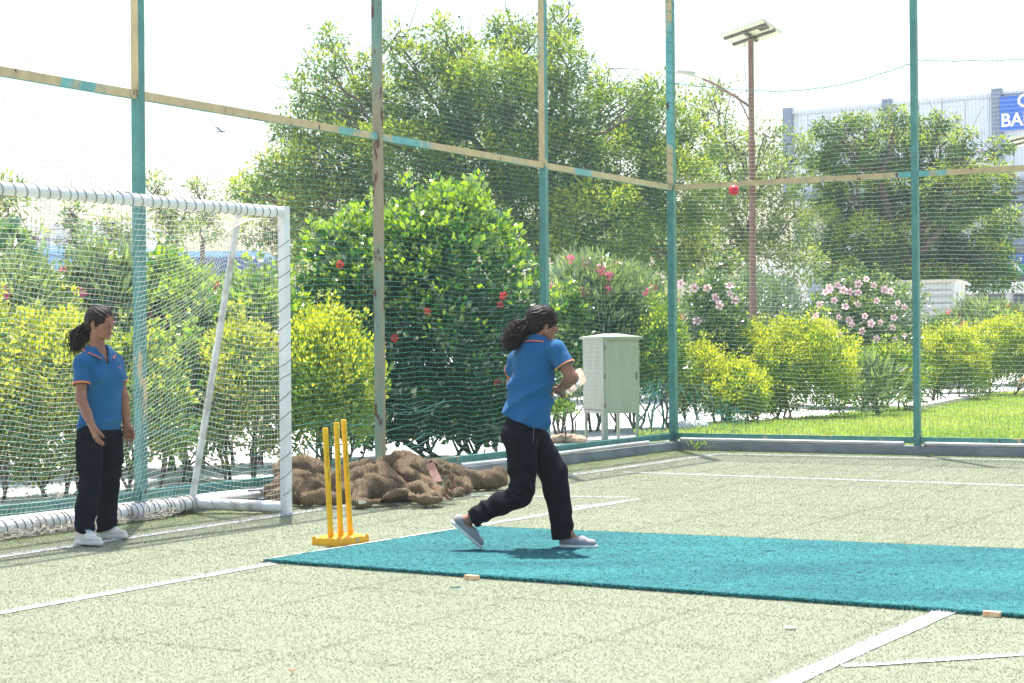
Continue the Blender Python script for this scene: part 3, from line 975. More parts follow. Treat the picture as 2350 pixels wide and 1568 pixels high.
# ------------------------------------------------------------------ smooth solids (signed distance -> surface nets)
class Solid:
    def __init__(s, lo, hi, h):
        s.h = h; s.lo = np.array(lo, float); n = np.ceil((np.array(hi) - s.lo) / h).astype(int) + 1
        s.n = n; s.A = np.full(n, 1.0, np.float32)
        s.ax = [s.lo[i] + h * np.arange(n[i]) for i in range(3)]
    def box(s, lo, hi, pad):
        sl = []; g = []
        for i in range(3):
            a = int(np.clip(np.floor((lo[i] - pad - s.lo[i]) / s.h), 0, s.n[i])); b = int(np.clip(np.ceil((hi[i] + pad - s.lo[i]) / s.h) + 1, 0, s.n[i]))
            sl.append(slice(a, b)); g.append(s.ax[i][a:b])
        if any(x.stop <= x.start for x in sl): return None, None
        return tuple(sl), np.meshgrid(*g, indexing='ij', sparse=True)
    def put(s, sl, d, k, sub=False):
        A = s.A[sl]
        if sub:
            d = -d
            if k > 0:
                hh = np.clip(.5 - .5 * (A - d) / k, 0, 1); s.A[sl] = A * (1 - hh) + d * hh + k * hh * (1 - hh)
            else: s.A[sl] = np.maximum(A, d)
        else:
            if k > 0:
                hh = np.clip(.5 + .5 * (A - d) / k, 0, 1); s.A[sl] = A * (1 - hh) + d * hh - k * hh * (1 - hh)
            else: s.A[sl] = np.minimum(A, d)
    def cap(s, a, b, ra, rb=None, k=.02, sub=False, flat=None):
        """tapered capsule; flat=(normal, factor) squashes it along normal"""
        a = np.array(a, float); b = np.array(b, float); rb = ra if rb is None else rb
        r = max(ra, rb)
        sl, g = s.box(np.minimum(a, b) - r, np.maximum(a, b) + r, k + 3 * s.h)
        if sl is None: return
        ab = b - a; L = ab @ ab + 1e-12
        P = [g[i] - a[i] for i in range(3)]
        t = np.clip((P[0] * ab[0] + P[1] * ab[1] + P[2] * ab[2]) / L, 0, 1)
        D = [P[i] - ab[i] * t for i in range(3)]
        if flat is not None:
            nrm, f = flat; nrm = np.array(nrm, float); nrm /= np.linalg.norm(nrm)
            q = D[0] * nrm[0] + D[1] * nrm[1] + D[2] * nrm[2]
            D = [D[i] + nrm[i] * q * (1 / f - 1) for i in range(3)]
            d = (np.sqrt(D[0] ** 2 + D[1] ** 2 + D[2] ** 2) - (ra + (rb - ra) * t))
            d = np.where(d < 0, d * f, d * (f * .5 + .5))
        else:
            d = np.sqrt(D[0] ** 2 + D[1] ** 2 + D[2] ** 2) - (ra + (rb - ra) * t)
        s.put(sl, d.astype(np.float32), k, sub)
    def ell(s, c, r, R=None, k=.02, sub=False):
        """ellipsoid, R = 3 axes rows"""
        c = np.array(c, float); r = np.array(r, float); m = r.max()
        sl, g = s.box(c - m, c + m, k + 3 * s.h)
        if sl is None: return
        P = [g[i] - c[i] for i in range(3)]
        if R is not None:
            R = np.array(R, float); P = [P[0] * R[j, 0] + P[1] * R[j, 1] + P[2] * R[j, 2] for j in range(3)]
        k0 = np.sqrt((P[0] / r[0]) ** 2 + (P[1] / r[1]) ** 2 + (P[2] / r[2]) ** 2)
        k1 = np.sqrt((P[0] / r[0] ** 2) ** 2 + (P[1] / r[1] ** 2) ** 2 + (P[2] / r[2] ** 2) ** 2) + 1e-9
        s.put(sl, (k0 * (k0 - 1) / k1).astype(np.float32), k, sub)
    def cut(s, p, n):
        """keep the side n points away from: remove where (x-p).n > 0"""
        n = np.array(n, float); n /= np.linalg.norm(n)
        g = np.meshgrid(*s.ax, indexing='ij', sparse=True)
        s.A = np.maximum(s.A, sum((g[i] - p[i]) * n[i] for i in range(3)).astype(np.float32))
    def warp(s, fn, amp):
        """fold relief: fn(x,y,z)->array"""
        g = np.meshgrid(*s.ax, indexing='ij', sparse=True)
        near = np.abs(s.A) < .05
        s.A = np.where(near, s.A - amp * fn(*g), s.A).astype(np.float32)
    def hollow(s, t): s.A = np.maximum(s.A, -(s.A + t))
    def mesh(s, name, m, parent=None, colfn=None, smooth=True, pts_only=False):
        A = s.A; n = s.n
        I = A < 0
        c = np.zeros(n - 1, np.int8)
        for dx in (0, 1):
            for dy in (0, 1):
                for dz in (0, 1):
                    c += I[dx:n[0] - 1 + dx, dy:n[1] - 1 + dy, dz:n[2] - 1 + dz]
        act = (c > 0) & (c < 8)
        idx = np.argwhere(act)
        ident = np.full(act.shape, -1, np.int32); ident[tuple(idx.T)] = np.arange(len(idx))
        S_ = np.zeros((len(idx), 3)); cnt = np.zeros(len(idx))
        cs = [(0, 0, 0), (1, 0, 0), (0, 1, 0), (1, 1, 0), (0, 0, 1), (1, 0, 1), (0, 1, 1), (1, 1, 1)]
        val = [A[tuple((idx + np.array(q)).T)] for q in cs]
        for a, b in ((0, 1), (2, 3), (4, 5), (6, 7), (0, 2), (1, 3), (4, 6), (5, 7), (0, 4), (1, 5), (2, 6), (3, 7)):
            va, vb = val[a], val[b]; cr = (va < 0) != (vb < 0)
            t = np.where(cr, va / np.where(cr, va - vb, 1), 0)
            p = np.array(cs[a])[None] + t[:, None] * (np.array(cs[b]) - np.array(cs[a]))[None]
            S_[cr] += p[cr]; cnt[cr] += 1
        V = (idx + S_ / cnt[:, None]) * s.h + s.lo
        F = []
        for ax in range(3):
            o = [0, 0, 0]; o[ax] = 1
            a_ = I[:n[0] - o[0], :n[1] - o[1], :n[2] - o[2]]; b_ = I[o[0]:, o[1]:, o[2]:]
            E_ = np.argwhere(a_ != b_); 
            u_, v_ = [(1, 2), (2, 0), (0, 1)][ax]
            E_ = E_[(E_[:, u_] > 0) & (E_[:, v_] > 0) & (E_[:, u_] < n[u_] - 1) & (E_[:, v_] < n[v_] - 1)]
            eu = np.zeros(3, int); eu[u_] = 1; ev = np.zeros(3, int); ev[v_] = 1
            q = np.stack([ident[tuple((E_ - eu - ev).T)], ident[tuple((E_ - ev).T)], ident[tuple(E_.T)], ident[tuple((E_ - eu).T)]], -1)
            fl = ~a_[tuple(E_.T)]
            q[fl] = q[fl][:, ::-1]
            F.append(q)
        F = np.concatenate(F); F = F[(F >= 0).all(1)]
        col = colfn(V) if colfn else None
        return link(name, npmesh(name, V, F, smooth=smooth, col=col), m, parent)


def crease(u):
    """sharp-crested fold profile, -1..1"""
    return 1 - 2 * np.sqrt(np.sin(u / 2) ** 2 + .015)


def unit(v):
    v = np.array(v, float); return v / np.linalg.norm(v)


# ------------------------------------------------------------------ heap of coir matting
def heap():
    def C(x, y): return ((650 + x / 3.615) / 1.0894, (1000 + y / 3.615) / 1.0894)
    base = at(*C(1050, 800), 15.9); base.z = 0
    root = empty('matting_heap', base)
    tag(root, 'crumpled heap of brown knitted coir matting beside the goal post', 'matting')
    s = Solid((-1.55, -1.1, -.02), (1.45, 1.5, .62), .0145)
    def W(x, y, Y):
        p = at(*C(x, y), Y) - base; return (p.x, p.y, p.z)
    def fold(pts, r, k=.022, Y=None, flat=.8):
        q = [W(x, y, yy) for x, y, yy in pts]
        rs = r if isinstance(r, (list, tuple)) else [r] * len(q)
        for i in range(len(q) - 1):
            s.cap(q[i], q[i + 1], rs[i], rs[i + 1], k=k)
    # underlying mass
    fold([(330, 860, 15.75), (700, 880, 15.75), (1100, 860, 15.8), (1500, 850, 15.9)], [.10, .12, .13, .10], .05)
    fold([(560, 800, 16.2), (900, 760, 16.3), (1250, 740, 16.4), (1500, 760, 16.6)], [.10, .12, .14, .11], .05)
    # back roll, left
    fold([(180, 640, 16.1), (250, 590, 16.2), (370, 590, 16.25), (470, 610, 16.2), (560, 680, 16.15), (640, 740, 16.1)], [.075, .085, .09, .09, .10, .09], .012)
    fold([(100, 830, 15.7), (200, 760, 15.7), (330, 680, 15.9), (420, 690, 15.9)], [.07, .09, .06, .05], .012)
    fold([(110, 900, 15.5), (190, 860, 15.45), (330, 790, 15.5), (345, 880, 15.45)], [.05, .07, .08, .07], .010)
    # front left sheet
    fold([(380, 850, 15.3), (430, 780, 15.4), (520, 730, 15.5), (535, 800, 15.45)], [.055, .07, .06, .05], .012)
    fold([(420, 900, 15.2), (560, 880, 15.2), (680, 890, 15.2)], [.05, .07, .055], .02)
    fold([(620, 770, 15.75), (800, 730, 15.9), (1000, 690, 16.0), (1060, 700, 16.0)], [.09, .10, .10, .07], .012)
    fold([(800, 640, 16.3), (950, 620, 16.3), (1060, 610, 16.35)], [.07, .08, .06], .02)
    # centre mound
    fold([(880, 900, 15.15), (930, 810, 15.3), (1010, 780, 15.35), (1150, 800, 15.4)], [.06, .09, .10, .09], .03)
    fold([(830, 930, 15.1), (950, 930, 15.05), (1050, 920, 15.05)], [.03, .04, .035], .02)
    # ridge over the top
    fold([(1080, 720, 15.9), (1090, 640, 15.95), (1130, 580, 16.0), (1230, 540, 16.0), (1340, 505, 16.05), (1400, 550, 16.0), (1460, 610, 15.95)], [.06, .065, .07, .065, .05, .07, .07], .012)
    fold([(1090, 620, 15.7), (1160, 680, 15.6), (1230, 740, 15.5), (1270, 790, 15.45)], [.06, .065, .065, .05], .010)
    fold([(1280, 600, 15.85), (1350, 680, 15.6), (1450, 720, 15.5), (1560, 770, 15.4), (1630, 830, 15.3), (1600, 890, 15.25)], [.06, .06, .055, .055, .055, .045], .010)
    fold([(1300, 560, 16.0), (1400, 640, 15.9), (1480, 680, 15.9)], [.09, .09, .07], .03)
    # front lip
    fold([(1030, 935, 15.05), (1130, 880, 15.1), (1230, 840, 15.15), (1330, 830, 15.15), (1370, 880, 15.1)], [.022, .028, .03, .03, .03], .008)
    fold([(1330, 810, 15.3), (1440, 800, 15.3), (1560, 870, 15.2), (1620, 900, 15.2)], [.05, .07, .05, .03], .012)
    fold([(1380, 890, 15.15), (1500, 900, 15.1), (1600, 905, 15.1)], [.03, .035, .025], .012)
    # long roll to the right
    fold([(1480, 620, 16.4), (1620, 620, 16.6), (1720, 650, 16.7), (1850, 710, 16.8), (1980, 730, 16.9), (2150, 700, 17.0)], [.08, .085, .085, .085, .09, .105], .010)
    fold([(1760, 760, 16.4), (1850, 760, 16.5), (1870, 800, 16.4)], [.07, .06, .05], .012)
    fold([(1740, 850, 16.2), (1800, 830, 16.3)], [.04, .04], .012)
    # open mouth of the roll
    e = W(2135, 655, 16.8)
    s.cap(e, (e[0] + .14, e[1] - .1, e[2] + .05), .045, .06, k=.01, sub=True)
    def rel(x, y, z):
        w1 = 1.5 * crease(x * 17 + z * 15 + 3 * np.sin(y * 5 + z * 9)) * np.cos(z * 9 + x * 7 + y * 9)
        w2 = np.sin(x * 47 + z * 39 + 2 * np.sin(x * 13)) * .5
        return w1 + w2
    s.warp(rel, .009)
    s.cut((0, 0, .004), (0, 0, -1))
    m, nt, out = newmat('knitted_coir')
    N = nt.nodes; L = nt.links
    p = N.new('ShaderNodeBsdfPrincipled'); p.inputs['Roughness'].default_value = .95; p.inputs['Specular IOR Level'].default_value = .1
    L.new(p.outputs[0], out.inputs[0])
    tc = N.new('ShaderNodeTexCoord')
    nd = N.new('ShaderNodeTexNoise'); nd.inputs['Scale'].default_value = 5; nd.inputs['Detail'].default_value = 3
    L.new(tc.outputs['Object'], nd.inputs[0])
    ad = N.new('ShaderNodeVectorMath'); ad.operation = 'MULTIPLY_ADD'; ad.inputs[1].default_value = (.12, .12, .12)
    L.new(nd.outputs['Color'], ad.inputs[0]); L.new(tc.outputs['Object'], ad.inputs[2])
    w1 = N.new('ShaderNodeTexWave'); w1.inputs['Scale'].default_value = 22; w1.inputs['Distortion'].default_value = 3; w1.bands_direction = 'X'; w1.inputs['Detail Scale'].default_value = 4
    w2 = N.new('ShaderNodeTexWave'); w2.inputs['Scale'].default_value = 30; w2.inputs['Distortion'].default_value = 4; w2.bands_direction = 'DIAGONAL'; w2.inputs['Detail Scale'].default_value = 6
    L.new(ad.outputs[0], w1.inputs[0]); L.new(ad.outputs[0], w2.inputs[0])
    mx = N.new('ShaderNodeMath'); mx.operation = 'MULTIPLY'; L.new(w1.outputs[1], mx.inputs[0]); L.new(w2.outputs[1], mx.inputs[1])
    r = N.new('ShaderNodeValToRGB'); r.color_ramp.elements[0].color = (.18, .13, .085, 1); r.color_ramp.elements[1].color = (.58, .46, .32, 1)
    r.color_ramp.elements[0].position = .02; r.color_ramp.elements[1].position = .55
    L.new(mx.outputs[0], r.inputs[0])
    n3 = N.new('ShaderNodeTexNoise'); n3.inputs['Scale'].default_value = 4; L.new(tc.outputs['Object'], n3.inputs[0])
    x = N.new('ShaderNodeMix'); x.data_type = 'RGBA'; x.blend_type = 'MULTIPLY'; x.inputs[0].default_value = 1
    r2 = N.new('ShaderNodeValToRGB'); r2.color_ramp.elements[0].color = (.7, .7, .72, 1); r2.color_ramp.elements[1].color = (1.15, 1.1, 1, 1)
    L.new(n3.outputs[0], r2.inputs[0]); L.new(r.outputs[0], x.inputs[6]); L.new(r2.outputs[0], x.inputs[7])
    L.new(x.outputs[2], p.inputs['Base Color'])
    bp = N.new('ShaderNodeBump'); bp.inputs['Strength'].default_value = 1; bp.inputs['Distance'].default_value = .022
    L.new(mx.outputs[0], bp.inputs['Height']); L.new(bp.outputs[0], p.inputs['Normal'])
    o = s.mesh('coir_fabric', m, root)
    # loose coir hairs over the surface
    me = o.data; nv = len(me.vertices)
    P = np.zeros(nv * 3, np.float32); me.vertices.foreach_get('co', P); P = P.reshape(-1, 3)
    rng = np.random.default_rng(6)
    P = P[rng.integers(0, nv, 16000)]; P = P[P[:, 2] > .01]
    col = np.array([.40, .31, .20])[None] * rng.uniform(.4, 1.2, len(P))[:, None]
    V, F, Cc = blades(P.astype(float), .022, .0016, 1.1, rng, col)
    f = link('coir_hair', npmesh('coir_hair', V, F, col=Cc), mat('coir_hair', (.3, .2, .1), .9, attr=True, spec=.1), root); f['kind'] = 'stuff'
    # leather edging straps torn loose
    lm = mat('brown_leather_edging', (.13, .055, .035), .6, (.20, .10, .07), 20, bump=.3)
    def strap(pts, w, wd=Vector((0, 0, 1))):
        b = MB(); q = [Vector(W(*p)) for p in pts]
        vs = []; n = len(q)
        for i, c in enumerate(q):
            k = wd * w / 2
            vs += [c - k, c + k, c + k + Vector((.003, .012, 0)), c - k + Vector((.003, .012, 0))]
        fs = [(0, 1, 2, 3)]
        for i in range(n - 1):
            for a in range(4): fs.append((i * 4 + a, i * 4 + (a + 1) % 4, i * 4 + 4 + (a + 1) % 4, i * 4 + 4 + a))
        fs.append(tuple(reversed(range(4 * n - 4, 4 * n))))
        b.add(vs, fs)
        bevel(b.build('leather_strap', lm, root), .002, 1)
    strap([(1500, 610, 15.55), (1525, 560, 15.6), (1580, 590, 15.6), (1640, 650, 15.6), (1700, 655, 15.6), (1745, 720, 15.55), (1750, 800, 15.5), (1700, 850, 15.45), (1665, 800, 15.4)], .05, Vector((.5, -.2, .8)))
    strap([(1525, 565, 15.5), (1560, 640, 15.45), (1610, 740, 15.35)], .07, Vector((.95, 0, .3)))
    strap([(1660, 850, 15.2), (1700, 895, 15.18), (1735, 900, 15.18)], .03, Vector((.8, 0, .5)))
    # frayed tangle inside it
    b = MB(); q = random.Random(5); cc = Vector(W(1640, 720, 15.6))
    for k in range(160):
        a = cc + Vector((q.gauss(0, .065), q.gauss(0, .05), q.gauss(0, .065)))
        pts = [a]
        for j in range(4): pts.append(pts[-1] + Vector((q.gauss(0, .025), q.gauss(0, .02), q.gauss(0, .025))))
        b.tube(pts, .0022, 3, cap=False)
    b.build('frayed_fibre', mat('grey_green_fibre', (.16, .16, .10), .9, (.30, .27, .19), 30), root, kind='stuff')
    # white patch
    b = MB(); c = Vector(W(915, 925, 14.92)); pts = [c + Vector((.034 * math.cos(a) + .01 * math.cos(2 * a), -.004 * math.sin(a), .016 * math.sin(a))) for a in np.linspace(0, 6.28, 14)[:-1]]
    b.add(pts + [p + Vector((0, .006, 0)) for p in pts], [tuple(range(13)), tuple(reversed(range(13, 26)))] + [(i, 13 + i, 13 + (i + 1) % 13, (i + 1) % 13) for i in range(13)])
    b.build('white_patch', mat('white_plastic_scrap', (.75, .72, .70), .5), root)


heap()
# ------------------------------------------------------------------ people
def skinmat(name, c, c2):
    m = mat(name, c, .52, c2, 14, lo=.3, hi=.75, bump=.04, bscale=250, spec=.35)
    p = [n for n in m.node_tree.nodes if n.type == 'BSDF_PRINCIPLED'][0]
    p.inputs['Subsurface Weight'].default_value = .06
    p.inputs['Subsurface Radius'].default_value = (.02, .008, .005)
    return m


M['skinA'] = skinmat('brown_skin', (.25, .117, .072), (.30, .143, .09))
M['skinB'] = skinmat('brown_skin', (.24, .112, .07), (.29, .137, .086))
M['hair'] = mat('dark_brown_hair', (.010, .0065, .0055), .6, (.022, .014, .011), 60, spec=.2, stretch=(1, 1, 1))
M['hairb'] = mat('dark_brown_hair_strands', (.014, .009, .0075), .52, (.042, .026, .020), 20, spec=.22)
M['shirt'] = mat('blue_polo_cotton', (.012, .100, .24), .85, (.016, .114, .27), 6, bump=.25, bscale=420, sheen=.05, spec=.2)
M['orange'] = mat('orange_trim', (.75, .14, .05), .7)
M['yellowtrim'] = mat('yellow_trim', (.80, .48, .12), .7)
M['pants'] = mat('navy_cotton_trousers', (.006, .009, .016), .9, (.009, .013, .021), 5, bump=.3, bscale=300, spec=.08)
M['pantsB'] = mat('black_jersey_trousers', (.006, .007, .011), .85, (.010, .011, .016), 5, bump=.25, bscale=300, spec=.08)
M['eyew'] = mat('eye_white', (.62, .58, .54), .25)
M['iris'] = mat('dark_iris', (.015, .009, .006), .1)
M['brow'] = mat('dark_brow', (.018, .011, .009), .8)
M['lip'] = mat('lips', (.24, .075, .06), .45)
M['gold'] = mat('gold_coloured_metal', (.8, .62, .35), .25, metal=1)


def head_axes(yaw, pitch, roll=0.0):
    """yaw: facing angle from +x (ccw seen from above), pitch: up positive"""
    F = np.array([math.cos(yaw) * math.cos(pitch), math.sin(yaw) * math.cos(pitch), math.sin(pitch)])
    L = np.array([-math.sin(yaw), math.cos(yaw), 0.])
    U_ = np.cross(F, L)
    if roll:
        L, U_ = L * math.cos(roll) + U_ * math.sin(roll), U_ * math.cos(roll) - L * math.sin(roll)
    return F, L, U_


def add_head(s, c, ax, sc_=1.0):
    """s: Solid; c: centre between the ears, at eye height"""
    F, L, U_ = ax; c = np.array(c, float)
    def q(f, l, u): return c + (F * f + L * l + U_ * u) * sc_
    R = [F, L, U_]
    e = lambda p, r, k=.012, sub=False: s.ell(q(*p), np.array(r) * sc_, R, k * sc_, sub)
    e((-.014, 0, .036), (.094, .0735, .080))               # cranium
    e((.034, 0, .010), (.056, .060, .088), .02)            # face mass
    e((.046, 0, -.055), (.042, .042, .042), .022)          # jaw
    for sgn in (-1, 1):
        s.cap(q(-.002, sgn * .053, -.035), q(.052, sgn * .026, -.083), .017 * sc_, .015 * sc_, k=.018 * sc_)   # jaw line
        e((.060, sgn * .036, -.016), (.026, .022, .022), .014)     # cheek
        s.cap(q(.0815, sgn * .012, .031), q(.074, sgn * .042, .033), .009 * sc_, .007 * sc_, k=.010 * sc_)     # brow ridge
    e((.076, 0, -.094), (.016, .019, .014), .014)          # chin
    e((.072, 0, .055), (.022, .045, .030), .02)            # forehead
    for sgn in (-1, 1): e((.0945, sgn * .031, .008), (.013, .016, .011), .010, True)   # sockets
    for sgn in (-1, 1): e((.0775, sgn * .031, .006), (.0135, .0165, .0125), .004)      # lids / ball bulge
    s.cap(q(.088, 0, .018), q(.106, 0, -.020), .0075 * sc_, .0098 * sc_, k=.009 * sc_)      # nose
    for sgn in (-1, 1): e((.0975, sgn * .0105, -.025), (.010, .0075, .0075), .005)
    e((.091, 0, -.053), (.0125, .022, .0075), .005)        # upper lip
    e((.0895, 0, -.064), (.0115, .018, .0075), .005)       # lower lip
    s.cap(q(.103, -.018, -.0583), q(.103, .018, -.0583), .0022 * sc_, k=.003, sub=True)
    for sgn in (-1, 1):
        e((-.006, sgn * .074, -.004), (.018, .008, .030), .006)       # ear
        e((-.002, sgn * .083, -.002), (.009, .005, .017), .004, True)
    return q


def add_face_bits(parent, c, ax, sc_, skin):
    F, L, U_ = ax; c = np.array(c, float)
    def q(f, l, u): return Vector(c + (F * f + L * l + U_ * u) * sc_)
    fv, lv, uv = Vector(F), Vector(L), Vector(U_)
    for sgn in (-1, 1):
        # visible eye: small almond of white with iris and lash line
        b = MB(); n = 14
        ring = []; 
        for k in range(n):
            a = 2 * math.pi * k / n
            l = .0125 * math.cos(a); u = .0052 * math.sin(a) * (1 if math.sin(a) > 0 else .8)
            ring.append(q(.0922 - 9 * l * l * 1.5 - .0, sgn * (.031) + l, .0065 + u))
        b.add([q(.0935, sgn * .031, .0065)] + ring, [(0, 1 + k, 1 + (k + 1) % n) for k in range(n)], 0, True)
        eye = b.build('eye', M['eyew'], parent)
        b = MB(); n = 12
        b.add([q(.0944, sgn * .031 + .0, .0068)] + [q(.0938, sgn * .031 + .0062 * math.cos(2 * math.pi * k / n), .0068 + .0048 * math.sin(2 * math.pi * k / n)) for k in range(n)], [(0, 1 + k, 1 + (k + 1) % n) for k in range(n)])
        b.build('iris', M['iris'], eye)
        b = MB(); b.tube([q(.0905, sgn * .031 - .0145, .0075), q(.0935, sgn * .031 - .006, .0118), q(.0938, sgn * .031 + .003, .0124), q(.091, sgn * .031 + .0145, .008)], [.0006, .0013, .0013, .0006], 5)
        b.build('eyelash', M['brow'], eye)
        b = MB(); pts = []
        for t in np.linspace(0, 1, 8):
            l = .011 + .036 * t
            pts.append(q(.0915 - .018 * t * t - .001, sgn * l, .028 + .008 * math.sin(math.pi * (t * .8 + .1)) - .004 * t))
        b.tube(pts, [.0012, .0026, .003, .003, .0027, .0022, .0016, .0008], 6)
        b.build('eyebrow', M['brow'], parent)
    b = MB()
    b.tube([q(.094, -.020, -.0585), q(.1005, -.009, -.0555), q(.102, 0, -.0565), q(.1005, .009, -.0555), q(.094, .020, -.0585)], [.001, .0034, .0036, .0034, .001], 8)
    b.tube([q(.093, -.019, -.0605), q(.099, -.008, -.0635), q(.1, 0, -.0645), q(.099, .008, -.0635), q(.093, .019, -.0605)], [.001, .0034, .004, .0034, .001], 8)
    b.build('lips', M['lip'], parent)


def add_hand(s, wrist, d, palm, thumb_side, curl=.35, size=1.0, spread=1.0, curls=None):
    """wrist point, d: hand direction, palm: direction the palm faces, thumb_side: unit vector toward thumb"""
    w = np.array(wrist, float); d = unit(d); pn = unit(np.array(palm) - d * np.dot(palm, d)); t = unit(np.cross(d, pn))
    if np.dot(t, thumb_side) < 0: t = -t
    z = size
    offs = (.030, .010, -.010, -.029); lens = (.066, .074, .070, .054); rad = (.0088, .009, .0086, .0076)
    base = w + d * .012 * z
    s.cap(w - d * .03 * z, w + d * .015 * z, .024 * z, .025 * z, k=.015, flat=(pn, .75))
    for i in range(4):
        kn = w + d * (.088 - .004 * abs(i - 1)) * z + t * offs[i] * z
        s.cap(w + d * .02 * z + t * offs[i] * .55 * z, kn, .0155 * z, .0105 * z, k=.012)
        c = (curls[i] if curls else curl * (1 + .12 * i))
        a = c * .7; p = kn; dd = unit(d * 1 + t * (.06 * (1.5 - i)) * spread)
        ang = a
        for j, fr_ in enumerate((.44, .30, .26)):
            dr = dd * math.cos(ang) + pn * math.sin(ang)
            n_ = p + dr * lens[i] * fr_ * z
            r0 = rad[i] * (1 - .1 * j) * z; s.cap(p, n_, r0, r0 * .92, k=.004)
            p = n_; ang += c * 1.0
    tb = w + d * .028 * z + t * .022 * z
    t1 = tb + unit(d * .75 + t * .62 + pn * .25) * .038 * z
    t2 = t1 + unit(d * .92 + t * .25 + pn * (.25 + .3 * curl)) * .030 * z
    t3 = t2 + unit(d * .95 + t * .0 + pn * (.25 + .5 * curl)) * .024 * z
    s.cap(w + d * .01 * z + t * .012 * z, t1, .016 * z, .0115 * z, k=.010)
    s.cap(t1, t2, .0108 * z, .0098 * z, k=.004); s.cap(t2, t3, .0096 * z, .0082 * z, k=.003)


def strands(parent, name, paths, r, m, n=5):
    b = MB()
    for p in paths:
        k = len(p); b.tube(p, [r * (.6 + .4 * math.sin(math.pi * min(1, .15 + i / k))) * (1 if i < k - 2 else .5) for i in range(k)], n, cap=False)
    return b.build(name, m, parent, kind='stuff')


def ring_band(c, d, r, w, m, name, parent, squash=None, th=.0025, arc=(0, 2 * math.pi)):
    """flat cloth band round a sleeve end"""
    d = Vector(d).normalized(); a = Vector((0, 0, 1)) if abs(d.z) < .8 else Vector((1, 0, 0))
    X = (a - d * a.dot(d)).normalized(); Y = d.cross(X)
    n = 36; b = MB(); vs = []
    for i in range(n):
        an = 2 * math.pi * i / n
        e = X * math.cos(an) * (squash[0] if squash else 1) + Y * math.sin(an) * (squash[1] if squash else 1)
        for rr_, k in ((r, -w / 2), (r + th, -w / 2), (r + th, w / 2), (r, w / 2)):
            vs.append(Vector(c) + e * rr_ + d * k)
    fs = []
    for i in range(n):
        for k in range(4): fs.append((i * 4 + k, i * 4 + (k + 1) % 4, ((i + 1) % n) * 4 + (k + 1) % 4, ((i + 1) % n) * 4 + k))
    b.add(vs, fs, 0, True)
    return b.build(name, m, parent)


def shoe(parent, heel, toe, up, L_side, kind, k=1.0):
    """sneaker / slip-on built along heel->toe"""
    h = np.array(heel, float); t = np.array(toe, float); D = t - h; Ln = np.linalg.norm(D); D /= Ln
    up = unit(np.array(up) - D * np.dot(up, D)); S = np.cross(D, up)
    def q(a, b, c): return h + D * a * Ln + S * b + up * c
    lo = np.minimum(h, t) - .14; hi = np.maximum(h, t) + .16
    s = Solid(lo, hi, .005)
    thick = .030 if kind == 'sneaker' else .020
    # upper
    s.cap(q(.16, 0, .040), q(.55, 0, .036), .038, .040, k=.02)
    s.cap(q(.5, 0, .034), q(.86, 0, .030), .040, .031, k=.02, flat=(up, .85))
    if kind == 'sneaker':
        s.cap(q(.14, 0, .05), q(.20, 0, .085), .036, .036, k=.02); s.cap(q(.25, 0, .07), q(.6, 0, .045), .034, .030, k=.02)
        s.cap(q(.30, 0, .085), q(.42, 0, .085), .024, .020, k=.012)
    else:
        s.cap(q(.10, 0, .045), q(.16, 0, .062), .032, .033, k=.02); s.cap(q(.5, 0, .045), q(.62, 0, .042), .030, .030, k=.02)
        s.cap(q(.18, 0, .085), q(.46, 0, .078), .028, .024, k=.008, sub=True)
    s.cut(q(0, 0, .012), -up)
    up_m = M['sneaker'] if kind == 'sneaker' else M['slipon']
    o = s.mesh('shoe', up_m, parent)
    # sole
    s = Solid(lo, hi, .005)
    s.cap(q(.13, 0, .012), q(.55, 0, .012), .041, .041, k=.015, flat=(up, 1)); s.cap(q(.5, 0, .012), q(.87, 0, .012), .043, .036, k=.015)
    s.cut(q(0, 0, thick), up); s.cut(q(0, 0, .0), -up)
    s.mesh('sole', M['sole'], o)
    if kind == 'sneaker':
        b = MB()
        for i in range(5):
            a = .42 + .055 * i; hgt = .111 - .0085 * i
            p = [Vector(q(a, -.024, hgt - .014)), Vector(q(a + .02, 0, hgt)), Vector(q(a + .045, .024, hgt - .014))]
            b.tube(p, .0028, 5); p = [Vector(q(a, .024, hgt - .014)), Vector(q(a + .02, 0, hgt + .001)), Vector(q(a + .045, -.024, hgt - .014))]; b.tube(p, .0028, 5)
        for sg in (-1, 1):
            b.tube([Vector(q(.42, 0, .094)), Vector(q(.40, .02 * sg, .108)), Vector(q(.36, .034 * sg, .098)), Vector(q(.40, .018 * sg, .09))], .0026, 5)
        b.build('lace', M['lace'], o)
    return o


M['sneaker'] = mat('cream_leather', (.66, .63, .56), .5, (.55, .52, .46), 18, bump=.1)
M['lace'] = mat('pale_blue_laces', (.55, .62, .66), .7)
M['sole'] = mat('white_rubber_sole', (.72, .71, .69), .6, (.6, .58, .56), 30)
M['slipon'] = mat('grey_knit_fabric', (.25, .245, .265), .85, (.30, .29, .31), 90, bump=.3, bscale=500)


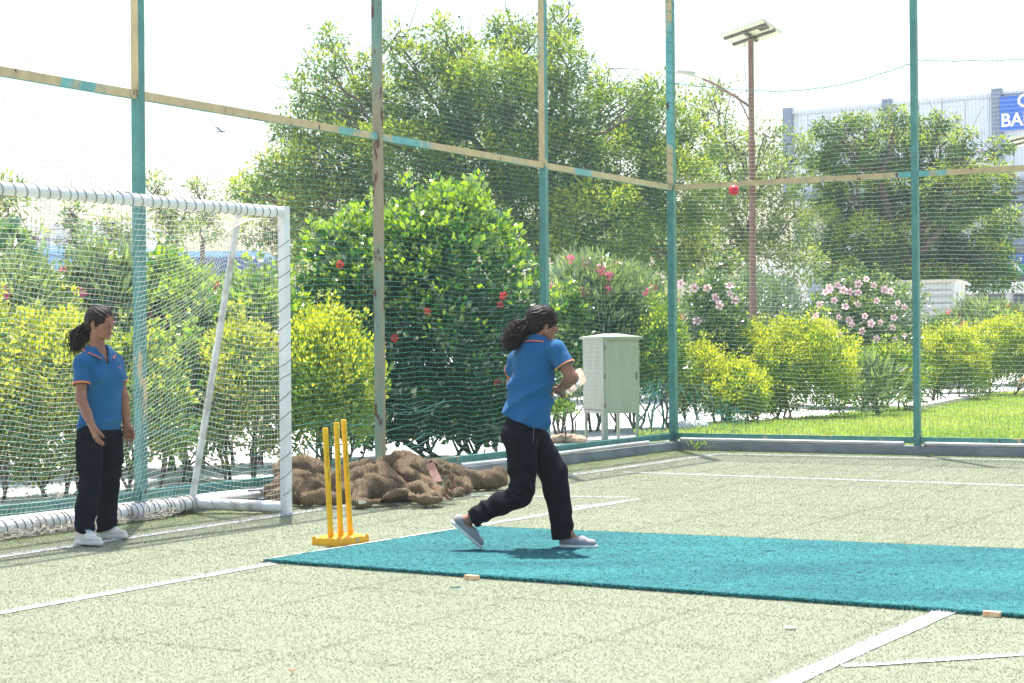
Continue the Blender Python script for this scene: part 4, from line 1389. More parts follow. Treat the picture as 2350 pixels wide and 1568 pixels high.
def person_standing():
    K = 851.0
    D = 12.70
    o0 = at(130 / 1.0894 + 290 / 2.376 / 1.0894, 1243, D)
    base = Vector((o0.x, D, 0))
    root = empty('person', base)
    tag(root, 'ponytailed person in blue polo and cargo trousers standing still by the goal', 'person')
    X = lambda cx: (cx - 290) / K
    Z = lambda cy, dy=0: (1461 - cy) / K - (1.33 - (1461 - cy) / K) * dy / D
    def P(cx, cy, dy): return np.array([X(cx) + (base.x + X(cx)) * dy / D, dy, Z(cy, dy)])
    fwd = np.array([math.cos(math.radians(-40)), math.sin(math.radians(-40)), 0]); rgt = np.array([fwd[1], -fwd[0], 0])
    # ---------------- body
    s = Solid((-.30, -.42, 0), (.36, .42, 1.68), .0048)
    hc = np.array([.012, -.02, 1.520]); ax = head_axes(math.radians(-27), math.radians(-4))
    q = add_head(s, hc, ax, .98)
    nb = np.array([-.015, -.01, 1.335]); s.cap(nb, q(-.02, 0, -.045), .052, .050, k=.02)
    s.cap(nb + [0, 0, -.02], nb + [0, 0, -.06], .07, .09, k=.03)
    sh = {1: P(186, 400, -.13), -1: P(385, 400, .12)}      # 1: her right arm (image left)
    s.cap(sh[1], sh[-1], .042, .042, k=.03)
    s.cap((0, 0, 1.24), (0, 0, 1.0), .11, .10, k=.04, flat=(fwd, .8)); s.cap((0, 0, 1.0), (0, 0, .86), .11, .12, k=.04, flat=(fwd, .8))
    el = P(180, 615, -.205); wr = P(243, 770, -.265)
    s.cap(sh[1], el, .039, .036, k=.015); s.cap(el, (el * .45 + wr * .55), .037, .034, k=.015); s.cap((el * .45 + wr * .55), wr, .034, .0235, k=.012, flat=(fwd, .9))
    hd = P(282, 880, -.28) - wr
    add_hand(s, wr, hd, (.55, .35, -.1), (.75, -.5, 0), curl=.22, size=.98)
    el2 = P(432, 600, .10); wr2 = P(449, 765, .10)
    s.cap(sh[-1], el2, .039, .036, k=.015); s.cap(el2, (el2 * .5 + wr2 * .5), .036, .033, k=.015); s.cap(el2 * .5 + wr2 * .5, wr2, .033, .023, k=.012)
    add_hand(s, wr2, (.16, -.05, -1), (-.2, -.9, 0), (.2, -.3, 0), curl=.34, size=.97, spread=1.6, curls=(.45, .3, .3, .35))
    an1 = P(190, 1385, -.22); an2 = P(330, 1375, .19)
    for hp, kn, an in ((P(238, 800, -.07), P(222, 1080, -.13), an1), (P(345, 800, .08), P(345, 1080, .12), an2)):
        s.cap(hp, kn, .075, .05, k=.03); s.cap(kn, an, .048, .035, k=.02)
        s.cap(an, (an[0] + .07, an[1] - .03, .05), .034, .026, k=.01)
    body = s.mesh('body', M['skinA'], root)
    # ---------------- trousers
    s = Solid((-.32, -.42, .03), (.34, .42, .90), .0062)
    s.cap((-.01, 0, .80), (-.005, 0, .86), .148, .142, k=.02, flat=(fwd, .74))
    A = [(P(232, 830, -.085), .093), (P(228, 960, -.11), .088), (P(225, 1120, -.15), .075), (P(205, 1250, -.19), .0735), (P(194, 1400, -.22), .0715)]
    B = [(P(352, 830, .085), .090), (P(352, 960, .10), .084), (P(345, 1120, .13), .070), (P(328, 1250, .165), .0725), (P(325, 1395, .19), .077)]
    for ch in (A, B):
        for (a, ra), (b_, rb) in zip(ch[:-1], ch[1:]): s.cap(a, b_, ra, rb, k=.03)
    # cargo pocket
    pk = P(198, 945, -.17); s.cap(pk + [0, 0, .06], pk - [0, 0, .06], .052, .052, k=.006, flat=((-.35, -.9, 0), .5))
    pk = P(405, 930, .12); s.cap(pk + [0, 0, .055], pk - [0, 0, .055], .04, .04, k=.006, flat=((.9, .1, 0), .5))
    def fold(x, y, z):
        u = z * 1.0 + .35 * x + .2 * y
        lowmask = np.clip((.50 - z) / .1, 0, 1)
        a = crease(u * 52 + 3 * np.sin(x * 17 + z * 6)) * (.25 + .9 * np.exp(-((z - .44) / .08) ** 2) + 1.0 * np.exp(-((z - .10) / .07) ** 2))
        b = crease(x * 34 + z * 10 + 4 * np.sin(z * 7 + y * 3)) * .6
        return a + b
    s.warp(fold, .0060)
    for an, ch in ((an1, A), (an2, B)):
        c = ch[-1][0]; s.cap((c[0] + .01, c[1], c[2] - .09), (c[0] + .005, c[1], c[2] - .0), .052, .05, k=.004, sub=True)
    g = np.meshgrid(*s.ax, indexing='ij', sparse=True)
    hemz = np.where(g[1] < 0, Z(1398, -.22), Z(1392, .19)) + .012 * np.sin(g[0] * 30)
    s.A = np.maximum(s.A, (hemz - g[2]).astype(np.float32))
    s.cut((0, 0, .872), (0, 0, 1))
    s.mesh('trousers', M['pants'], root)
    pd = unit([-.30, -.95, 0]); pr = unit(np.cross(pd, (0, 0, 1)))
    pc = P(232, 945, -.11) + pd * .080
    for nm_, w, hh, dz, th in (('cargo_pocket', .118, .18, -.01, .020), ('pocket_flap', .122, .05, .082, .028)):
        b = MB(); b.box(Vector(pc) + Vector((0, 0, dz)), w, th, hh, (Vector(pr), Vector(-pd), Vector((0, -.04, 1)).normalized()))
        bevel(b.build(nm_, M['pants'], root), .008, 3)
    # ---------------- shirt
    s = Solid((-.30, -.34, .74), (.30, .32, 1.42), .0058)
    cx = -.005
    secs = [(.78, .166, .118, -.006), (.86, .160, .116, -.002), (.97, .152, .112, .008), (1.08, .154, .114, .016), (1.18, .160, .116, .012), (1.25, .150, .108, .004), (1.30, .118, .088, -.006), (1.33, .082, .070, -.012)]
    g = None
    for (z0, r0, d0, x0), (z1, r1, d1, x1) in zip(secs[:-1], secs[1:]):
        k = 4
        for j in range(k):
            t = j / k; t2 = (j + 1) / k
            z = z0 + (z1 - z0) * t; zz = z0 + (z1 - z0) * t2
            r = r0 + (r1 - r0) * (t + t2) / 2; dd = d0 + (d1 - d0) * (t + t2) / 2; x = x0 + (x1 - x0) * (t + t2) / 2
            # elliptical slab as an ellipsoid tall enough to blend
            s.ell((x, 0, (z + zz) / 2), (r, dd, .07), [tuple(rgt), tuple(fwd), (0, 0, 1)], .02)
    s.cap(nb + [0, 0, -.05], sh[1] + [0, 0, .005], .065, .060, k=.03); s.cap(nb + [0, 0, -.05], sh[-1] + [0, 0, .005], .065, .058, k=.03)
    ar = unit(el - sh[1]); ar2 = unit(el2 - sh[-1])
    T_A = s.A.copy(); SL = Solid((-.30, -.34, .74), (.30, .32, 1.42), .0058)
    SL.cap(sh[1], sh[1] + ar * .17, .055, .058, k=0); SL.cap(sh[-1], sh[-1] + ar2 * .145, .056, .058, k=0)
    s.cap(sh[1], sh[1] + ar * .17, .055, .058, k=.022); s.cap(sh[-1], sh[-1] + ar2 * .145, .056, .058, k=.022)
    bf = np.array(fwd) * .075 + np.array([0.005, 0, 1.155]); s.cap(bf + rgt * .07, bf - rgt * .07, .055, .055, k=.04)
    def fold(x, y, z):
        low = np.clip((1.05 - z) / .25, 0, 1)
        a = crease((x * .8 + z * .22) * 48 + 2.2 * np.sin(z * 11 + y * 7)) * (.30 + .7 * low)
        b = crease((z * 1.0 - x * .55) * 60 + 3 * np.sin(x * 12)) * np.exp(-((z - .84) / .06) ** 2) * .9
        c = crease((z * .8 + x * .9) * 60 + 2 * np.sin(z * 20)) * np.exp(-((x + .07) / .06) ** 2 - ((z - 1.2) / .07) ** 2)
        return a + b + c
    s.warp(fold, .0085)
    s.hollow(.012)
    hem = lambda x: .792 + .0 * x
    s.cut((0, 0, .787), (-.05, 0, -1))
    for c_, a_ in ((sh[1] + ar * .150, ar), (sh[-1] + ar2 * .145, ar2)):
        g = np.meshgrid(*s.ax, indexing='ij', sparse=True)
        pl = sum((g[i] - c_[i]) * a_[i] for i in range(3))
        far = np.sqrt(sum((g[i] - c_[i]) ** 2 for i in range(3)))
        m_ = (far < .12) & (SL.A < T_A - .004)
        s.A = np.where(m_, np.maximum(s.A, pl), s.A).astype(np.float32)
    # neck opening with a short V
    s.cap(nb + [0, 0, -.02], nb + [0, 0, .12], .061, .075, k=.004, sub=True)
    v0 = nb + fwd * .055 + np.array([0, 0, -.005]); v1 = nb + fwd * .115 + np.array([0, 0, -.085])
    s.cap(v0, v1, .045, .008, k=.004, sub=True)
    shirt = s.mesh('polo_shirt', M['shirt'], root)
    # trims
    for c_, a_, r in ((sh[1] + ar * .143, ar, .0550), (sh[-1] + ar2 * .138, ar2, .0545)):
        ring_band(c_, a_, r + .0035, .0042, M['orange'], 'sleeve_trim', shirt)
        ring_band(c_ + a_ * .0052, a_, r + .0035, .003, M['yellowtrim'], 'sleeve_trim', shirt)
        ring_band(c_ + a_ * .0088, a_, r + .0035, .003, M['orange'], 'sleeve_trim', shirt)
    # collar: folded leaf each side, open at the V
    F3, L3 = Vector(fwd), Vector((-rgt[0], -rgt[1], 0))
    for sgn in (-1, 1):
        b = MB(); t_ = MB(); n = 22; vs = []; tv = []
        for i in range(n + 1):
            t = i / n; an = math.pi * (1 - t * .86)      # from nape to front
            e = F3 * math.cos(an) + L3 * sgn * math.sin(an)
            top = Vector(nb) + e * (.056 + .006 * t) + Vector((0, 0, .050 - .075 * t * t)) + F3 * (.012 * t)
            out_ = Vector(nb) + e * (.096 + .022 * t) + Vector((0, 0, .014 - .082 * t * t)) + F3 * (.022 * t)
            nrm = (e + Vector((0, 0, .6))).normalized() * .004
            vs += [top - nrm, top + nrm, out_ + nrm, out_ - nrm]
            a = top.lerp(out_, .74) + nrm * 2.2; c_ = top.lerp(out_, .88) + nrm * 2.4
            tv += [a, c_, c_ - nrm * .4, a - nrm * .4]
        fs = [(0, 1, 2, 3)] + [(i * 4 + k, i * 4 + (k + 1) % 4, i * 4 + 4 + (k + 1) % 4, i * 4 + 4 + k) for i in range(n) for k in range(4)] + [(n * 4 + 3, n * 4 + 2, n * 4 + 1, n * 4)]
        b.add(vs, fs, 0, False); co = b.build('collar', M['shirt'], shirt)
        t_.add(tv, fs, 0, False); t_.build('collar_stripe', M['orange'], co)
    # chest emblem
    c_ = np.array([.0, 0, 1.20]) + fwd * .118 - rgt * .078
    b = MB()
    for k, (w, dz) in enumerate(((.034, 0), (.020, .016))):
        b.box(Vector(c_) + Vector((0, 0, dz)) , w, .004, .007, (Vector(-rgt), Vector(fwd), Vector((0, 0, 1))))
    b.build('chest_emblem', M['orange'], shirt)
    # ---------------- hair
    F, L, U_ = ax
    s = Solid(hc - .17, hc + .16, .0042)
    s.ell(q(-.012, 0, .040), (.110, .083, .088), [F, L, U_], .01)
    s.ell(q(-.055, 0, .000), (.062, .074, .075), [F, L, U_], .02)
    for sg in (-1, 1): s.cap(q(.052, sg * .058, .045), q(-.03, sg * .072, .01), .016, .020, k=.012)
    # face opening
    s.ell(q(.096, 0, -.055), (.072, .072, .072), [F, L, U_], .008, True); s.ell(q(.116, 0, .010), (.056, .056, .050), [F, L, U_], .012, True)
    for sg in (-1, 1): s.ell(q(-.004, sg * .086, -.012), (.024, .022, .036), [F, L, U_], .006, True)
    def hw(x, y, z):
        d = [x - hc[0], y - hc[1], z - hc[2]]
        l = d[0] * L[0] + d[1] * L[1] + d[2] * L[2]; u = d[0] * U_[0] + d[1] * U_[1] + d[2] * U_[2]; f = d[0] * F[0] + d[1] * F[1] + d[2] * F[2]
        return np.sin(np.arctan2(l, u + .03 + f * .2) * 34 + 2 * np.sin(f * 40))
    s.warp(hw, .0016)
    hair = s.mesh('hair', M['hair'], root)
    rng = random.Random(31)
    tie = Vector(q(-.105, 0, -.004))
    paths = []
    for k in range(150):
        an = rng.uniform(-1.75, 1.75); fr0 = rng.uniform(-.02, .078 - .03 * (1 if abs(an) < 1.1 else 1.6))
        l = math.sin(an); u = math.cos(an)
        pts = []
        for j in range(9):
            t = j / 8
            f = fr0 + (-.104 - fr0) * t
            k2 = math.sqrt(max(.02, 1 - ((f + .012) / .113) ** 2))
            drop = -.035 * t * t
            pts.append(Vector(q(f, .0835 * k2 * l * (1 - .4 * t * t), .040 + .0885 * k2 * u * (1 - .35 * t * t) + drop + rng.uniform(-.0012, .0012))))
        paths.append(pts)
    strands(hair, 'hair_strands', paths, .0016, M['hairb'], 4)
    paths = []
    # curly ponytail
    down = np.array([-.040, .0, -.185])
    for k in range(620):
        r1 = rng.gauss(0, .030); r2 = rng.gauss(0, .027); ph = rng.uniform(0, 6.28); am = rng.uniform(.004, .012); ln = rng.uniform(.55, 1.1)
        pts = []; fq = rng.uniform(7, 12)
        for j in range(16):
            t = j / 15 * ln
            c_ = np.array(tie) + np.array([-.075 * t ** .6 - .008 * t, .0, -.20 * t ** 1.25 + .018 * math.sin(math.pi * min(1, t * 1.5))])
            w = min(1, .25 + t * 2.2) * (1.0 if t < .6 else 1 - .5 * (t - .6))
            c_ = c_ + np.array([r1 * 1.25 * w + am * math.sin(fq * t + ph), r2 * w + am * math.cos(fq * t + ph), .4 * r1 * w + am * .7 * math.sin(fq * 1.3 * t + ph)])
            pts.append(Vector(c_))
        paths.append(pts)
    strands(hair, 'ponytail', paths, .0017, M['hairb'], 3)
    s = Solid(np.array(tie) - [.16, .08, .24], np.array(tie) + [.06, .08, .07], .005)
    s.cap(np.array(tie) + [-.012, 0, -.01], np.array(tie) + [-.055, 0, -.07], .034, .052, k=.01); s.cap(np.array(tie) + [-.055, 0, -.07], np.array(tie) + [-.078, 0, -.155], .052, .030, k=.02)
    s.warp(lambda x, y, z: np.sin(x * 160 + 3 * np.sin(z * 50)) * np.sin(z * 90 + y * 80), .004)
    s.mesh('ponytail_core', M['hair'], hair)
    add_face_bits(root, hc, ax, .98, M['skinA'])
    # earrings, bracelet
    for sg in (-1, 1):
        b = MB(); e = Vector(q(-.002, sg * .084, -.036))
        for dz in (0, -.009): b.tube([e + Vector((0, 0, dz - .003)), e + Vector((0, 0, dz)), e + Vector((0, 0, dz + .003))], [.0015, .0035, .0015], 8)
        b.build('earring', M['gold'], root)
    wb = el * .13 + wr * .87
    ring_band(wb, wr - el, .0275, .007, M['cord'], 'bracelet', root, squash=(1, 1.02)); ring_band(wb + unit(wr - el) * .007, wr - el, .027, .003, M['gold'], 'bracelet', root)
    # ---------------- shoes
    h1 = P(146, 1480, -.20); t1 = P(285, 1484, -.33); h1[2] = 0.013; t1[2] = 0.013
    shoe(root, h1, h1 + unit(t1 - h1) * .245, (0, 0, 1), 1, 'sneaker')
    h2 = P(262, 1436, .22); t2 = P(468, 1437, .12); h2[2] = 0.013; t2[2] = 0.013
    shoe(root, h2, h2 + unit(t2 - h2) * .255, (0, 0, 1), 1, 'sneaker')
    return root


person_standing()
def person_batting():
    K = 884.0; D = 11.85
    o0 = at((1080 + 600 / 2.306) / 1.0894, 1266, D)
    base = Vector((o0.x, D, .022))
    root = empty('person', base)
    tag(root, 'person in blue polo and black trousers swinging a bat mid stride on the teal mat', 'person')
    def P(cx, cy, dy):
        z = (1477 - cy) / K
        return np.array([(cx - 600) / K, dy, z - (1.33 - z) * dy / D])
    g90 = lambda: None
    fwd = unit([.50, .86, 0]); rgt = np.array([fwd[1], -fwd[0], 0])
    # ---------------- body
    s = Solid((-.62, -.36, -.03), (.50, .60, 1.66), .0052)
    hc = P(650, 195, .01); ax = head_axes(math.radians(20), math.radians(-10), math.radians(0))
    q = add_head(s, hc, ax, 1.0)
    nb = P(618, 292, .0)
    s.cap(nb, q(-.025, 0, -.045), .052, .052, k=.02)
    shR = P(722, 335, -.085); shL = P(500, 395, .10)
    s.cap(nb + [0, 0, -.06], shR, .07, .042, k=.03); s.cap(nb + [0, 0, -.06], shL, .07, .042, k=.03)
    ch = P(590, 480, 0); wa = P(560, 700, 0)
    s.cap(nb + [0, 0, -.1], ch, .09, .095, k=.04); s.cap(ch, wa, .095, .09, k=.04); s.cap(wa, P(532, 810, 0), .09, .10, k=.04)
    elR = P(812, 498, -.14); wrR = P(752, 560, .03); grip = P(742, 590, .12)
    s.cap(shR, elR, .046, .040, k=.02); s.cap(elR, elR * .5 + wrR * .5, .041, .037, k=.015); s.cap(elR * .5 + wrR * .5, wrR, .036, .026, k=.012)
    elL = P(470, 520, .34); wrL = P(640, 585, .30)
    s.cap(shL, elL, .046, .038, k=.02); s.cap(elL, wrL, .038, .026, k=.015)
    tip = P(910, 474, .78)
    bd = unit(tip - grip)           # bat direction
    # hands closed round the handle
    hR = grip + bd * .045; hL = grip - bd * .04
    add_hand(s, wrR, hR - wrR + np.array([.0, .015, -.012]), (-.5, .3, -.8), bd, curl=.95, size=.95, curls=(1.0, 1.05, 1.05, 1.1))
    add_hand(s, wrL, hL - wrL, (.3, -.5, .7), bd, curl=.95, size=.95, curls=(1.0, 1.05, 1.05, 1.1))
    # legs
    hipR = P(520, 830, -.07); knR = P(520, 1150, -.06); anR = P(200, 1312, -.05)
    hipL = P(600, 840, .09); knL = P(718, 1060, .07); anL = P(790, 1400, .04)
    for a, b, c in ((hipR, knR, anR), (hipL, knL, anL)):
        s.cap(a, b, .07, .052, k=.02); s.cap(b, c, .048, .034, k=.02)
    s.cap(anR, P(158, 1318, -.05), .030, .026, k=.012); s.cap(anR, P(232, 1395, -.05), .032, .024, k=.012)
    s.cap(anL, P(770, 1440, .045), .034, .030, k=.012); s.cap(anL, P(850, 1450, .03), .034, .024, k=.012)
    s.mesh('body', M['skinB'], root)
    # ---------------- trousers
    s = Solid((-.56, -.30, -.0), (.40, .32, .92), .0062)
    hipc = P(532, 800, .01)
    s.ell(hipc, (.135, .125, .12), None, .03)
    s.ell(P(470, 820, -.05), (.080, .085, .095), None, .03); s.ell(P(478, 815, .06), (.075, .08, .09), None, .03)
    s.cap(P(555, 700, 0), P(545, 780, 0), .095, .112, k=.03)
    R_ = [(P(515, 850, -.065), .108), (P(525, 980, -.07), .096), (P(525, 1120, -.07), .084), (P(500, 1175, -.07), .082), (P(400, 1215, -.06), .070), (P(300, 1265, -.055), .064), (P(240, 1300, -.05), .063)]
    L__ = [(P(610, 860, .08), .098), (P(660, 960, .085), .093), (P(705, 1040, .08), .090), (P(718, 1130, .07), .086), (P(742, 1260, .055), .076), (P(752, 1340, .05), .072), (P(756, 1430, .05), .074)]
    for ch_ in (R_, L__):
        for (a, ra), (b_, rb) in zip(ch_[:-1], ch_[1:]): s.cap(a, b_, ra, rb, k=.028)
    kneeR = P(480, 1130, -.07); 
    def fold(x, y, z):
        dk = np.sqrt((x - kneeR[0]) ** 2 + (z - kneeR[2]) ** 2)
        a = crease(dk * 62 + 2.5 * np.sin(np.arctan2(z - kneeR[2], x - kneeR[0]) * 3)) * np.exp(-(dk / .17) ** 2) * 1.2
        b = crease(x * 36 - z * 9 + 3 * np.sin(z * 8 + y * 4)) * .5
        c = crease((z + x * .6) * 70 + 2 * np.sin(x * 20)) * (np.exp(-((z - .16) / .09) ** 2) * (x > .05) * .5 + np.exp(-((x + .37) / .07) ** 2) * (z < .35) * 1.3)
        return a + b + c
    s.warp(fold, .0062)
    gx = np.meshgrid(*s.ax, indexing='ij', sparse=True)
    # hems
    aR = unit(np.array(R_[-1][0]) - np.array(R_[-3][0])); cR = P(232, 1305, -.05)
    pl = sum((gx[i] - cR[i]) * aR[i] for i in range(3)); m_ = (gx[0] < -.15) & (gx[2] < .5)
    s.A = np.where(m_, np.maximum(s.A, pl), s.A).astype(np.float32)
    s.cap(cR - aR * .035, cR + aR * .05, .050, .052, k=.004, sub=True)
    hz = P(755, 1420, .05)[2]
    m_ = (gx[0] > .0) & (gx[2] < .3)
    s.A = np.where(m_, np.maximum(s.A, (hz + .16 * (gx[0] - .17) - gx[2])), s.A).astype(np.float32)
    c = P(758, 1420, .05); s.cap(c - [0, 0, .05], c + [0, 0, .03], .058, .055, k=.004, sub=True)
    s.cut(P(540, 735, 0), (.36, 0, 1))
    tr = s.mesh('trousers', M['pantsB'], root)
    b = MB(); b.tube([Vector(P(592, 760, -.172)), Vector(P(590, 820, -.182)), Vector(P(585, 868, -.182))], .0022, 5); b.build('pocket_seam', M['cord'], tr)
    # ---------------- shirt
    s = Solid((-.34, -.30, .66), (.36, .36, 1.42), .0058)
    secs = [(P(545, 770, 0), .158, .140), (P(553, 700, 0), .152, .130), (P(578, 600, 0), .140, .114), (P(592, 500, 0), .146, .114), (P(600, 420, 0), .152, .110), (P(604, 360, 0), .138, .096), (P(606, 320, 0), .105, .080)]
    tilt = unit([.16, 0, 1.0])
    for (a, ra, da), (b_, rb, db) in zip(secs[:-1], secs[1:]):
        for j in range(4):
            t = (j + .5) / 4; c = a * (1 - t) + b_ * t
            s.ell(c, (ra * (1 - t) + rb * t, da * (1 - t) + db * t, .068), [tuple(rgt), tuple(fwd), (0, 0, 1)], .02)
    s.cap(nb + [0, 0, -.045], shR + [0, 0, -.0], .060, .062, k=.03); s.cap(nb + [0, 0, -.055], shL, .064, .062, k=.03)
    arR = unit(elR - shR); arL = unit(elL - shL)
    T_A = s.A.copy(); SL = Solid((-.34, -.30, .66), (.36, .36, 1.42), .0058)
    for q_ in (SL, s):
        kk = 0 if q_ is SL else .02
        q_.cap(shR, shR + arR * .14, .064, .066, k=kk); q_.cap(shL, shL + arL * .145, .064, .066, k=kk)
    # slack of the cloth at lower left and right hem
    s.cap(P(490, 560, -.0), P(476, 700, -.0), .05, .055, k=.06); s.cap(P(660, 640, -.02), P(630, 775, 0), .045, .05, k=.04)
    def fold(x, y, z):
        u = z * .82 - x * .57      # across the diagonal folds
        v = z * .57 + x * .82
        a = crease(u * 52 + 1.6 * np.sin(v * 8 + 1) + 1.0) * np.exp(-((z - .98) / .14) ** 2) * 1.5
        b = crease(x * 50 + z * 8 + 2 * np.sin(z * 11)) * np.exp(-((z - 1.2) / .08) ** 2) * .55
        c = crease((x + z * .2) * 50 + 2 * np.sin(z * 15)) * np.exp(-((z - .80) / .06) ** 2) * .6
        d = np.sin((z + x * 1.1) * 90) * np.exp(-((x - .14) / .05) ** 2 - ((z - 1.16) / .05) ** 2) * .9
        return a + b + c + d
    s.warp(fold, .0085)
    s.hollow(.017)
    gx = np.meshgrid(*s.ax, indexing='ij', sparse=True)
    # curved hem from upper left to lower right
    hl, hr = P(415, 703, 0), P(665, 800, 0)
    tt = (gx[0] - hl[0]) / (hr[0] - hl[0]); hemz = hl[2] + (hr[2] - hl[2]) * np.clip(tt, -.1, 1.1) - .010 * np.sin(np.pi * np.clip(tt, 0, 1)) + .004 * np.sin(gx[0] * 55)
    s.A = np.maximum(s.A, (hemz - gx[2]).astype(np.float32))
    for c_, a_ in ((shR + arR * .125, arR), (shL + arL * .13, arL)):
        pl = sum((gx[i] - c_[i]) * a_[i] for i in range(3)); far = np.sqrt(sum((gx[i] - c_[i]) ** 2 for i in range(3)))
        s.A = np.where((far < .12) & (SL.A < T_A - .004), np.maximum(s.A, pl), s.A).astype(np.float32)
    s.cap(nb + [.005, 0, -.01], nb + [.02, 0, .12], .060, .072, k=.004, sub=True)
    shirt = s.mesh('polo_shirt', M['shirt'], root)
    for c_, a_, r in ((shR + arR * .119, arR, .0635), (shL + arL * .124, arL, .0635)):
        ring_band(c_, a_, r + .0035, .0042, M['orange'], 'sleeve_trim', shirt)
        ring_band(c_ + a_ * .005, a_, r + .0035, .003, M['yellowtrim'], 'sleeve_trim', shirt)
    # collar band, open to the front (away from us)
    F3 = Vector(fwd); L3 = Vector((-rgt[0], -rgt[1], 0))
    for sgn in (-1, 1):
        b = MB(); t_ = MB(); n = 20; vs = []; tv = []
        for i in range(n + 1):
            t = i / n; an = math.pi * (1 - t * .85)
            e = F3 * math.cos(an) + L3 * sgn * math.sin(an)
            top = Vector(nb) + e * .058 + Vector((.006, 0, .050 - .05 * t * t)); out_ = Vector(nb) + e * (.086 + .012 * t) + Vector((0, 0, .004 - .06 * t * t))
            nrm = (e + Vector((0, 0, .6))).normalized() * .004
            vs += [top - nrm, top + nrm, out_ + nrm, out_ - nrm]
            a = top.lerp(out_, .80) + nrm * 1.4; c_ = top.lerp(out_, .95) + nrm * 1.5
            tv += [a, c_, c_ - nrm * .4, a - nrm * .4]
        fs = [(0, 1, 2, 3)] + [(i * 4 + k, i * 4 + (k + 1) % 4, i * 4 + 4 + (k + 1) % 4, i * 4 + 4 + k) for i in range(n) for k in range(4)] + [(n * 4 + 3, n * 4 + 2, n * 4 + 1, n * 4)]
        b.add(vs, fs); co = b.build('collar', M['shirt'], shirt); t_.add(tv, fs); t_.build('collar_stripe', M['orange'], co)
    # ---------------- hair
    F, L, U_ = ax
    s = Solid(hc - .18, hc + .18, .0044)
    s.ell(q(-.013, 0, .042), (.113, .086, .090), [F, L, U_], .01)
    s.ell(q(-.058, 0, -.002), (.064, .076, .078), [F, L, U_], .02)
    for sg in (-1, 1): s.cap(q(.056, sg * .060, .040), q(-.03, sg * .076, .008), .018, .022, k=.012)
    s.ell(q(.096, 0, -.055), (.072, .072, .072), [F, L, U_], .008, True); s.ell(q(.118, 0, .008), (.056, .056, .050), [F, L, U_], .012, True)
    for sg in (-1, 1): s.ell(q(.002, sg * .088, -.018), (.022, .020, .032), [F, L, U_], .006, True)
    def hw(x, y, z):
        d = [x - hc[0], y - hc[1], z - hc[2]]
        l = d[0] * L[0] + d[1] * L[1] + d[2] * L[2]; u = d[0] * U_[0] + d[1] * U_[1] + d[2] * U_[2]; f = d[0] * F[0] + d[1] * F[1] + d[2] * F[2]
        return np.sin(np.arctan2(l, u + .03 + f * .2) * 30 + 3 * np.sin(f * 60))
    s.warp(hw, .0022)
    hair = s.mesh('hair', M['hair'], root)
    rng = random.Random(77); paths = []
    tie = Vector(q(-.112, 0, .000))
    for k in range(190):
        an = rng.uniform(-1.8, 1.8); fr0 = rng.uniform(-.03, .050); l = math.sin(an); u = math.cos(an); ph = rng.uniform(0, 6)
        pts = []
        for j in range(10):
            t = j / 9; f = fr0 + (-.104 - fr0) * t; k2 = math.sqrt(max(.02, 1 - ((f + .013) / .116) ** 2))
            wv = .003 * math.sin(t * 14 + ph)
            pts.append(Vector(q(f, (.088 + wv) * k2 * l * (1 - .4 * t * t), .042 + (.091 + wv) * k2 * u * (1 - .35 * t * t) - .035 * t * t)))
        paths.append(pts)
    strands(hair, 'hair_strands', paths, .0017, M['hairb'], 4)
    paths = []
    T0 = np.array(tie); end = P(455, 325, -.02)
    def cl(t):
        a = T0; m_ = P(492, 215, .0); b_ = P(482, 265, -.01)
        return a * (1 - t) ** 3 + m_ * 3 * t * (1 - t) ** 2 + b_ * 3 * t * t * (1 - t) + end * t ** 3
    for k in range(680):
        r1 = rng.gauss(0, .030); r2 = rng.gauss(0, .026); r3 = rng.gauss(0, .024); ph = rng.uniform(0, 6.28); am = rng.uniform(.008, .023); ln = rng.uniform(.5, 1.04); fq = rng.uniform(10, 21)
        pts = []
        for j in range(18):
            t = j / 17 * ln; w = min(1, .22 + t * 2.4)
            pts.append(Vector(cl(min(t, 1)) + np.array([r1 * w + am * math.sin(fq * t + ph), r2 * w + am * math.cos(fq * t + ph), r3 * w + am * .8 * math.sin(fq * 1.2 * t + ph * 2)]) + (t > 1) * (t - 1) * np.array([-.05, 0, -.08])))
        paths.append(pts)
    strands(hair, 'ponytail', paths, .0018, M['hairb'], 3)
    s = Solid(np.minimum(T0, end) - .1, np.maximum(T0, end) + .09, .0055)
    for t in np.linspace(0, .9, 7): s.ell(cl(t), (.036 + .016 * math.sin(math.pi * t),) * 3, None, .02)
    s.warp(lambda x, y, z: np.sin(x * 120 + 3 * np.sin(z * 50)) * np.sin(z * 110 + y * 80), .006)
    s.mesh('ponytail_core', M['hair'], hair)
    add_face_bits(root, hc, ax, 1.0, M['skinB'])
    # spectacles
    b = MB()
    for sg in (-1, 1):
        b.tube([Vector(q(.106 - 14 * (.021 * math.cos(a)) ** 2 * .5, sg * .033 + .021 * math.cos(a), .004 + .016 * math.sin(a))) for a in np.linspace(0, 2 * math.pi, 20)], .0011, 4, cap=False)
        b.tube([Vector(q(.100, sg * .054, .010)), Vector(q(.07, sg * .070, .011)), Vector(q(-.002, sg * .080, .012))], .0011, 4)
    b.tube([Vector(q(.106, -.012, .008)), Vector(q(.109, 0, .010)), Vector(q(.106, .012, .008))], .0011, 4)
    b.build('spectacles', mat('thin_dark_frames', (.05, .04, .04), .3, metal=.6), root)
    for sg in (-1, 1):
        b = MB(); e = Vector(q(-.002, sg * .084, -.034)); b.tube([e - Vector((0, 0, .003)), e, e + Vector((0, 0, .003))], [.0015, .0032, .0015], 8); b.build('earring', M['gold'], root)
    # ---------------- shoes
    hR_ = P(120, 1330, -.05); tR_ = P(285, 1478, -.03)
    shoe(root, P(112, 1322, -.05), P(112, 1322, -.05) + unit(tR_ - P(112, 1322, -.05)) * .262, (.62, 0, .75), 1, 'slip')
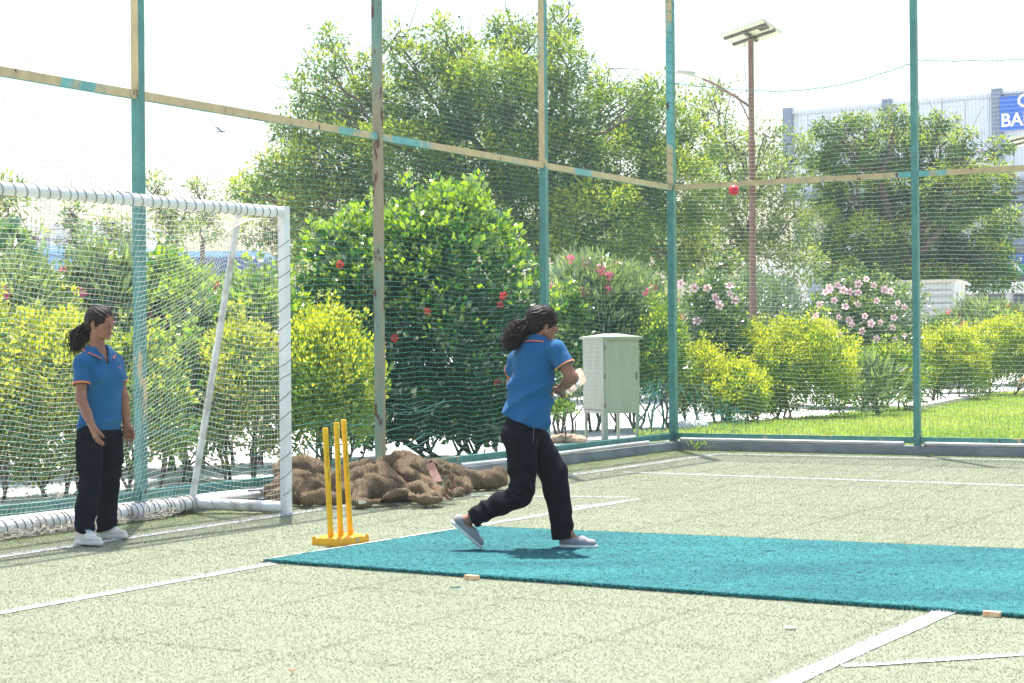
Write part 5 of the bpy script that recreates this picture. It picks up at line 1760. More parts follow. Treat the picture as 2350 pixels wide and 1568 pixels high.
    h2 = P(742, 1477, .06); t2 = P(925, 1477, .0); h2[2] = .0; t2[2] = .0
    shoe(root, h2, h2 + unit(t2 - h2) * .245, (0, 0, 1), 1, 'slip')
    # ---------------- bat: a thing of its own, held in both hands
    bt = empty('cricket_bat', base + Vector(grip))
    tag(bt, 'pale wooden cricket bat in the hands of the batting person, pointing away', 'bat')
    B3 = Vector(bd); gz = Vector((0, 0, 0))
    side = (Vector(P(735, 455, 0)) - Vector(P(790, 575, 0)));
    side = (side - B3 * side.dot(B3)).normalized(); nrm = B3.cross(side)
    willow = mat('pale_willow', (.56, .43, .29), .5, (.64, .52, .38), 8, stretch=(1, 1, 1))
    b = MB(); b.tube([B3 * -.12, B3 * .16], .0165, 12); b.build('handle', mat('white_rubber_grip', (.62, .60, .60), .7, (.35, .33, .36), 60), bt)
    b = MB(); prof = [(.13, .02, .018), (.17, .038, .022), (.21, .052, .026), (.30, .054, .028), (.50, .054, .034), (.62, .054, .036), (.67, .050, .028), (.69, .038, .018)]
    vs = []
    for x, w, t in prof:
        c = B3 * x
        vs += [c + side * w + nrm * .005, c + side * w - nrm * .008, c - nrm * t, c - side * w - nrm * .008, c - side * w + nrm * .005, c + nrm * .008]
    n = len(prof); fs = [tuple(range(6))] + [(i * 6 + k, i * 6 + (k + 1) % 6, i * 6 + 6 + (k + 1) % 6, i * 6 + 6 + k) for i in range(n - 1) for k in range(6)] + [tuple(reversed(range(6 * n - 6, 6 * n)))]
    b.add(vs, fs); bl = bevel(b.build('blade', willow, bt), .003, 2)
    b = MB()
    for x0, x1, mi in ((.22, .34, 0), (.40, .50, 1)):
        c = B3 * ((x0 + x1) / 2) + nrm * .0125; b.box(c, x1 - x0, .06, .002, (B3, side, nrm), mi=mi)
        c = B3 * ((x0 + x1) / 2) - nrm * (.0345); b.box(c, x1 - x0, .03, .004, (B3, side, nrm), mi=mi)
    b.build('stickers', [mat('faded_orange_sticker', (.78, .45, .34), .4), mat('faded_blue_sticker', (.5, .54, .7), .4)], bt)
    return root


person_batting()
# ------------------------------------------------------------------ vegetation
def leaf_geo(P, A, Nn, ln, wd, col, fold=.25):
    """folded two-triangle-pair leaves: P base, A axis, Nn normal (unit)"""
    S_ = np.cross(A, Nn); S_ /= np.linalg.norm(S_, axis=1, keepdims=True) + 1e-9
    n = len(P); ln = ln[:, None]; wd = wd[:, None]
    V = np.stack([P, P + A * ln * .45 + S_ * wd + Nn * wd * fold, P + A * ln - Nn * ln * .12, P + A * ln * .45 - S_ * wd + Nn * wd * fold], 1).reshape(-1, 3)
    b = np.arange(n)[:, None] * 4
    F = np.concatenate([b + [[0, 1, 2]], b + [[0, 2, 3]]])
    return V, F, np.repeat(col, 4, 0)


def rnd_unit(rng, n):
    v = rng.normal(size=(n, 3)); return v / np.linalg.norm(v, axis=1, keepdims=True)


def fbm(P, s, seed):
    r = np.random.default_rng(seed); o = np.zeros(len(P))
    for k in range(5):
        d = rnd_unit(r, 1)[0] * s * (1.6 ** k); o += np.sin(P @ d + r.uniform(0, 6) + 1.3 * np.sin(P @ (rnd_unit(r, 1)[0] * s))) / (1.3 ** k)
    return o / 2.2


def foliage(rng, centres, rc, per, ln, asp, pal, up=.4, droop=0.0, outer=None, tight=.6, tipcol=None, tipfrac=.0, nseed=1, upn=.7):
    """sprays of leaves round each centre"""
    n = len(centres) * per
    C_ = np.repeat(centres, per, 0)
    D = rnd_unit(rng, n); R_ = rc * rng.uniform(0, 1, n) ** tight
    P = C_ + D * R_[:, None] * np.array([1, 1, .8])
    O = np.repeat(outer, per, 0) if outer is not None else D
    A = D * .55 + O * .45 + rnd_unit(rng, n) * .45; A[:, 2] += up - droop * rng.uniform(.3, 1, n)
    A /= np.linalg.norm(A, axis=1, keepdims=True)
    Nn = rnd_unit(rng, n); Nn[:, 2] += upn; Nn -= A * (A * Nn).sum(1, keepdims=True); Nn /= np.linalg.norm(Nn, axis=1, keepdims=True) + 1e-9
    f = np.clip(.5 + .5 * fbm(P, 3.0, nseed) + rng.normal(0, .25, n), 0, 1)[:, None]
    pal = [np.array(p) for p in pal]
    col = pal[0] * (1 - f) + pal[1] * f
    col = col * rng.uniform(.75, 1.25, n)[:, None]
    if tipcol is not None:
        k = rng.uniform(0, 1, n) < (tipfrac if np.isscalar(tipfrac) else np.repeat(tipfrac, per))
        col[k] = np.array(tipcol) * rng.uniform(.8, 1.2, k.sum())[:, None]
    L = ln * rng.uniform(.6, 1.25, n)
    return leaf_geo(P, A, Nn, L, L * asp, col)


def mjoin(parts):
    V = []; F = []; C_ = []; o = 0
    for v, f, c in parts: V.append(v); F.append(f + o); C_.append(c); o += len(v)
    return np.concatenate(V), np.concatenate(F), np.concatenate(C_)


def surf_points(rng, n, w, d, h, z0, seed, power=3.2, inner=.32, amp=.13, dome=.55):
    """points over a lumpy clipped-bush surface (local coords), with outward directions"""
    D = rnd_unit(rng, n)
    D[:, 2] = np.where(D[:, 2] < -.85, -D[:, 2], D[:, 2])
    k = (np.abs(D[:, 0]) ** power + np.abs(D[:, 1]) ** power + np.abs(D[:, 2]) ** power) ** (-1 / power)
    Q = D * k[:, None]
    lump = 1 + amp * fbm(Q * 1.0, 4.2, seed) + amp * .5 * fbm(Q, 10., seed + 3)
    rr_ = np.where(rng.uniform(0, 1, n) < inner, rng.uniform(.45, .9, n), 1.0)
    Q = Q * (lump * rr_)[:, None]
    zc = z0 + (h - z0) * (1 - dome); 
    P = np.stack([Q[:, 0] * w / 2, Q[:, 1] * d / 2, np.where(Q[:, 2] > 0, zc + Q[:, 2] * (h - zc), zc + Q[:, 2] * (zc - z0))], 1)
    return P, D, rr_ > .95


def stems(parent, rng, w, d, zt, n, r=.014, m=None, name='stem'):
    for i in range(n):
        b = MB()
        a = np.array([rng.uniform(-w, w) * .28, rng.uniform(-d, d) * .2, -.03]); p = [a]
        t = np.array([rng.normal(0, .12) * w, rng.normal(0, .08) * d, zt])
        for j in range(1, 6): p.append(a + (t) * j / 5 + rng.normal(0, .018, 3))
        b.tube([Vector(x) for x in p], [r * (1 - .1 * j) for j in range(6)], 6)
        for k in range(3):
            q0 = p[1 + k]; q1 = q0 + np.array([rng.normal(0, .18), rng.normal(0, .12), .25 + rng.uniform(0, .2)])
            b.tube([Vector(q0), Vector((q0 + q1) / 2 + rng.normal(0, .02, 3)), Vector(q1)], [r * .6, r * .5, r * .3], 5)
        b.build(name, m or M['stem'], parent)


HIB = None
def hibiscus_mesh():
    """five broad petals and a staminal column"""
    V = []; F = []
    for k in range(5):
        a = 2 * math.pi * k / 5; c, s_ = math.cos(a), math.sin(a)
        pr = [(.008, 0, .0), (.03, .018, .012), (.055, .026, .018), (.066, .012, .012), (.066, -.012, .010), (.055, -.026, .016), (.03, -.018, .010)]
        o = len(V)
        for x, y, z in pr: V.append((x * c - y * s_, x * s_ + y * c, z + .004 * math.sin(k * 2 + x * 90)))
        F += [(o, o + 1, o + 6), (o + 1, o + 2, o + 5), (o + 1, o + 5, o + 6), (o + 2, o + 3, o + 4), (o + 2, o + 4, o + 5)]
    n = len(V); 
    for k in range(3):
        a = 2 * math.pi * k / 3
        V += [(.004 * math.cos(a), .004 * math.sin(a), 0), (.003 * math.cos(a) + .004, .003 * math.sin(a), .055)]
    for k in range(3):
        a, b_ = n + 2 * k, n + 2 * ((k + 1) % 3); F += [(a, b_, b_ + 1), (a, b_ + 1, a + 1)]
    V = np.array(V)
    rad = np.hypot(V[:, 0], V[:, 1])
    return V, np.array(F), rad


def flower_me(c_in, c_out, scale=1.0, column=None):
    V, F, rad = hibiscus_mesh()
    t = np.clip(rad / .045, 0, 1)[:, None] ** 1.5
    col = np.array(c_in) * (1 - t) + np.array(c_out) * t
    if column is not None: col[-6:] = column
    me = npmesh('flower', V * scale, F, col=col); me.materials.append(M['petal']); return me


def cluster_me(col, seed, n=9, scale=1.0):
    """oleander head: a bunch of small five-petalled blooms"""
    rng = np.random.default_rng(seed); Vs = []; Fs = []; Cs = []; o = 0
    V, F, rad = hibiscus_mesh(); V = V[:-6]; F = F[(F < len(V)).all(1)]
    for k in range(n):
        d = rnd_unit(rng, 1)[0]; d[2] = abs(d[2]) * .8; q = Vector(d).to_track_quat('Z', 'Y').to_matrix()
        W = (np.array(q) @ (V * .42).T).T + d * .045 + rng.normal(0, .012, 3)
        Vs.append(W); Fs.append(F + o); o += len(W)
        Cs.append(np.repeat((np.array(col) * rng.uniform(.75, 1.2))[None], len(W), 0))
    me = npmesh('flower_cluster', np.concatenate(Vs) * scale, np.concatenate(Fs), col=np.concatenate(Cs)); me.materials.append(M['petal']); return me


FL = {
    'red': flower_me((.35, .01, .02), (.75, .02, .03), 1.0, (.8, .25, .1)),
    'pink': flower_me((.60, .08, .20), (.90, .66, .76), 1.0, (.85, .6, .5)),
    'ole': [cluster_me((.82, .12, .32), s) for s in (1, 2, 3)],
    'rose': [cluster_me((.80, .14, .20), s, 7) for s in (4, 5)],
}


def put_flowers(parent, meshes, pts, dirs, rng, sc_=1.0, name='flower'):
    meshes = meshes if isinstance(meshes, list) else [meshes]
    for p, d in zip(pts, dirs):
        o = bpy.data.objects.new(name, meshes[rng.integers(0, len(meshes))]); COL.objects.link(o); o.parent = parent
        o.location = p; s_ = sc_ * rng.uniform(.8, 1.2)
        o.rotation_euler = Vector(d).to_track_quat('Z', 'Y').to_euler(); o.scale = (s_, s_, s_)


def bush(name, label, cat, x0, x1, ytop, Y, kind, depth=1.3, z0=.25, seed=1, ground=-.02, group=None, dens=1.0, nst=4, flowers=(), ybase=None, leaf_scale=1.0, dome=.55, amp=.17, core=True, power=2.7):
    """x0..x1, ytop: extent as seen from the road side; Y: distance of the plant's base"""
    cx = (x0 + x1) / 2; c = at(cx, ytop, Y); w = (at(x1, ytop, Y) - at(x0, ytop, Y)).length; h = c.z * (.90 if kind in ('oleander', 'broad', 'grape') else .955)
    base = Vector((c.x, Y, ground)); h -= ground
    r = empty(name, base); tag(r, label, cat, group)
    rng = np.random.default_rng(seed)
    area = (w * h * 2 + depth * h * 1.2 + w * depth) 
    K = {
     # leaf length, aspect, palette, tip colour, sprays per m2, leaves per spray, spray radius, up, droop
     'duranta': (.052, .28, ((.085, .165, .012), (.20, .27, .02)), (.50, .50, .035), 88, 16, .105, .8, 0, 'leaf'),
     'duranta_green': (.06, .30, ((.05, .13, .012), (.14, .23, .02)), (.40, .44, .03), 66, 14, .11, .6, 0, 'leaf'),
     'hibiscus': (.09, .34, ((.020, .075, .018), (.05, .14, .016)), (.30, .42, .012), 50, 15, .15, .35, .1, 'gleaf'),
     'pinkhib': (.07, .32, ((.035, .085, .022), (.075, .15, .03)), (.26, .31, .07), 52, 14, .13, .35, .1, 'gleaf'),
     'oleander': (.165, .09, ((.10, .155, .075), (.19, .25, .12)), (.30, .36, .14), 40, 13, .16, .9, 0, 'gleaf'),
     'broad': (.085, .36, ((.04, .125, .015), (.10, .20, .018)), (.32, .42, .02), 44, 13, .15, .5, 0, 'gleaf'),
     'grey': (.06, .30, ((.05, .10, .045), (.10, .16, .085)), (.16, .22, .10), 52, 13, .13, .3, 0, 'gleaf'),
     'grape': (.15, .48, ((.03, .10, .05), (.07, .17, .06)), (.20, .30, .06), 14, 8, .2, .2, .1, 'gleaf'),
    }[kind]
    ln, asp, pal, tip, per_m2, per, rc, up, droop, mt = K
    n = int(area * per_m2 * dens)
    P, D, shell = surf_points(rng, n, w, depth, h, z0, seed, amp=amp, dome=dome, power=power)
    # thin the skirt so light and ground show under it
    low = (P[:, 2] < z0 + .25) & (rng.uniform(0, 1, n) < .22)
    P, D, shell = P[~low], D[~low], shell[~low]
    top = np.clip((P[:, 2] - z0) / max(.1, h - z0), 0, 1)
    nz = fbm(P * np.array([1, 1, 3.2]), 3.2, seed + 9)  # tiers: yellow tops are leaf pigment, shade beneath is painted as greener leaves
    tf = {'duranta': np.clip((top - .32) * 1.7 + nz * .75, .03, .95), 'duranta_green': np.clip((top - .45) * 1.1 + nz * .6, .03, .75),
          'hibiscus': np.clip((top - .50) * 1.9 + nz * .45, .02, .9), 'broad': np.clip((top - .4) * 1.2 + nz * .4, .05, .75)}.get(kind, np.clip((top - .5) * .6 + nz * .25, .03, .4))
    g = foliage(rng, P, rc * (1.1 if kind != 'oleander' else 1.1), per, ln * leaf_scale, asp, pal, up, droop, D, .6, tip, tf, seed)
    parts = [g]
    # a few shoots standing proud of the outline
    k = rng.integers(0, len(P), int(len(P) * .10)); Q = P[k] + D[k] * .07 + np.array([0, 0, 1]) * rng.uniform(.04, .2, (len(k), 1)); 
    Q = Q[Q[:, 2] > h * .6]
    if len(Q): parts.append(foliage(rng, Q, rc * .7, per, ln * leaf_scale, asp, pal, .9, 0, None, .6, tip, .7, seed))
    # big shaded inner leaves close the middle of the plant
    ni = int(area * 44 * core); Pi, Di, _ = surf_points(rng, ni, w * .80, depth * .75, h * .92, z0 + .16, seed, inner=.6, amp=amp, dome=dome)
    parts.append(foliage(rng, Pi, .12, 5, max(ln, .06) * 1.5, min(.4, max(asp, .3)), pal, up, droop, Di, .6, None, 0, seed))
    V, F, Cc = mjoin(parts)
    f = link('foliage', npmesh('foliage', V, F, col=Cc), M[mt], r); f['kind'] = 'stuff'
    stems(r, rng, w, depth, z0 + .35, nst, r=.012 + .006 * min(h, 3))
    for spec in flowers:
        fm, cnt, lo, hi, s_, nm = spec
        idx = np.where(shell & (D[:, 1] < .1) & (top > lo) & (top < hi))[0]
        if len(idx) == 0: continue
        idx = rng.choice(idx, min(cnt, len(idx)), replace=False)
        dd = D[idx] * .6 + np.array([0, -.7, .15]) + rng.normal(0, .25, (len(idx), 3))
        put_flowers(r, fm, P[idx] + D[idx] * .10 + np.array([0, -.05, .02]), dd, rng, s_, nm)
    return r


def flowers_at(root_, items, fm, sc_, rng, name='flower'):
    for px, py, Y in items:
        p = at(px, py, Y) - root_.location
        put_flowers(root_, fm, [p], [Vector((rng.normal(0, .3), -1, rng.normal(.2, .3)))], rng, sc_, name)


RG = np.random.default_rng(99)
# --- row behind the left fence
bush('golden_hedge', 'bright yellow duranta hedge at the left edge, behind the goal net', 'hedge', -150, 62, 708, 16.6, 'duranta', 1.2, .10, 101)
bush('golden_hedge', 'yellow duranta hedge directly behind the standing person, left of the tan fence post', 'hedge', 40, 215, 722, 17.0, 'duranta', 1.2, .12, 102)
bush('golden_hedge', 'greener duranta bush low behind the goal net, right of the standing person', 'hedge', 215, 420, 770, 17.4, 'duranta_green', 1.1, .18, 103, dens=.9)
bush('golden_hedge', 'small yellow-topped bush behind the leaning white goal stay', 'hedge', 470, 655, 745, 18.6, 'duranta', 1.1, .24, 104, dens=.9)
bush('golden_hedge', 'yellow-topped hedge between the goal post and the rusty fence post', 'hedge', 640, 862, 722, 18.6, 'duranta', 1.0, .26, 105)
bush('green_shrub', 'broad-leaved light green shrub behind the middle of the goal', 'shrub', 325, 530, 575, 20.6, 'broad', 1.7, .5, 106)
bush('green_shrub', 'light green shrub behind the right end of the goal, next to the hibiscus', 'shrub', 480, 690, 590, 21.2, 'broad', 1.7, .55, 107, flowers=((FL['red'], 3, .5, .95, .75, 'flower'),))
bush('green_shrub', 'dark leafy green shrub low behind the goal net', 'shrub', 330, 520, 760, 18.8, 'broad', 1.0, .35, 108, dens=.8)
bush('oleander', 'oleander with deep pink blooms at the left edge, behind the yellow hedge', 'oleander', -90, 150, 590, 19.5, 'oleander', 1.6, .5, 109, flowers=((FL['ole'], 9, .3, .95, 1.1, 'flower_cluster'),))
bush('oleander', 'oleander with pink and red blooms behind the first fence post', 'oleander', 120, 345, 570, 20.5, 'oleander', 1.6, .5, 110, flowers=((FL['ole'], 12, .35, 1, 1.1, 'flower_cluster'),))
bush('sea_grape', 'large round-leaved bluish green plant at the left edge under the crossbar', 'shrub', -70, 75, 490, 21.5, 'grape', 1.5, .6, 111, flowers=())
hb = bush('hibiscus_bush', 'tall hibiscus bush with glossy leaves and a few red flowers behind the rusty post', 'hibiscus', 672, 1238, 432, 21.9, 'hibiscus', 2.4, .25, 112, dens=1.35, nst=7, dome=.74, amp=.12, power=2.25)
flowers_at(hb, [(780, 607, 20.9), (1155, 678, 20.9), (1141, 878, 20.8), (1148, 700, 20.9), (980, 715, 20.6), (905, 776, 20.6)], FL['red'], .72, RG)
bush('oleander', 'oleander full of pink blooms behind the pale metal cabinet', 'oleander', 1262, 1470, 570, 29.2, 'oleander', 1.8, .5, 113, flowers=((FL['ole'], 16, .45, 1, 1.25, 'flower_cluster'),), dens=1.1)
bush('oleander', 'smaller oleander with pink blooms beside the far corner post', 'oleander', 1400, 1550, 640, 29.8, 'oleander', 1.6, .5, 114, flowers=((FL['ole'], 10, .5, 1, 1.25, 'flower_cluster'),))
bush('golden_hedge', 'yellow green bush squeezed between the cabinet and the corner post', 'hedge', 1470, 1560, 705, 28.4, 'duranta_green', 1.0, .55, 115)
bush('green_shrub', 'thin green shrub between the hibiscus and the cabinet', 'shrub', 1235, 1345, 640, 28.2, 'broad', .9, .75, 116, dens=.6)
bush('sapling', 'small yellow leaved sapling beside the cabinet legs', 'sapling', 1262, 1305, 930, 25.6, 'duranta_green', .25, .42, 117, nst=1, dens=1.0)
# --- row beyond the lawn
G2 = .02
j1 = bush('pink_hibiscus', 'pink flowered hibiscus just right of the corner post', 'hibiscus', 1545, 1702, 640, 32, 'pinkhib', 1.6, .3, 121, G2)
flowers_at(j1, [(1562, 650, 31.1), (1593, 662, 31.1), (1623, 661, 31.2), (1641, 683, 31.2), (1675, 675, 31.2), (1674, 657, 31.3), (1688, 690, 31.3), (1570, 730, 31.0), (1600, 738, 31.1), (1650, 700, 31.1)], FL['pink'], 1.15, RG)
bush('grey_green_bush', 'rounded grey green bush without flowers between the two pink hibiscus', 'bush', 1680, 1848, 640, 41, 'grey', 2.4, .4, 122, G2)
bush('grey_green_bush', 'pale green bush rising behind the lamp pole', 'bush', 1620, 1760, 632, 38, 'grey', 1.8, .4, 123, G2)
bush('golden_hedge', 'largest yellow duranta mound, right of the lamp pole', 'hedge', 1722, 1955, 742, 31.5, 'duranta', 1.7, .10, 124, G2)
bush('golden_hedge', 'yellow duranta mound under the lamp pole', 'hedge', 1640, 1800, 748, 32.5, 'duranta', 1.5, .08, 125, G2)
bush('golden_hedge', 'low yellow green bush by the corner post, in front of the pink hibiscus', 'hedge', 1535, 1655, 790, 30.5, 'duranta', 1.2, .2, 126, G2)
bush('golden_hedge', 'low yellow green mound between the corner post and the largest mound', 'hedge', 1615, 1755, 835, 30, 'duranta', 1.2, .12, 127, G2)
j2 = bush('pink_hibiscus', 'large pink hibiscus covered in blooms, left of the bright teal fence post', 'hibiscus', 1842, 2098, 640, 39, 'pinkhib', 2.6, .3, 128, G2, dens=1.1, nst=6)
pk = [(1903,660),(1922,655),(1950,670),(1988,640),(1969,672),(2005,655),(1915,690),(1940,705),(1968,698),(1985,725),(2012,690),(2030,665),(2044,668),(2060,695),(2075,705),(1893,735),(1906,740),(1925,728),(1948,735),(1955,745),(1978,760),(2000,742),(2020,740),(2052,730),(2012,778),(2048,752),(2055,778),(1970,652),(1935,665),(1880,700),(1870,725),(1925,770),(2075,770),(2075,830),(2085,835),(1905,665),(1900,745),(1895,672)]
flowers_at(j2, [(x, y, 37.45 + .1 * (i % 3)) for i, (x, y) in enumerate(pk)], FL['pink'], 1.15, RG)
bush('golden_hedge', 'sparse olive and yellow bush below the large pink hibiscus', 'hedge', 1930, 2118, 795, 34.5, 'duranta_green', 1.3, .12, 129, G2)
bush('young_oleander', 'young oleander with long silvery leaves at the lawn edge', 'oleander', 1945, 2045, 835, 32.4, 'oleander', .8, .15, 130, G2, leaf_scale=2.0, dens=.3, nst=3, core=False)
bush('golden_hedge', 'yellow hedge just right of the bright teal fence post', 'hedge', 2085, 2262, 755, 41, 'duranta', 1.6, .14, 131, G2)
bush('golden_hedge', 'yellow hedge at the right edge behind the lawn', 'hedge', 2205, 2440, 736, 44, 'duranta', 1.8, .16, 132, G2)
bush('oleander', 'long bank of oleander with pink blooms at the right, above the yellow hedge', 'oleander', 2140, 2440, 690, 50, 'oleander', 2.5, .4, 133, G2, flowers=((FL['rose'], 22, .6, 1, 1.7, 'flower_cluster'),), leaf_scale=1.4, dens=.7)
bush('rose_bush', 'bush with small red and pink blooms under the container', 'bush', 2105, 2200, 730, 43, 'pinkhib', 1.3, .4, 134, G2, flowers=((FL['rose'], 14, .5, 1, 1.3, 'flower_cluster'),))


# ------------------------------------------------------------------ trees
def tree(label, Y, lobes, trunk, kind, seed, per_m3=7.5, bark='bark', name='tree', cat='tree', ground=-.02, dY=1.6, leaf=.16, lim=20):
    """lobes: (px, py, rx, ry) of foliage masses at distance Y; trunk: (px_base, py_fork)"""
    rng = np.random.default_rng(seed)
    base = at(trunk[0], 800, Y); base.z = ground
    r = empty(name, base); tag(r, label, cat)
    mpx = Y / FPX
    cen = []; out_ = []
    col = {'rain': (((.06, .125, .012), (.14, .20, .020)), (.34, .39, .035)), 'neem': (((.026, .085, .010), (.075, .145, .016)), (.33, .39, .03)),
           'pale': (((.10, .155, .035), (.18, .23, .06)), (.32, .37, .08)), 'dark': (((.04, .09, .025), (.09, .15, .04)), (.2, .26, .06))}[kind]
    lob3 = []
    gs = 1.13 if kind == 'rain' else 1.04
    for (px, py, rx, ry) in lobes:
        rx *= gs; ry *= gs
        c = at(px, py, Y + rng.uniform(-dY, dY)) - base; c = np.array(c)
        a = rx * mpx; b_ = ry * mpx; dd = max(a, b_) * .95
        n = int(4.2 * a * b_ * dd * per_m3) + 6
        D = rnd_unit(rng, n); R_ = rng.uniform(.25, 1, n) ** .45
        lump = 1 + .16 * fbm(D * 1.3 + c, 3.0, seed)
        P = c + D * (R_ * lump)[:, None] * np.array([a, dd, b_])
        cen.append(P); out_.append(D); lob3.append((c, a, b_))
    cen = np.concatenate(cen); out_ = np.concatenate(out_)
    keep = cen[:, 2] > .8
    cen, out_ = cen[keep], out_[keep]
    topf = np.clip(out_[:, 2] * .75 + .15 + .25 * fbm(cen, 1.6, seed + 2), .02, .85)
    # flat layered sprays
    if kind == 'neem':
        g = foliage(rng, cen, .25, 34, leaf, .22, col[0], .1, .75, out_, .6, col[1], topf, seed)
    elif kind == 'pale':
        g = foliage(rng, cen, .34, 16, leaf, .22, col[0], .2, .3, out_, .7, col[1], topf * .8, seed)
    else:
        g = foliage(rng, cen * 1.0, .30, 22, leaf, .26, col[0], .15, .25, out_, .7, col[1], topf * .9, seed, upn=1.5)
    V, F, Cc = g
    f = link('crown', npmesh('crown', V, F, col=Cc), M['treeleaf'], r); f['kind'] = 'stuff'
    # trunk and limbs reaching into the lobes
    b = MB(); q = random.Random(seed)
    fork = np.array(at(trunk[0] + trunk[2], trunk[1], Y) - base)
    r0 = trunk[3]
    b.tube([Vector((0, 0, 0)), Vector(fork * .5 + np.array([q.uniform(-.1, .1), 0, 0])), Vector(fork)], [r0 * 1.2, r0, r0 * .85], 10)
    # main limbs to a few hubs, branches from each hub to its foliage masses
    CC = np.array([l[0] for l in lob3]); kh = max(1, min(7, len(CC) // 4)); hub = CC[rng.choice(len(CC), kh, replace=False)]
    for _ in range(8):
        lab_ = ((CC[:, None] - hub[None]) ** 2).sum(-1).argmin(1)
        hub = np.array([CC[lab_ == i].mean(0) if (lab_ == i).any() else hub[i] for i in range(kh)])
    hubp = fork + (hub - fork) * .62 + np.array([0, 0, -.06]) * np.abs(hub[:, :1])
    for hp in hubp:
        pts = []; mid = fork * .45 + hp * .55 + np.array([q.uniform(-.3, .3), q.uniform(-.2, .2), -.05 * abs(hp[0])])
        for j in range(8):
            t = j / 7; pts.append(Vector(fork * (1 - t) ** 2 + mid * 2 * t * (1 - t) + hp * t * t + rng.normal(0, .06, 3) * (0 < j < 7)))
        b.tube(pts, [r0 * (.55 - .28 * j / 7) for j in range(8)], 7)
    for li, (c, a, b_) in enumerate(lob3):
        fork = hubp[lab_[li]]
        mid = fork * .5 + c * .5 + np.array([q.uniform(-.3, .3), q.uniform(-.3, .3), -.08 * abs(c[0] - fork[0])])
        pts = []
        for j in range(9):
            t = j / 8; p = fork * (1 - t) ** 2 + mid * 2 * t * (1 - t) + c * t * t
            pts.append(Vector(p + (np.array([q.gauss(0, 1), q.gauss(0, 1), q.gauss(0, 1)]) * .09 * (0 < j < 8))))
        rr0 = r0 * .22
        b.tube(pts, [rr0 * (1 - .85 * j / 8) + .012 for j in range(9)], 6)
        for k in range(5):
            s0 = pts[q.randint(3, 8)]; e = Vector(c) + Vector((q.uniform(-1, 1) * a * .95, q.uniform(-1, 1) * a * .8, q.uniform(-.7, 1) * b_ * .95))
            m_ = s0.lerp(e, .5) + Vector((q.gauss(0, .12), q.gauss(0, .12), q.gauss(0, .15)))
            b.tube([s0, s0.lerp(m_, .5) + Vector((q.gauss(0, .05), 0, q.gauss(0, .05))), m_, m_.lerp(e, .5) + Vector((q.gauss(0, .06), 0, q.gauss(0, .06))), e], [.026, .021, .017, .011, .006], 4)
            for kk in range(2):
                e2 = m_ + Vector((q.gauss(0, .5), q.gauss(0, .4), q.gauss(.15, .4)))
                b.tube([m_, m_.lerp(e2, .5) + Vector((q.gauss(0, .05), 0, q.gauss(0, .05))), e2], [.012, .009, .005], 3)
    b.build('trunk', M[bark], r)
    return r


tree('huge spreading tree with olive green feathery crown filling the middle of the picture', 47,
     [(757, 88, 34, 24), (742, 150, 46, 40), (712, 215, 44, 42), (770, 235, 66, 58), (700, 300, 52, 40), (655, 292, 26, 22), (838, 150, 22, 34), (850, 250, 70, 80),
      (905, 88, 36, 22), (950, 150, 62, 46), (1015, 90, 46, 42), (1060, 150, 60, 60), (1160, 68, 48, 42), (1215, 110, 62, 62), (1285, 60, 36, 50), (1300, 150, 40, 70), (1130, 190, 92, 78), (1010, 235, 104, 86),
      (1230, 240, 110, 92), (1392, 195, 44, 30), (1420, 255, 84, 60), (1500, 215, 40, 32), (1520, 290, 82, 76), (1590, 340, 60, 66), (620, 395, 56, 30), (585, 435, 48, 32), (690, 385, 74, 52), (640, 465, 66, 46),
      (790, 370, 100, 80), (930, 370, 130, 92), (1090, 370, 130, 92), (1260, 380, 130, 90), (1420, 390, 120, 88), (1560, 440, 84, 84), (600, 520, 56, 44), (740, 500, 96, 84), (1000, 500, 120, 70), (1200, 500, 130, 80), (1380, 510, 120, 84),
      (1520, 560, 110, 78), (1330, 600, 90, 46), (1610, 600, 66, 46), (690, 590, 60, 44), (560, 440, 34, 26)],
     (1250, 560, -10, .27), 'rain', 201, per_m3=33, leaf=.125)
tree('dense rounded tree with drooping tufts and yellow tips, left of the sports hall sign', 60,
     [(1892, 295, 26, 30), (1925, 305, 34, 34), (1948, 285, 26, 22), (2010, 290, 36, 34), (2060, 268, 26, 30), (2120, 290, 40, 44), (2175, 280, 26, 20), (1880, 350, 46, 40), (1950, 360, 66, 50), (2040, 340, 70, 54), (2140, 350, 70, 56), (2215, 325, 26, 34), (2225, 385, 52, 46),
      (2290, 340, 30, 26), (1880, 430, 56, 56), (1960, 450, 84, 70), (2080, 440, 92, 74), (2190, 450, 84, 72), (2280, 430, 50, 60), (1890, 530, 66, 60), (1990, 560, 92, 66), (2110, 560, 92, 72), (2220, 550, 84, 74), (2300, 520, 40, 66), (1960, 630, 70, 34), (2090, 640, 80, 36), (2200, 640, 70, 40), (2280, 620, 44, 40), (2190, 690, 24, 30), (1960, 275, 20, 14), (2310, 640, 30, 30), (1905, 610, 54, 40), (2020, 665, 70, 28), (2150, 670, 70, 30), (2270, 590, 50, 44)],
     (2080, 600, 5, .30), 'neem', 202, per_m3=22, leaf=.14)
tree('thin pale tree with wispy crown behind the lamp pole', 54,
     [(1640, 215, 40, 34), (1625, 265, 46, 44), (1680, 330, 44, 40), (1755, 310, 40, 36), (1730, 380, 66, 52), (1650, 420, 70, 66), (1790, 420, 56, 60), (1720, 500, 84, 70), (1810, 520, 54, 62), (1650, 560, 60, 60), (1760, 600, 90, 54), (1830, 340, 34, 40), (1620, 480, 60, 60), (1850, 600, 50, 50), (1660, 370, 56, 50)],
     (1740, 590, -20, .16), 'pale', 203, per_m3=27, leaf=.135)
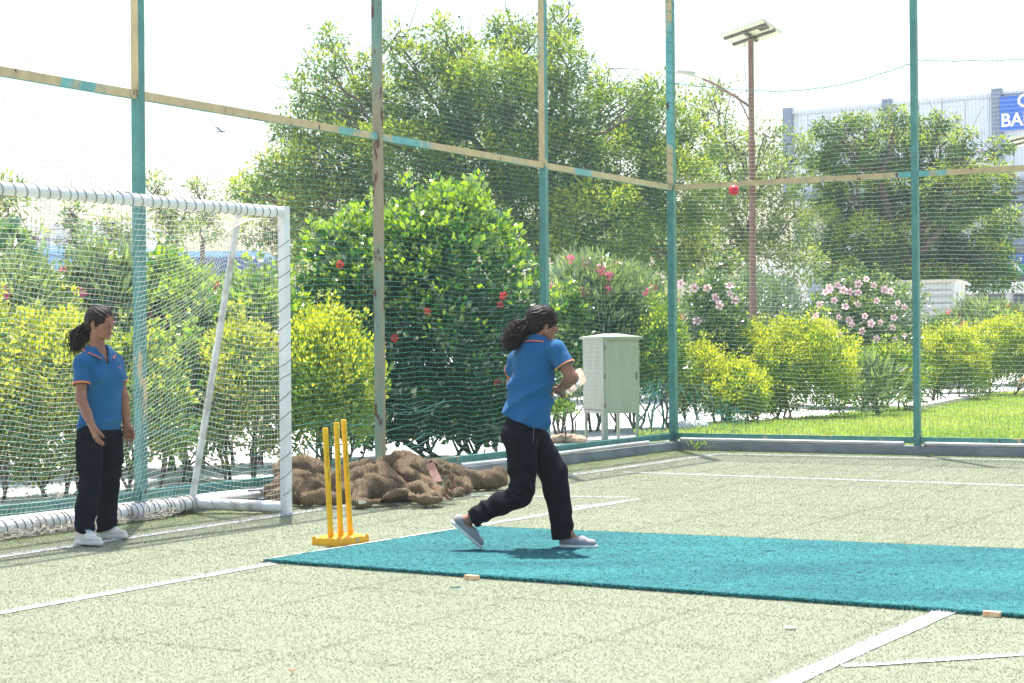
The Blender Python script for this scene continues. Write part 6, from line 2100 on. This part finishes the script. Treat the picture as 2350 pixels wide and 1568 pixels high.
for lab, Y, lb, tk, kd, sd in (
        ('small hazy tree beneath the crossbar, left of the first fence post', 48, [(170, 500, 24, 36), (172, 560, 34, 50)], (172, 600, 0, .05), 'dark', 210),
        ('hazy grey green tree beneath the crossbar beside the first fence post', 56, [(240, 520, 44, 36), (300, 540, 40, 40), (250, 570, 60, 34)], (265, 600, 0, .12), 'pale', 211),
        ('hazy tree showing just above the crossbar, right of the first fence post', 60, [(358, 425, 14, 22), (375, 480, 34, 34), (420, 500, 44, 34), (400, 540, 54, 34)], (390, 580, 0, .14), 'pale', 212),
        ('small tree top showing above the crossbar near the big tree', 64, [(455, 430, 14, 20), (470, 470, 26, 22), (480, 520, 50, 34)], (465, 560, 0, .1), 'pale', 213),
        ('shrubby pale tree at the left edge just under the crossbar', 40, [(20, 450, 50, 40), (-30, 500, 60, 60), (60, 560, 44, 40)], (10, 600, 0, .1), 'pale', 214)):
    tree(lab, Y, lb, tk, kd, sd, per_m3=13, leaf=.16, dY=.5)

# weeds in the kerb joint
def weed(px, py, lab, h, seed, Y=None):
    p = gp(px, py, .0); rng = np.random.default_rng(seed)
    r = empty('weed', p); tag(r, lab, 'weed')
    n = 26; P = rng.normal(0, h * .35, (n, 3)); P[:, 2] = np.abs(rng.uniform(.1, 1, n)) * h
    A = P.copy(); A[:, 2] += h * .4; A /= np.linalg.norm(A, axis=1, keepdims=True)
    Nn = rnd_unit(rng, n); Nn[:, 2] += 1; Nn -= A * (A * Nn).sum(1, keepdims=True); Nn /= np.linalg.norm(Nn, axis=1, keepdims=True)
    col = np.array([.20, .30, .07]) * rng.uniform(.7, 1.4, n)[:, None]
    V, F, Cc = leaf_geo(P, A, Nn, np.full(n, h * .4), np.full(n, h * .12), col)
    f = link('foliage', npmesh('foliage', V, F, col=Cc), M['leaf'], r); f['kind'] = 'stuff'
    b = MB()
    for k in range(5): b.tube([Vector((0, 0, 0)), Vector(P[k]) * .5 + Vector((0, 0, .01)), Vector(P[k])], [.003, .002, .001], 4)
    b.build('stem', M['stem'], r)
weed(1520, 1031, 'broad pale weed growing at the kerb just left of the corner post', .14, 1)
weed(1548, 1034, 'small bright green weed at the foot of the corner post', .10, 2)
weed(1604, 1036, 'weed at the kerb just right of the corner post', .13, 3)
weed(2185, 1046, 'tiny weed at the kerb right of the bright teal fence post', .09, 4)
# ------------------------------------------------------------------ things beyond the fence
def cabinet():
    p = gp(1386, 1010, .0); p.z = 0
    r = empty('utility_cabinet', p); tag(r, 'pale grey metal cabinet on legs with a pitched lid behind the left fence', 'cabinet')
    e1 = Vector((.90, .436, 0)); e2 = Vector((-.436, .90, 0))
    m = mat('pale_grey_cabinet_paint', (.31, .34, .285), .55, (.26, .27, .21), 2.2, lo=.4, hi=.8, stretch=(3, 3, .8), bump=.05)
    sm_ = mat('rust_streaks', (.45, .32, .18), .7, (.55, .54, .48), 14, lo=.4, hi=.55)
    Y = p.y; mp = Y / FPX
    zb = at(1386, 950, Y).z; zt = at(1386, 779, Y).z
    L1 = 86 * mp / .90; L2 = .62
    b = MB(); b.box(e1 * L1 / 2 + e2 * L2 / 2 + Vector((0, 0, (zb + zt) / 2)), L1, L2, zt - zb, (e1, e2, Vector((0, 0, 1))))
    bd_ = bevel(b.build('body', m, r), .006)
    # recessed door with its frame line, handle, hinges
    n1 = -e2
    b = MB(); b.box(e1 * L1 / 2 + n1 * .003 + Vector((0, 0, (zb + zt) / 2)), L1 - .05, .012, zt - zb - .06, (e1, e2, Vector((0, 0, 1))))
    d = bevel(b.build('door', m, r), .003)
    b = MB(); b.box(e1 * (L1 - .06) + n1 * .016 + Vector((0, 0, (zb + zt) / 2)), .018, .02, .10, (e1, e2, Vector((0, 0, 1)))); b.build('handle', M['cord'], d)
    b = MB(); b.box(e1 * .012 - e2 * .0 - e1 * .016 + e2 * L2 * .5 + Vector((0, 0, zb + .05)), .002, L2 - .08, .012, (e1, e2, Vector((0, 0, 1)))); b.build('vent_slot', M['cord'], bd_)
    b = MB(); b.box(-e1 * .002 + e2 * .05 + Vector((0, 0, zb + .12)), .01, .02, .02, (e1, e2, Vector((0, 0, 1)))); b.build('bolt', M['cord'], bd_)
    for zz in (zb + .12, (zb + zt) / 2, zt - .12):
        b = MB(); b.tube([e1 * .022 + n1 * .014 + Vector((0, 0, zz - .035)), e1 * .022 + n1 * .014 + Vector((0, 0, zz + .035))], .009, 8); b.build('hinge', M['cord'], d)
    # lid
    o = .035; c = [(-o, -o), (L1 + o, -o), (L1 + o, L2 + o), (-o, L2 + o)]
    lo = [e1 * x + e2 * y + Vector((0, 0, zt + .002)) for x, y in c]; hi = [v + Vector((0, 0, .035)) for v in lo]
    rg0 = e1 * (L1 * .30) + e2 * L2 / 2 + Vector((0, 0, zt + .085)); rg1 = e1 * (L1 * .70) + e2 * L2 / 2 + Vector((0, 0, zt + .085))
    vs = lo + hi + [rg0, rg1]
    b = MB(); b.add(vs, [(3, 2, 1, 0), (0, 1, 5, 4), (1, 2, 6, 5), (2, 3, 7, 6), (3, 0, 4, 7), (4, 5, 9, 8), (5, 6, 9), (6, 7, 8, 9), (7, 4, 8)])
    b.build('lid', m, r)
    b = MB(); b.tube([e1 * (L1 + .04) + Vector((0, 0, zt + .02)) - e2 * .03, e1 * (L1 + .04) + Vector((0, 0, zt + .06)) - e2 * .03], .008, 6); b.build('lid_pin', m, r)
    for x, y in ((.03, .03), (L1 - .03, .03), (.03, L2 - .03), (L1 - .03, L2 - .03)):
        b = MB(); w = .075 if (x, y) == (.03, .03) else .035
        b.box(e1 * x + e2 * y + Vector((0, 0, zb / 2 - .01)), w, w, zb + .016, (e1, e2, Vector((0, 0, 1)))); b.build('leg', m, r)
cabinet()


def solar_lamp(px, ytop, Y, label, seed=0, panel_rot=.5):
    top = at(px, ytop, Y); base = Vector((top.x, Y, -.02))
    r = empty('street_lamp', base); tag(r, label, 'street lamp')
    H = top.z + .02
    pole = mat('rusty_maroon_pole_%d' % seed, (.15, .05, .04), .65, (.30, .20, .17), 3, stretch=(1, 1, .5), lo=.3, hi=.8) if seed == 0 else MAROON[0]
    MAROON.append(pole)
    b = MB(); b.tube([(0, 0, 0), (0, 0, H * .33)], .074, 14); b.tube([(0, 0, H * .33), (0, 0, H * .72)], .062, 14); b.tube([(0, 0, H * .72), (0, 0, H - .05)], .054, 14)
    for z in (.33, .72): b.tube([(0, 0, H * z - .07), (0, 0, H * z + .02)], .08 if z < .5 else .068, 14)
    b.build('pole', pole, r)
    # panel: seen from below, tilted
    ax1 = Vector((.70, -.65, .155)).normalized(); n = Vector((.03, .40, 1)).normalized(); ax2 = n.cross(ax1).normalized(); n = ax1.cross(ax2)
    c = Vector((0.0, 0, H + .06))
    b = MB(); b.box(c, 1.02, .66, .035, (ax1, ax2, n)); fr_ = b.build('panel_frame', mat('aluminium_frame', (.62, .63, .62), .4, metal=.3), r)
    b = MB(); b.box(c - n * .02, .95, .59, .01, (ax1, ax2, n)); b.build('panel_back', mat('white_back_sheet', (.66, .66, .60), .5), r)
    b = MB(); b.box(c + n * .020, .96, .60, .006, (ax1, ax2, n)); b.build('solar_cells', mat('dark_solar_cells', (.01, .015, .05), .15), r)
    b = MB()
    for k in (-.18, .10): b.box(c + ax2 * k - n * .045, .98, .05, .04, (ax1, ax2, n))
    b.box(c - n * .07, .05, .4, .05, (ax1, ax2, n)); b.box(c + ax1 * .36 + ax2 * -.1 - n * .04, .20, .14, .03, (ax1, ax2, n))
    b.build('bracket', mat('dark_bracket', (.10, .085, .075), .6), r)
    # curved arm and lamp head
    z1 = H - 1.34; pts = []
    for t in np.linspace(0, 1, 14):
        pts.append(Vector((-.02 - 1.30 * t, -.05 * t, z1 + .72 * math.sin(t * 1.35) - .06 * t)))
    b = MB(); b.tube(pts[:10], .024, 8); b.build('arm', pole, r)
    b = MB(); b.tube(pts[9:] + [pts[-1] + Vector((-.22, 0, .03))], .018, 8); b.build('arm_tip', M['pvc'], r)
    pts2 = [Vector((-.02 - .34 * t, 0, z1 - .32 + .62 * math.sin(t * 1.4) * .95)) for t in np.linspace(0, 1, 8)]
    b = MB(); b.tube(pts2, .014, 6); b.build('brace', pole, r)
    b = MB(); hc = pts[11] + Vector((-.12, 0, .05)); b.box(hc, .34, .16, .05, (Vector((1, 0, -.10)).normalized(), Vector((0, 1, 0)), Vector((.10, 0, 1)).normalized())); bevel(b.build('lamp_head', M['pvc'], r), .012)
    b = MB(); q = random.Random(3)
    b.tube([pts[9] + Vector((0, 0, -.03)) + Vector((.95 * t, 0, -1.25 * math.sin(math.pi * t) * (.6 + .4 * t) + .0 * t)) for t in np.linspace(0, .95, 16)], .006, 4)
    b.tube([Vector((-.12 - .02 * math.sin(t * 6), -.06, H - .1 - 1.15 * t)) for t in np.linspace(0, 1, 10)], .006, 4)
    b.build('cable', M['cord'], r)
    return r


MAROON = []
solar_lamp(1723, 84, 34.5, 'maroon solar street lamp with curved arm behind the right fence, nearer the corner', 0, .42)
solar_lamp(2362, 322, 53, 'second solar street lamp cut by the right edge of the photo', 1, .42)


def box_obj(name, m, parent, c, sx, sy, sz, ax=None, bv=0):
    b = MB(); b.box(c, sx, sy, sz, ax); o = b.build(name, m, parent)
    if bv: bevel(o, bv)
    return o


def hall():
    """big pale sports hall on the right, its long front running away to the left"""
    A = at(1806, 270, 96); B = at(2560, 205, 86)
    A.z = 0; B.z = 0
    d = (B - A); L = d.length; d.normalize(); n = Vector((d.y, -d.x, 0))         # n towards the camera side
    if n.y > 0: n = -n
    H = at(1806, 263, 96).z
    r = empty('sports_hall', A); tag(r, 'large pale sports hall with grey pilasters and a blue sign, at the right', 'building')
    Z = Vector((0, 0, 1)); ax = (d, -n, Z)
    wm = mat('pale_cladding', (.56, .60, .66), .6, (.50, .54, .60), .4)
    wm2 = mat('light_grey_render', (.42, .42, .43), .8, (.36, .36, .38), .5)
    gm = mat('slate_blue_trim', (.16, .20, .28), .6)
    dm = mat('dark_glass_band', (.09, .12, .18), .15)
    zb = at(2200, 432, 90).z     # underside of the upper storey
    box_obj('wall', wm, r, d * L / 2 - n * 8 + Z * (zb + H) / 2, L, 16, H - zb, ax)
    box_obj('lower_wall', wm2, r, d * L / 2 - n * 8.4 + Z * (zb - .01) / 2, L, 15.6, zb - .01, ax)
    # cladding panels on the upper storey, one by one
    def s_at(px): # distance along the front under a pixel column
        q = ray(px, 500); o = Vector((0, 0, CAMH)); 
        den = q.x * n.x + q.y * n.y; t = ((A - o).x * n.x + (A - o).y * n.y) / den
        pt = o + q * t; return (pt - A).dot(d)
    k = int(L / 1.2); me = None
    for i in range(k):
        b = MB(); b.box((0, 0, 0), L / k - .03, .05, H - zb - .25, ax)
        if me is None:
            o = b.build('panel', wm, r); me = o.data
        else:
            o = bpy.data.objects.new('panel', me); COL.objects.link(o); o.parent = r
        o.location = d * (L / k * (i + .5)) + n * .024 + Z * (zb + H) / 2
    for px in (1814, 2042, 2294):
        box_obj('pilaster', gm, r, d * s_at(px) + n * .16 + Z * ((zb + H) / 2 + .15), .50, .30, H - zb + .3, ax)
    box_obj('parapet', wm, r, d * L / 2 + n * .04 + Z * (H + .06), L, .3, .12, ax)
    box_obj('ledge', gm, r, d * L / 2 + n * .14 + Z * (zb + .05), L, .44, .34, ax)
    # stair-like grey bands of the lower storey
    for py, hh in ((432, .30), (455, .26), (476, .3), (608 - 60, .6)):
        z = at(2345, py, 88.5).z
        box_obj('band', gm, r, d * (s_at(2240) / 2 + L / 2) + n * -.15 + Z * z, L - s_at(2240), .5, hh, ax)
    # canopy and openings at street level
    zc = at(2300, 662, 88).z
    box_obj('canopy', mat('white_canopy', (.7, .7, .69), .6), r, d * (L * .62) + n * 1.2 + Z * zc, L * .75, 2.4, .5, ax)
    for i in range(7):
        s_ = L * .27 + i * L * .105
        box_obj('shopfront', dm, r, d * s_ + n * -.38 + Z * (zc - .25) / 2, L * .09, .1, zc - .35, ax)
        box_obj('column', wm2, r, d * (s_ + L * .052) + n * 2.2 + Z * (zc - .25) / 2, .3, .3, zc - .26, ax)
    # blue sign
    s0, s1 = s_at(2304), s_at(2362)
    z0, z1 = at(2330, 296, 88).z, at(2330, 217, 88).z
    blue = mat('blue_sign_face', (.02, .12, .52), .4)
    wt = mat('white_letters', (.85, .85, .85), .5)
    sg = box_obj('sign', blue, r, d * (s0 + s1) / 2 + n * .30 + Z * (z0 + z1) / 2, s1 - s0, .22, z1 - z0, ax)
    bpy.context.view_layer.update()
    yaw = math.atan2(d.y, d.x)
    def text(body, px, z, size, parent, m, nd=.42):
        cu = bpy.data.curves.new('lettering', 'FONT'); cu.body = body; cu.size = size; cu.extrude = .03; cu.offset = .018 * size
        me_o = bpy.data.objects.new('tmp', cu); COL.objects.link(me_o)
        dg = bpy.context.evaluated_depsgraph_get(); me = bpy.data.meshes.new_from_object(me_o.evaluated_get(dg)); bpy.data.objects.remove(me_o)
        o = link('lettering', me, m, parent); o.location = d * s_at(px) + n * nd + Z * z; o.rotation_euler = (math.pi / 2, 0, yaw)
        return o
    text('BAD', 2306, z0 + (z1 - z0) * .12, .90, r, wt)
    text('C', 2344, z0 + (z1 - z0) * .66, .86, r, wt)
    # blue and green fascia with a white x at the right edge
    zx0, zx1 = at(2340, 628, 86).z, at(2340, 578, 86).z; sx0, sx1 = s_at(2262), s_at(2372)
    box_obj('fascia', blue, r, d * (sx0 + sx1) / 2 + n * .2 + Z * (zx0 * .4 + zx1 * .6), sx1 - sx0, .5, (zx1 - zx0) * .8, ax)
    box_obj('fascia', mat('green_fascia', (.01, .30, .12), .4), r, d * (sx0 + sx1) / 2 + n * .26 + Z * (zx0 * .72 + zx1 * .28), sx1 - sx0 - .1, .5, (zx1 - zx0) * .5, ax)
    text('X', 2323, zx0 * .85 + zx1 * .15, .98, r, wt, .56)


hall()


def container():
    A = at(2015, 760, 56); A.z = 0; 
    r = empty('site_container', A); tag(r, 'white corrugated cabin with a white notice, behind the large pink hibiscus', 'cabin')
    d = Vector((.93, -.37, 0)).normalized(); n = Vector((-.37, -.93, 0)).normalized(); Z = Vector((0, 0, 1)); ax = (d, -n, Z)
    H = at(2050, 652, 56).z; L = 2.3
    m = mat('white_corrugated_sheet', (.60, .61, .62), .5, (.50, .51, .53), 2)
    box_obj('body', m, r, d * L / 2 - n * 1.2 + Z * H / 2, L, 2.4, H, ax)
    k = 16; me = None
    for i in range(k):
        z = H * (i + .5) / k
        if me is None:
            b = MB(); b.box((0, 0, 0), L * .80, .06, H / k * .55, ax); o = b.build('rib', m, r); me = o.data
        else: o = bpy.data.objects.new('rib', me); COL.objects.link(o); o.parent = r
        o.location = d * L * .58 + n * .025 + Z * z
    box_obj('roof', mat('cream_roof', (.62, .58, .50), .6), r, d * L / 2 - n * 1.2 + Z * (H + .05), L + .2, 2.6, .1, ax)
    box_obj('notice', mat('white_notice', (.8, .8, .8), .5), r, d * (L * .66) + n * .09 + Z * (H * .42), .62, .03, .75, ax)
    cu = bpy.data.curves.new('lettering', 'FONT'); cu.body = 'NITE'; cu.size = .24; cu.extrude = .004
    t = bpy.data.objects.new('tmp', cu); COL.objects.link(t); dg = bpy.context.evaluated_depsgraph_get(); me = bpy.data.meshes.new_from_object(t.evaluated_get(dg)); bpy.data.objects.remove(t)
    o = link('lettering', me, mat('red_lettering', (.6, .05, .05), .5), r); o.location = d * (L * .66 - .27) + n * .11 + Z * (H * .42 + .08); o.rotation_euler = (math.pi / 2, 0, math.atan2(d.y, d.x))


container()


def air():
    b = MB(); b.box((40, 117, 8), 330, 246, 18.4)
    m, nt, out = newmat('thin_haze')
    v = nt.nodes.new('ShaderNodeVolumePrincipled'); v.inputs['Color'].default_value = (.93, .96, 1, 1); v.inputs['Density'].default_value = .0007; v.inputs['Anisotropy'].default_value = .35
    nt.links.new(v.outputs[0], out.inputs['Volume'])
    o = b.build('haze', m); o['kind'] = 'stuff'


air()


def simple_block(label, px0, px1, ytop, Y, c, storeys, bays, dep=14, name='apartment_block', roof=None):
    A = at(px0, ytop, Y); B = at(px1, ytop, Y); H = A.z; L = (B - A).length
    r = empty(name, Vector((A.x, Y, 0))); tag(r, label, 'building', None)
    m = mat('wall_' + name, c, .8); X = Vector((1, 0, 0)); Z = Vector((0, 0, 1))
    box_obj('wall', m, r, Vector((L / 2, dep / 2, H / 2)), L, dep, H)
    box_obj('roof', roof or m, r, Vector((L / 2, dep / 2, H + .12)), L + .5, dep + .5, .24)
    wm = mat('window_shade', (.22, .26, .32), .4)
    for i in range(bays):
        for j in range(storeys):
            z = H - (j + .6) * 3.0
            if z < 2: continue
            box_obj('window', wm, r, Vector((L * (i + .5) / bays, -.02, z)), L / bays * .45, .12, 1.3)


simple_block('far pale apartment block below the crossbar, left of the first fence post', 66, 175, 520, 210, (.55, .55, .56), 3, 4)
simple_block('far stepped white block just below the crossbar by the first fence post', 160, 305, 514, 190, (.60, .60, .60), 3, 6)
simple_block('low blue walled shed behind the oleander at the left', 18, 305, 580, 85, (.20, .36, .58), 1, 5, 8, 'blue_shed', mat('pale_blue_roof', (.30, .52, .72), .5))
simple_block('long dark blue shed seen through the goal net', 340, 590, 592, 75, (.07, .11, .24), 1, 6, 8, 'blue_shed', mat('light_blue_roof', (.20, .40, .62), .5))
simple_block('low white walled building behind the trees, left of the cabin', 1770, 1905, 585, 78, (.62, .60, .58), 1, 2, 8, 'white_building')

# stones, sticks and scraps behind the fence
def stone(px, py, sx, sy, sz, label, z=0.0, c=(.34, .24, .17), cat='stone', seed=1, name='stone'):
    p = gp(px, py, z); s = Solid((-sx * 1.2, -sy * 1.2, -.02), (sx * 1.2, sy * 1.2, sz * 1.3), max(sx, sy) / 16)
    s.ell((0, 0, sz * .35), (sx, sy, sz * .65), None, .02); q = np.random.default_rng(seed)
    a, b_ = q.uniform(8, 14, 2) / max(sx, .1) * .3
    s.warp(lambda x, y, z_: np.sin(x * a * 3 + 1) * np.sin(y * b_ * 3 + z_ * 20), sz * .10)
    s.cut((0, 0, -.01), (0, 0, -1))
    o = s.mesh(name, mat('surface_' + name + str(seed), c, .9, tuple(x * 1.5 for x in c), 9, bump=.5), None); o.location = (p.x, p.y, max(z, -.02)); tag(o, label, cat); return o
stone(1300, 1016, .30, .2, .12, 'low brown mound of earth beside the cabinet, behind the fence', -.02, (.30, .20, .14), 'earth mound', 1, 'earth_mound')
stone(1588, 985, .26, .15, .14, 'crumpled white and grey plastic sheet lying behind the corner post', .04, (.55, .55, .57), 'plastic sheet', 2, 'plastic_sheet')
stone(1813, 1441, .03, .02, .008, 'tiny white scrap lying on the turf in the foreground', .010, (.75, .75, .74), 'scrap', 3, 'paper_scrap')
for k, (px, py) in enumerate(((1236, 1008), (1330, 990))):
    p = gp(1282 if k == 0 else 1320, 1010, -.02); b = MB(); b.tube([(0, 0, 0), (.01, 0, .28 if k else .5)], .012, 6)
    tag(b.build('stake', M['stem'], None, loc=p), ('brown wooden stake supporting the yellow leaved sapling', 'short thin stick standing between sapling and cabinet')[k], 'stake')
# raised stone edging by the lawn
b = MB(); a_ = gp(2095, 945, .05); c_ = gp(2215, 920, .05); dd = (c_ - a_).normalized(); b.box((a_ + c_) / 2 + Vector((0, 0, .05)), (c_ - a_).length, .25, .12, (dd, Vector((-dd.y, dd.x, 0)), Vector((0, 0, 1))))
tag(bevel(b.build('stone_edging', mat('pale_stone_edging', (.5, .46, .42), .9, (.38, .34, .30), 5), None), .02), 'low pale stone edging at the back of the lawn under the yellow hedge', 'edging')


def bird():
    p = at(552 / 1.0894, 330 / 1.0894, 60)
    r = empty('bird', p); tag(r, 'tiny bird flying in the sky left of the big tree', 'bird')
    m = mat('grey_blue_plumage', (.12, .15, .20), .7)
    s = Solid((-.25, -.12, -.1), (.25, .12, .1), .012); s.cap((-.10, 0, 0), (.07, 0, .01), .022, .035, k=.02); s.ell((.12, 0, .02), (.03, .025, .025), None, .02); s.cap((-.10, 0, 0), (-.2, 0, -.01), .018, .012, k=.01); s.cap((.14, 0, .02), (.175, 0, .012), .008, .004, k=.004)
    s.mesh('body', m, r)
    for sg in (-1, 1):
        b = MB(); pts = [(.05, sg * .02, .01), (-.03, sg * .02, .01), (-.12, sg * .16, .10), (-.17, sg * .30, .17), (-.05, sg * .16, .11)]
        b.add([Vector(q) for q in pts] + [Vector(q) + Vector((0, 0, .008)) for q in pts], [(0, 1, 2, 3, 4), (9, 8, 7, 6, 5)] + [(i, (i + 1) % 5, 5 + (i + 1) % 5, 5 + i) for i in range(5)]); b.build('wing', m, r)


bird()


def dog():
    p = gp(2362, 918, .05); p = at(2362, 912, 42); p.z = .05
    r = empty('dog', p); tag(r, 'tan brown dog with white legs standing on the lawn, cut by the right edge', 'dog')
    m = mat('tan_fur', (.42, .20, .10), .9, (.60, .42, .28), 7, bump=.3, bscale=120)
    s = Solid((-.40, -.22, -.02), (.75, .22, .75), .011)
    s.ell((0, 0, .44), (.17, .10, .115), None, .04); s.ell((.30, 0, .43), (.20, .115, .15), None, .05); s.cap((-.02, 0, .46), (.36, 0, .45), .095, .12, k=.05)
    s.cap((.42, 0, .50), (.54, 0, .62), .075, .06, k=.04); s.ell((.58, 0, .64), (.085, .06, .062), None, .03); s.cap((.62, 0, .62), (.71, 0, .60), .038, .026, k=.02)
    for sg in (-1, 1):
        s.cap((.55, sg * .045, .68), (.53, sg * .06, .735), .022, .008, k=.01)
        s.cap((-.04, sg * .065, .40), (.05, sg * .07, .26), .075, .042, k=.03); s.cap((.05, sg * .07, .26), (-.09, sg * .07, .15), .036, .022, k=.015); s.cap((-.09, sg * .07, .15), (-.07, sg * .07, .025), .021, .019, k=.01); s.cap((-.07, sg * .07, .02), (-.02, sg * .07, .018), .022, .020, k=.01)
        s.cap((.36, sg * .07, .36), (.34, sg * .07, .20), .05, .028, k=.03); s.cap((.34, sg * .07, .20), (.355, sg * .07, .03), .025, .019, k=.01); s.cap((.355, sg * .07, .02), (.40, sg * .07, .018), .022, .020, k=.01)
    s.cap((-.15, 0, .48), (-.24, 0, .36), .024, .018, k=.02); s.cap((-.24, 0, .36), (-.27, 0, .24), .018, .010, k=.02)
    s.mesh('body', m, r)
    for sg in (-1, 1):
        b = MB(); b.tube([(.645, sg * .035, .655), (.655, sg * .038, .657)], .008, 6); b.build('eye', M['iris'], r)
    b = MB(); b.tube([(.725, 0, .61), (.74, 0, .607)], .013, 8); b.build('nose', M['iris'], r)


dog()


def thread(px, py, ln, col, label, seed):
    p = gp(px, py, .012); q = random.Random(seed); b = MB()
    for k in range(3):
        pts = [Vector((ln * (j / 6 - .5), q.gauss(0, .012), .002 + abs(q.gauss(0, .004)))) for j in range(7)]
        b.tube(pts, .0018, 4, cap=False)
    tag(b.build('thread_scrap', mat('thread_%d' % seed, col, .8), None, loc=p), label, 'scrap')
thread(748, 1265, .22, (.05, .5, .45), 'teal threads lying on the turf below the stump base', 1)
thread(1045, 1350, .06, (.01, .16, .15), 'dark teal scrap on the turf just below the near edge of the mat', 2)
thread(672, 1540, .03, (.5, .2, .1), 'tiny rust coloured fragment on the turf at the bottom left', 3)
thread(1090, 1232, .10, (.7, .7, .68), 'white threads on the far corner of the teal mat', 4)
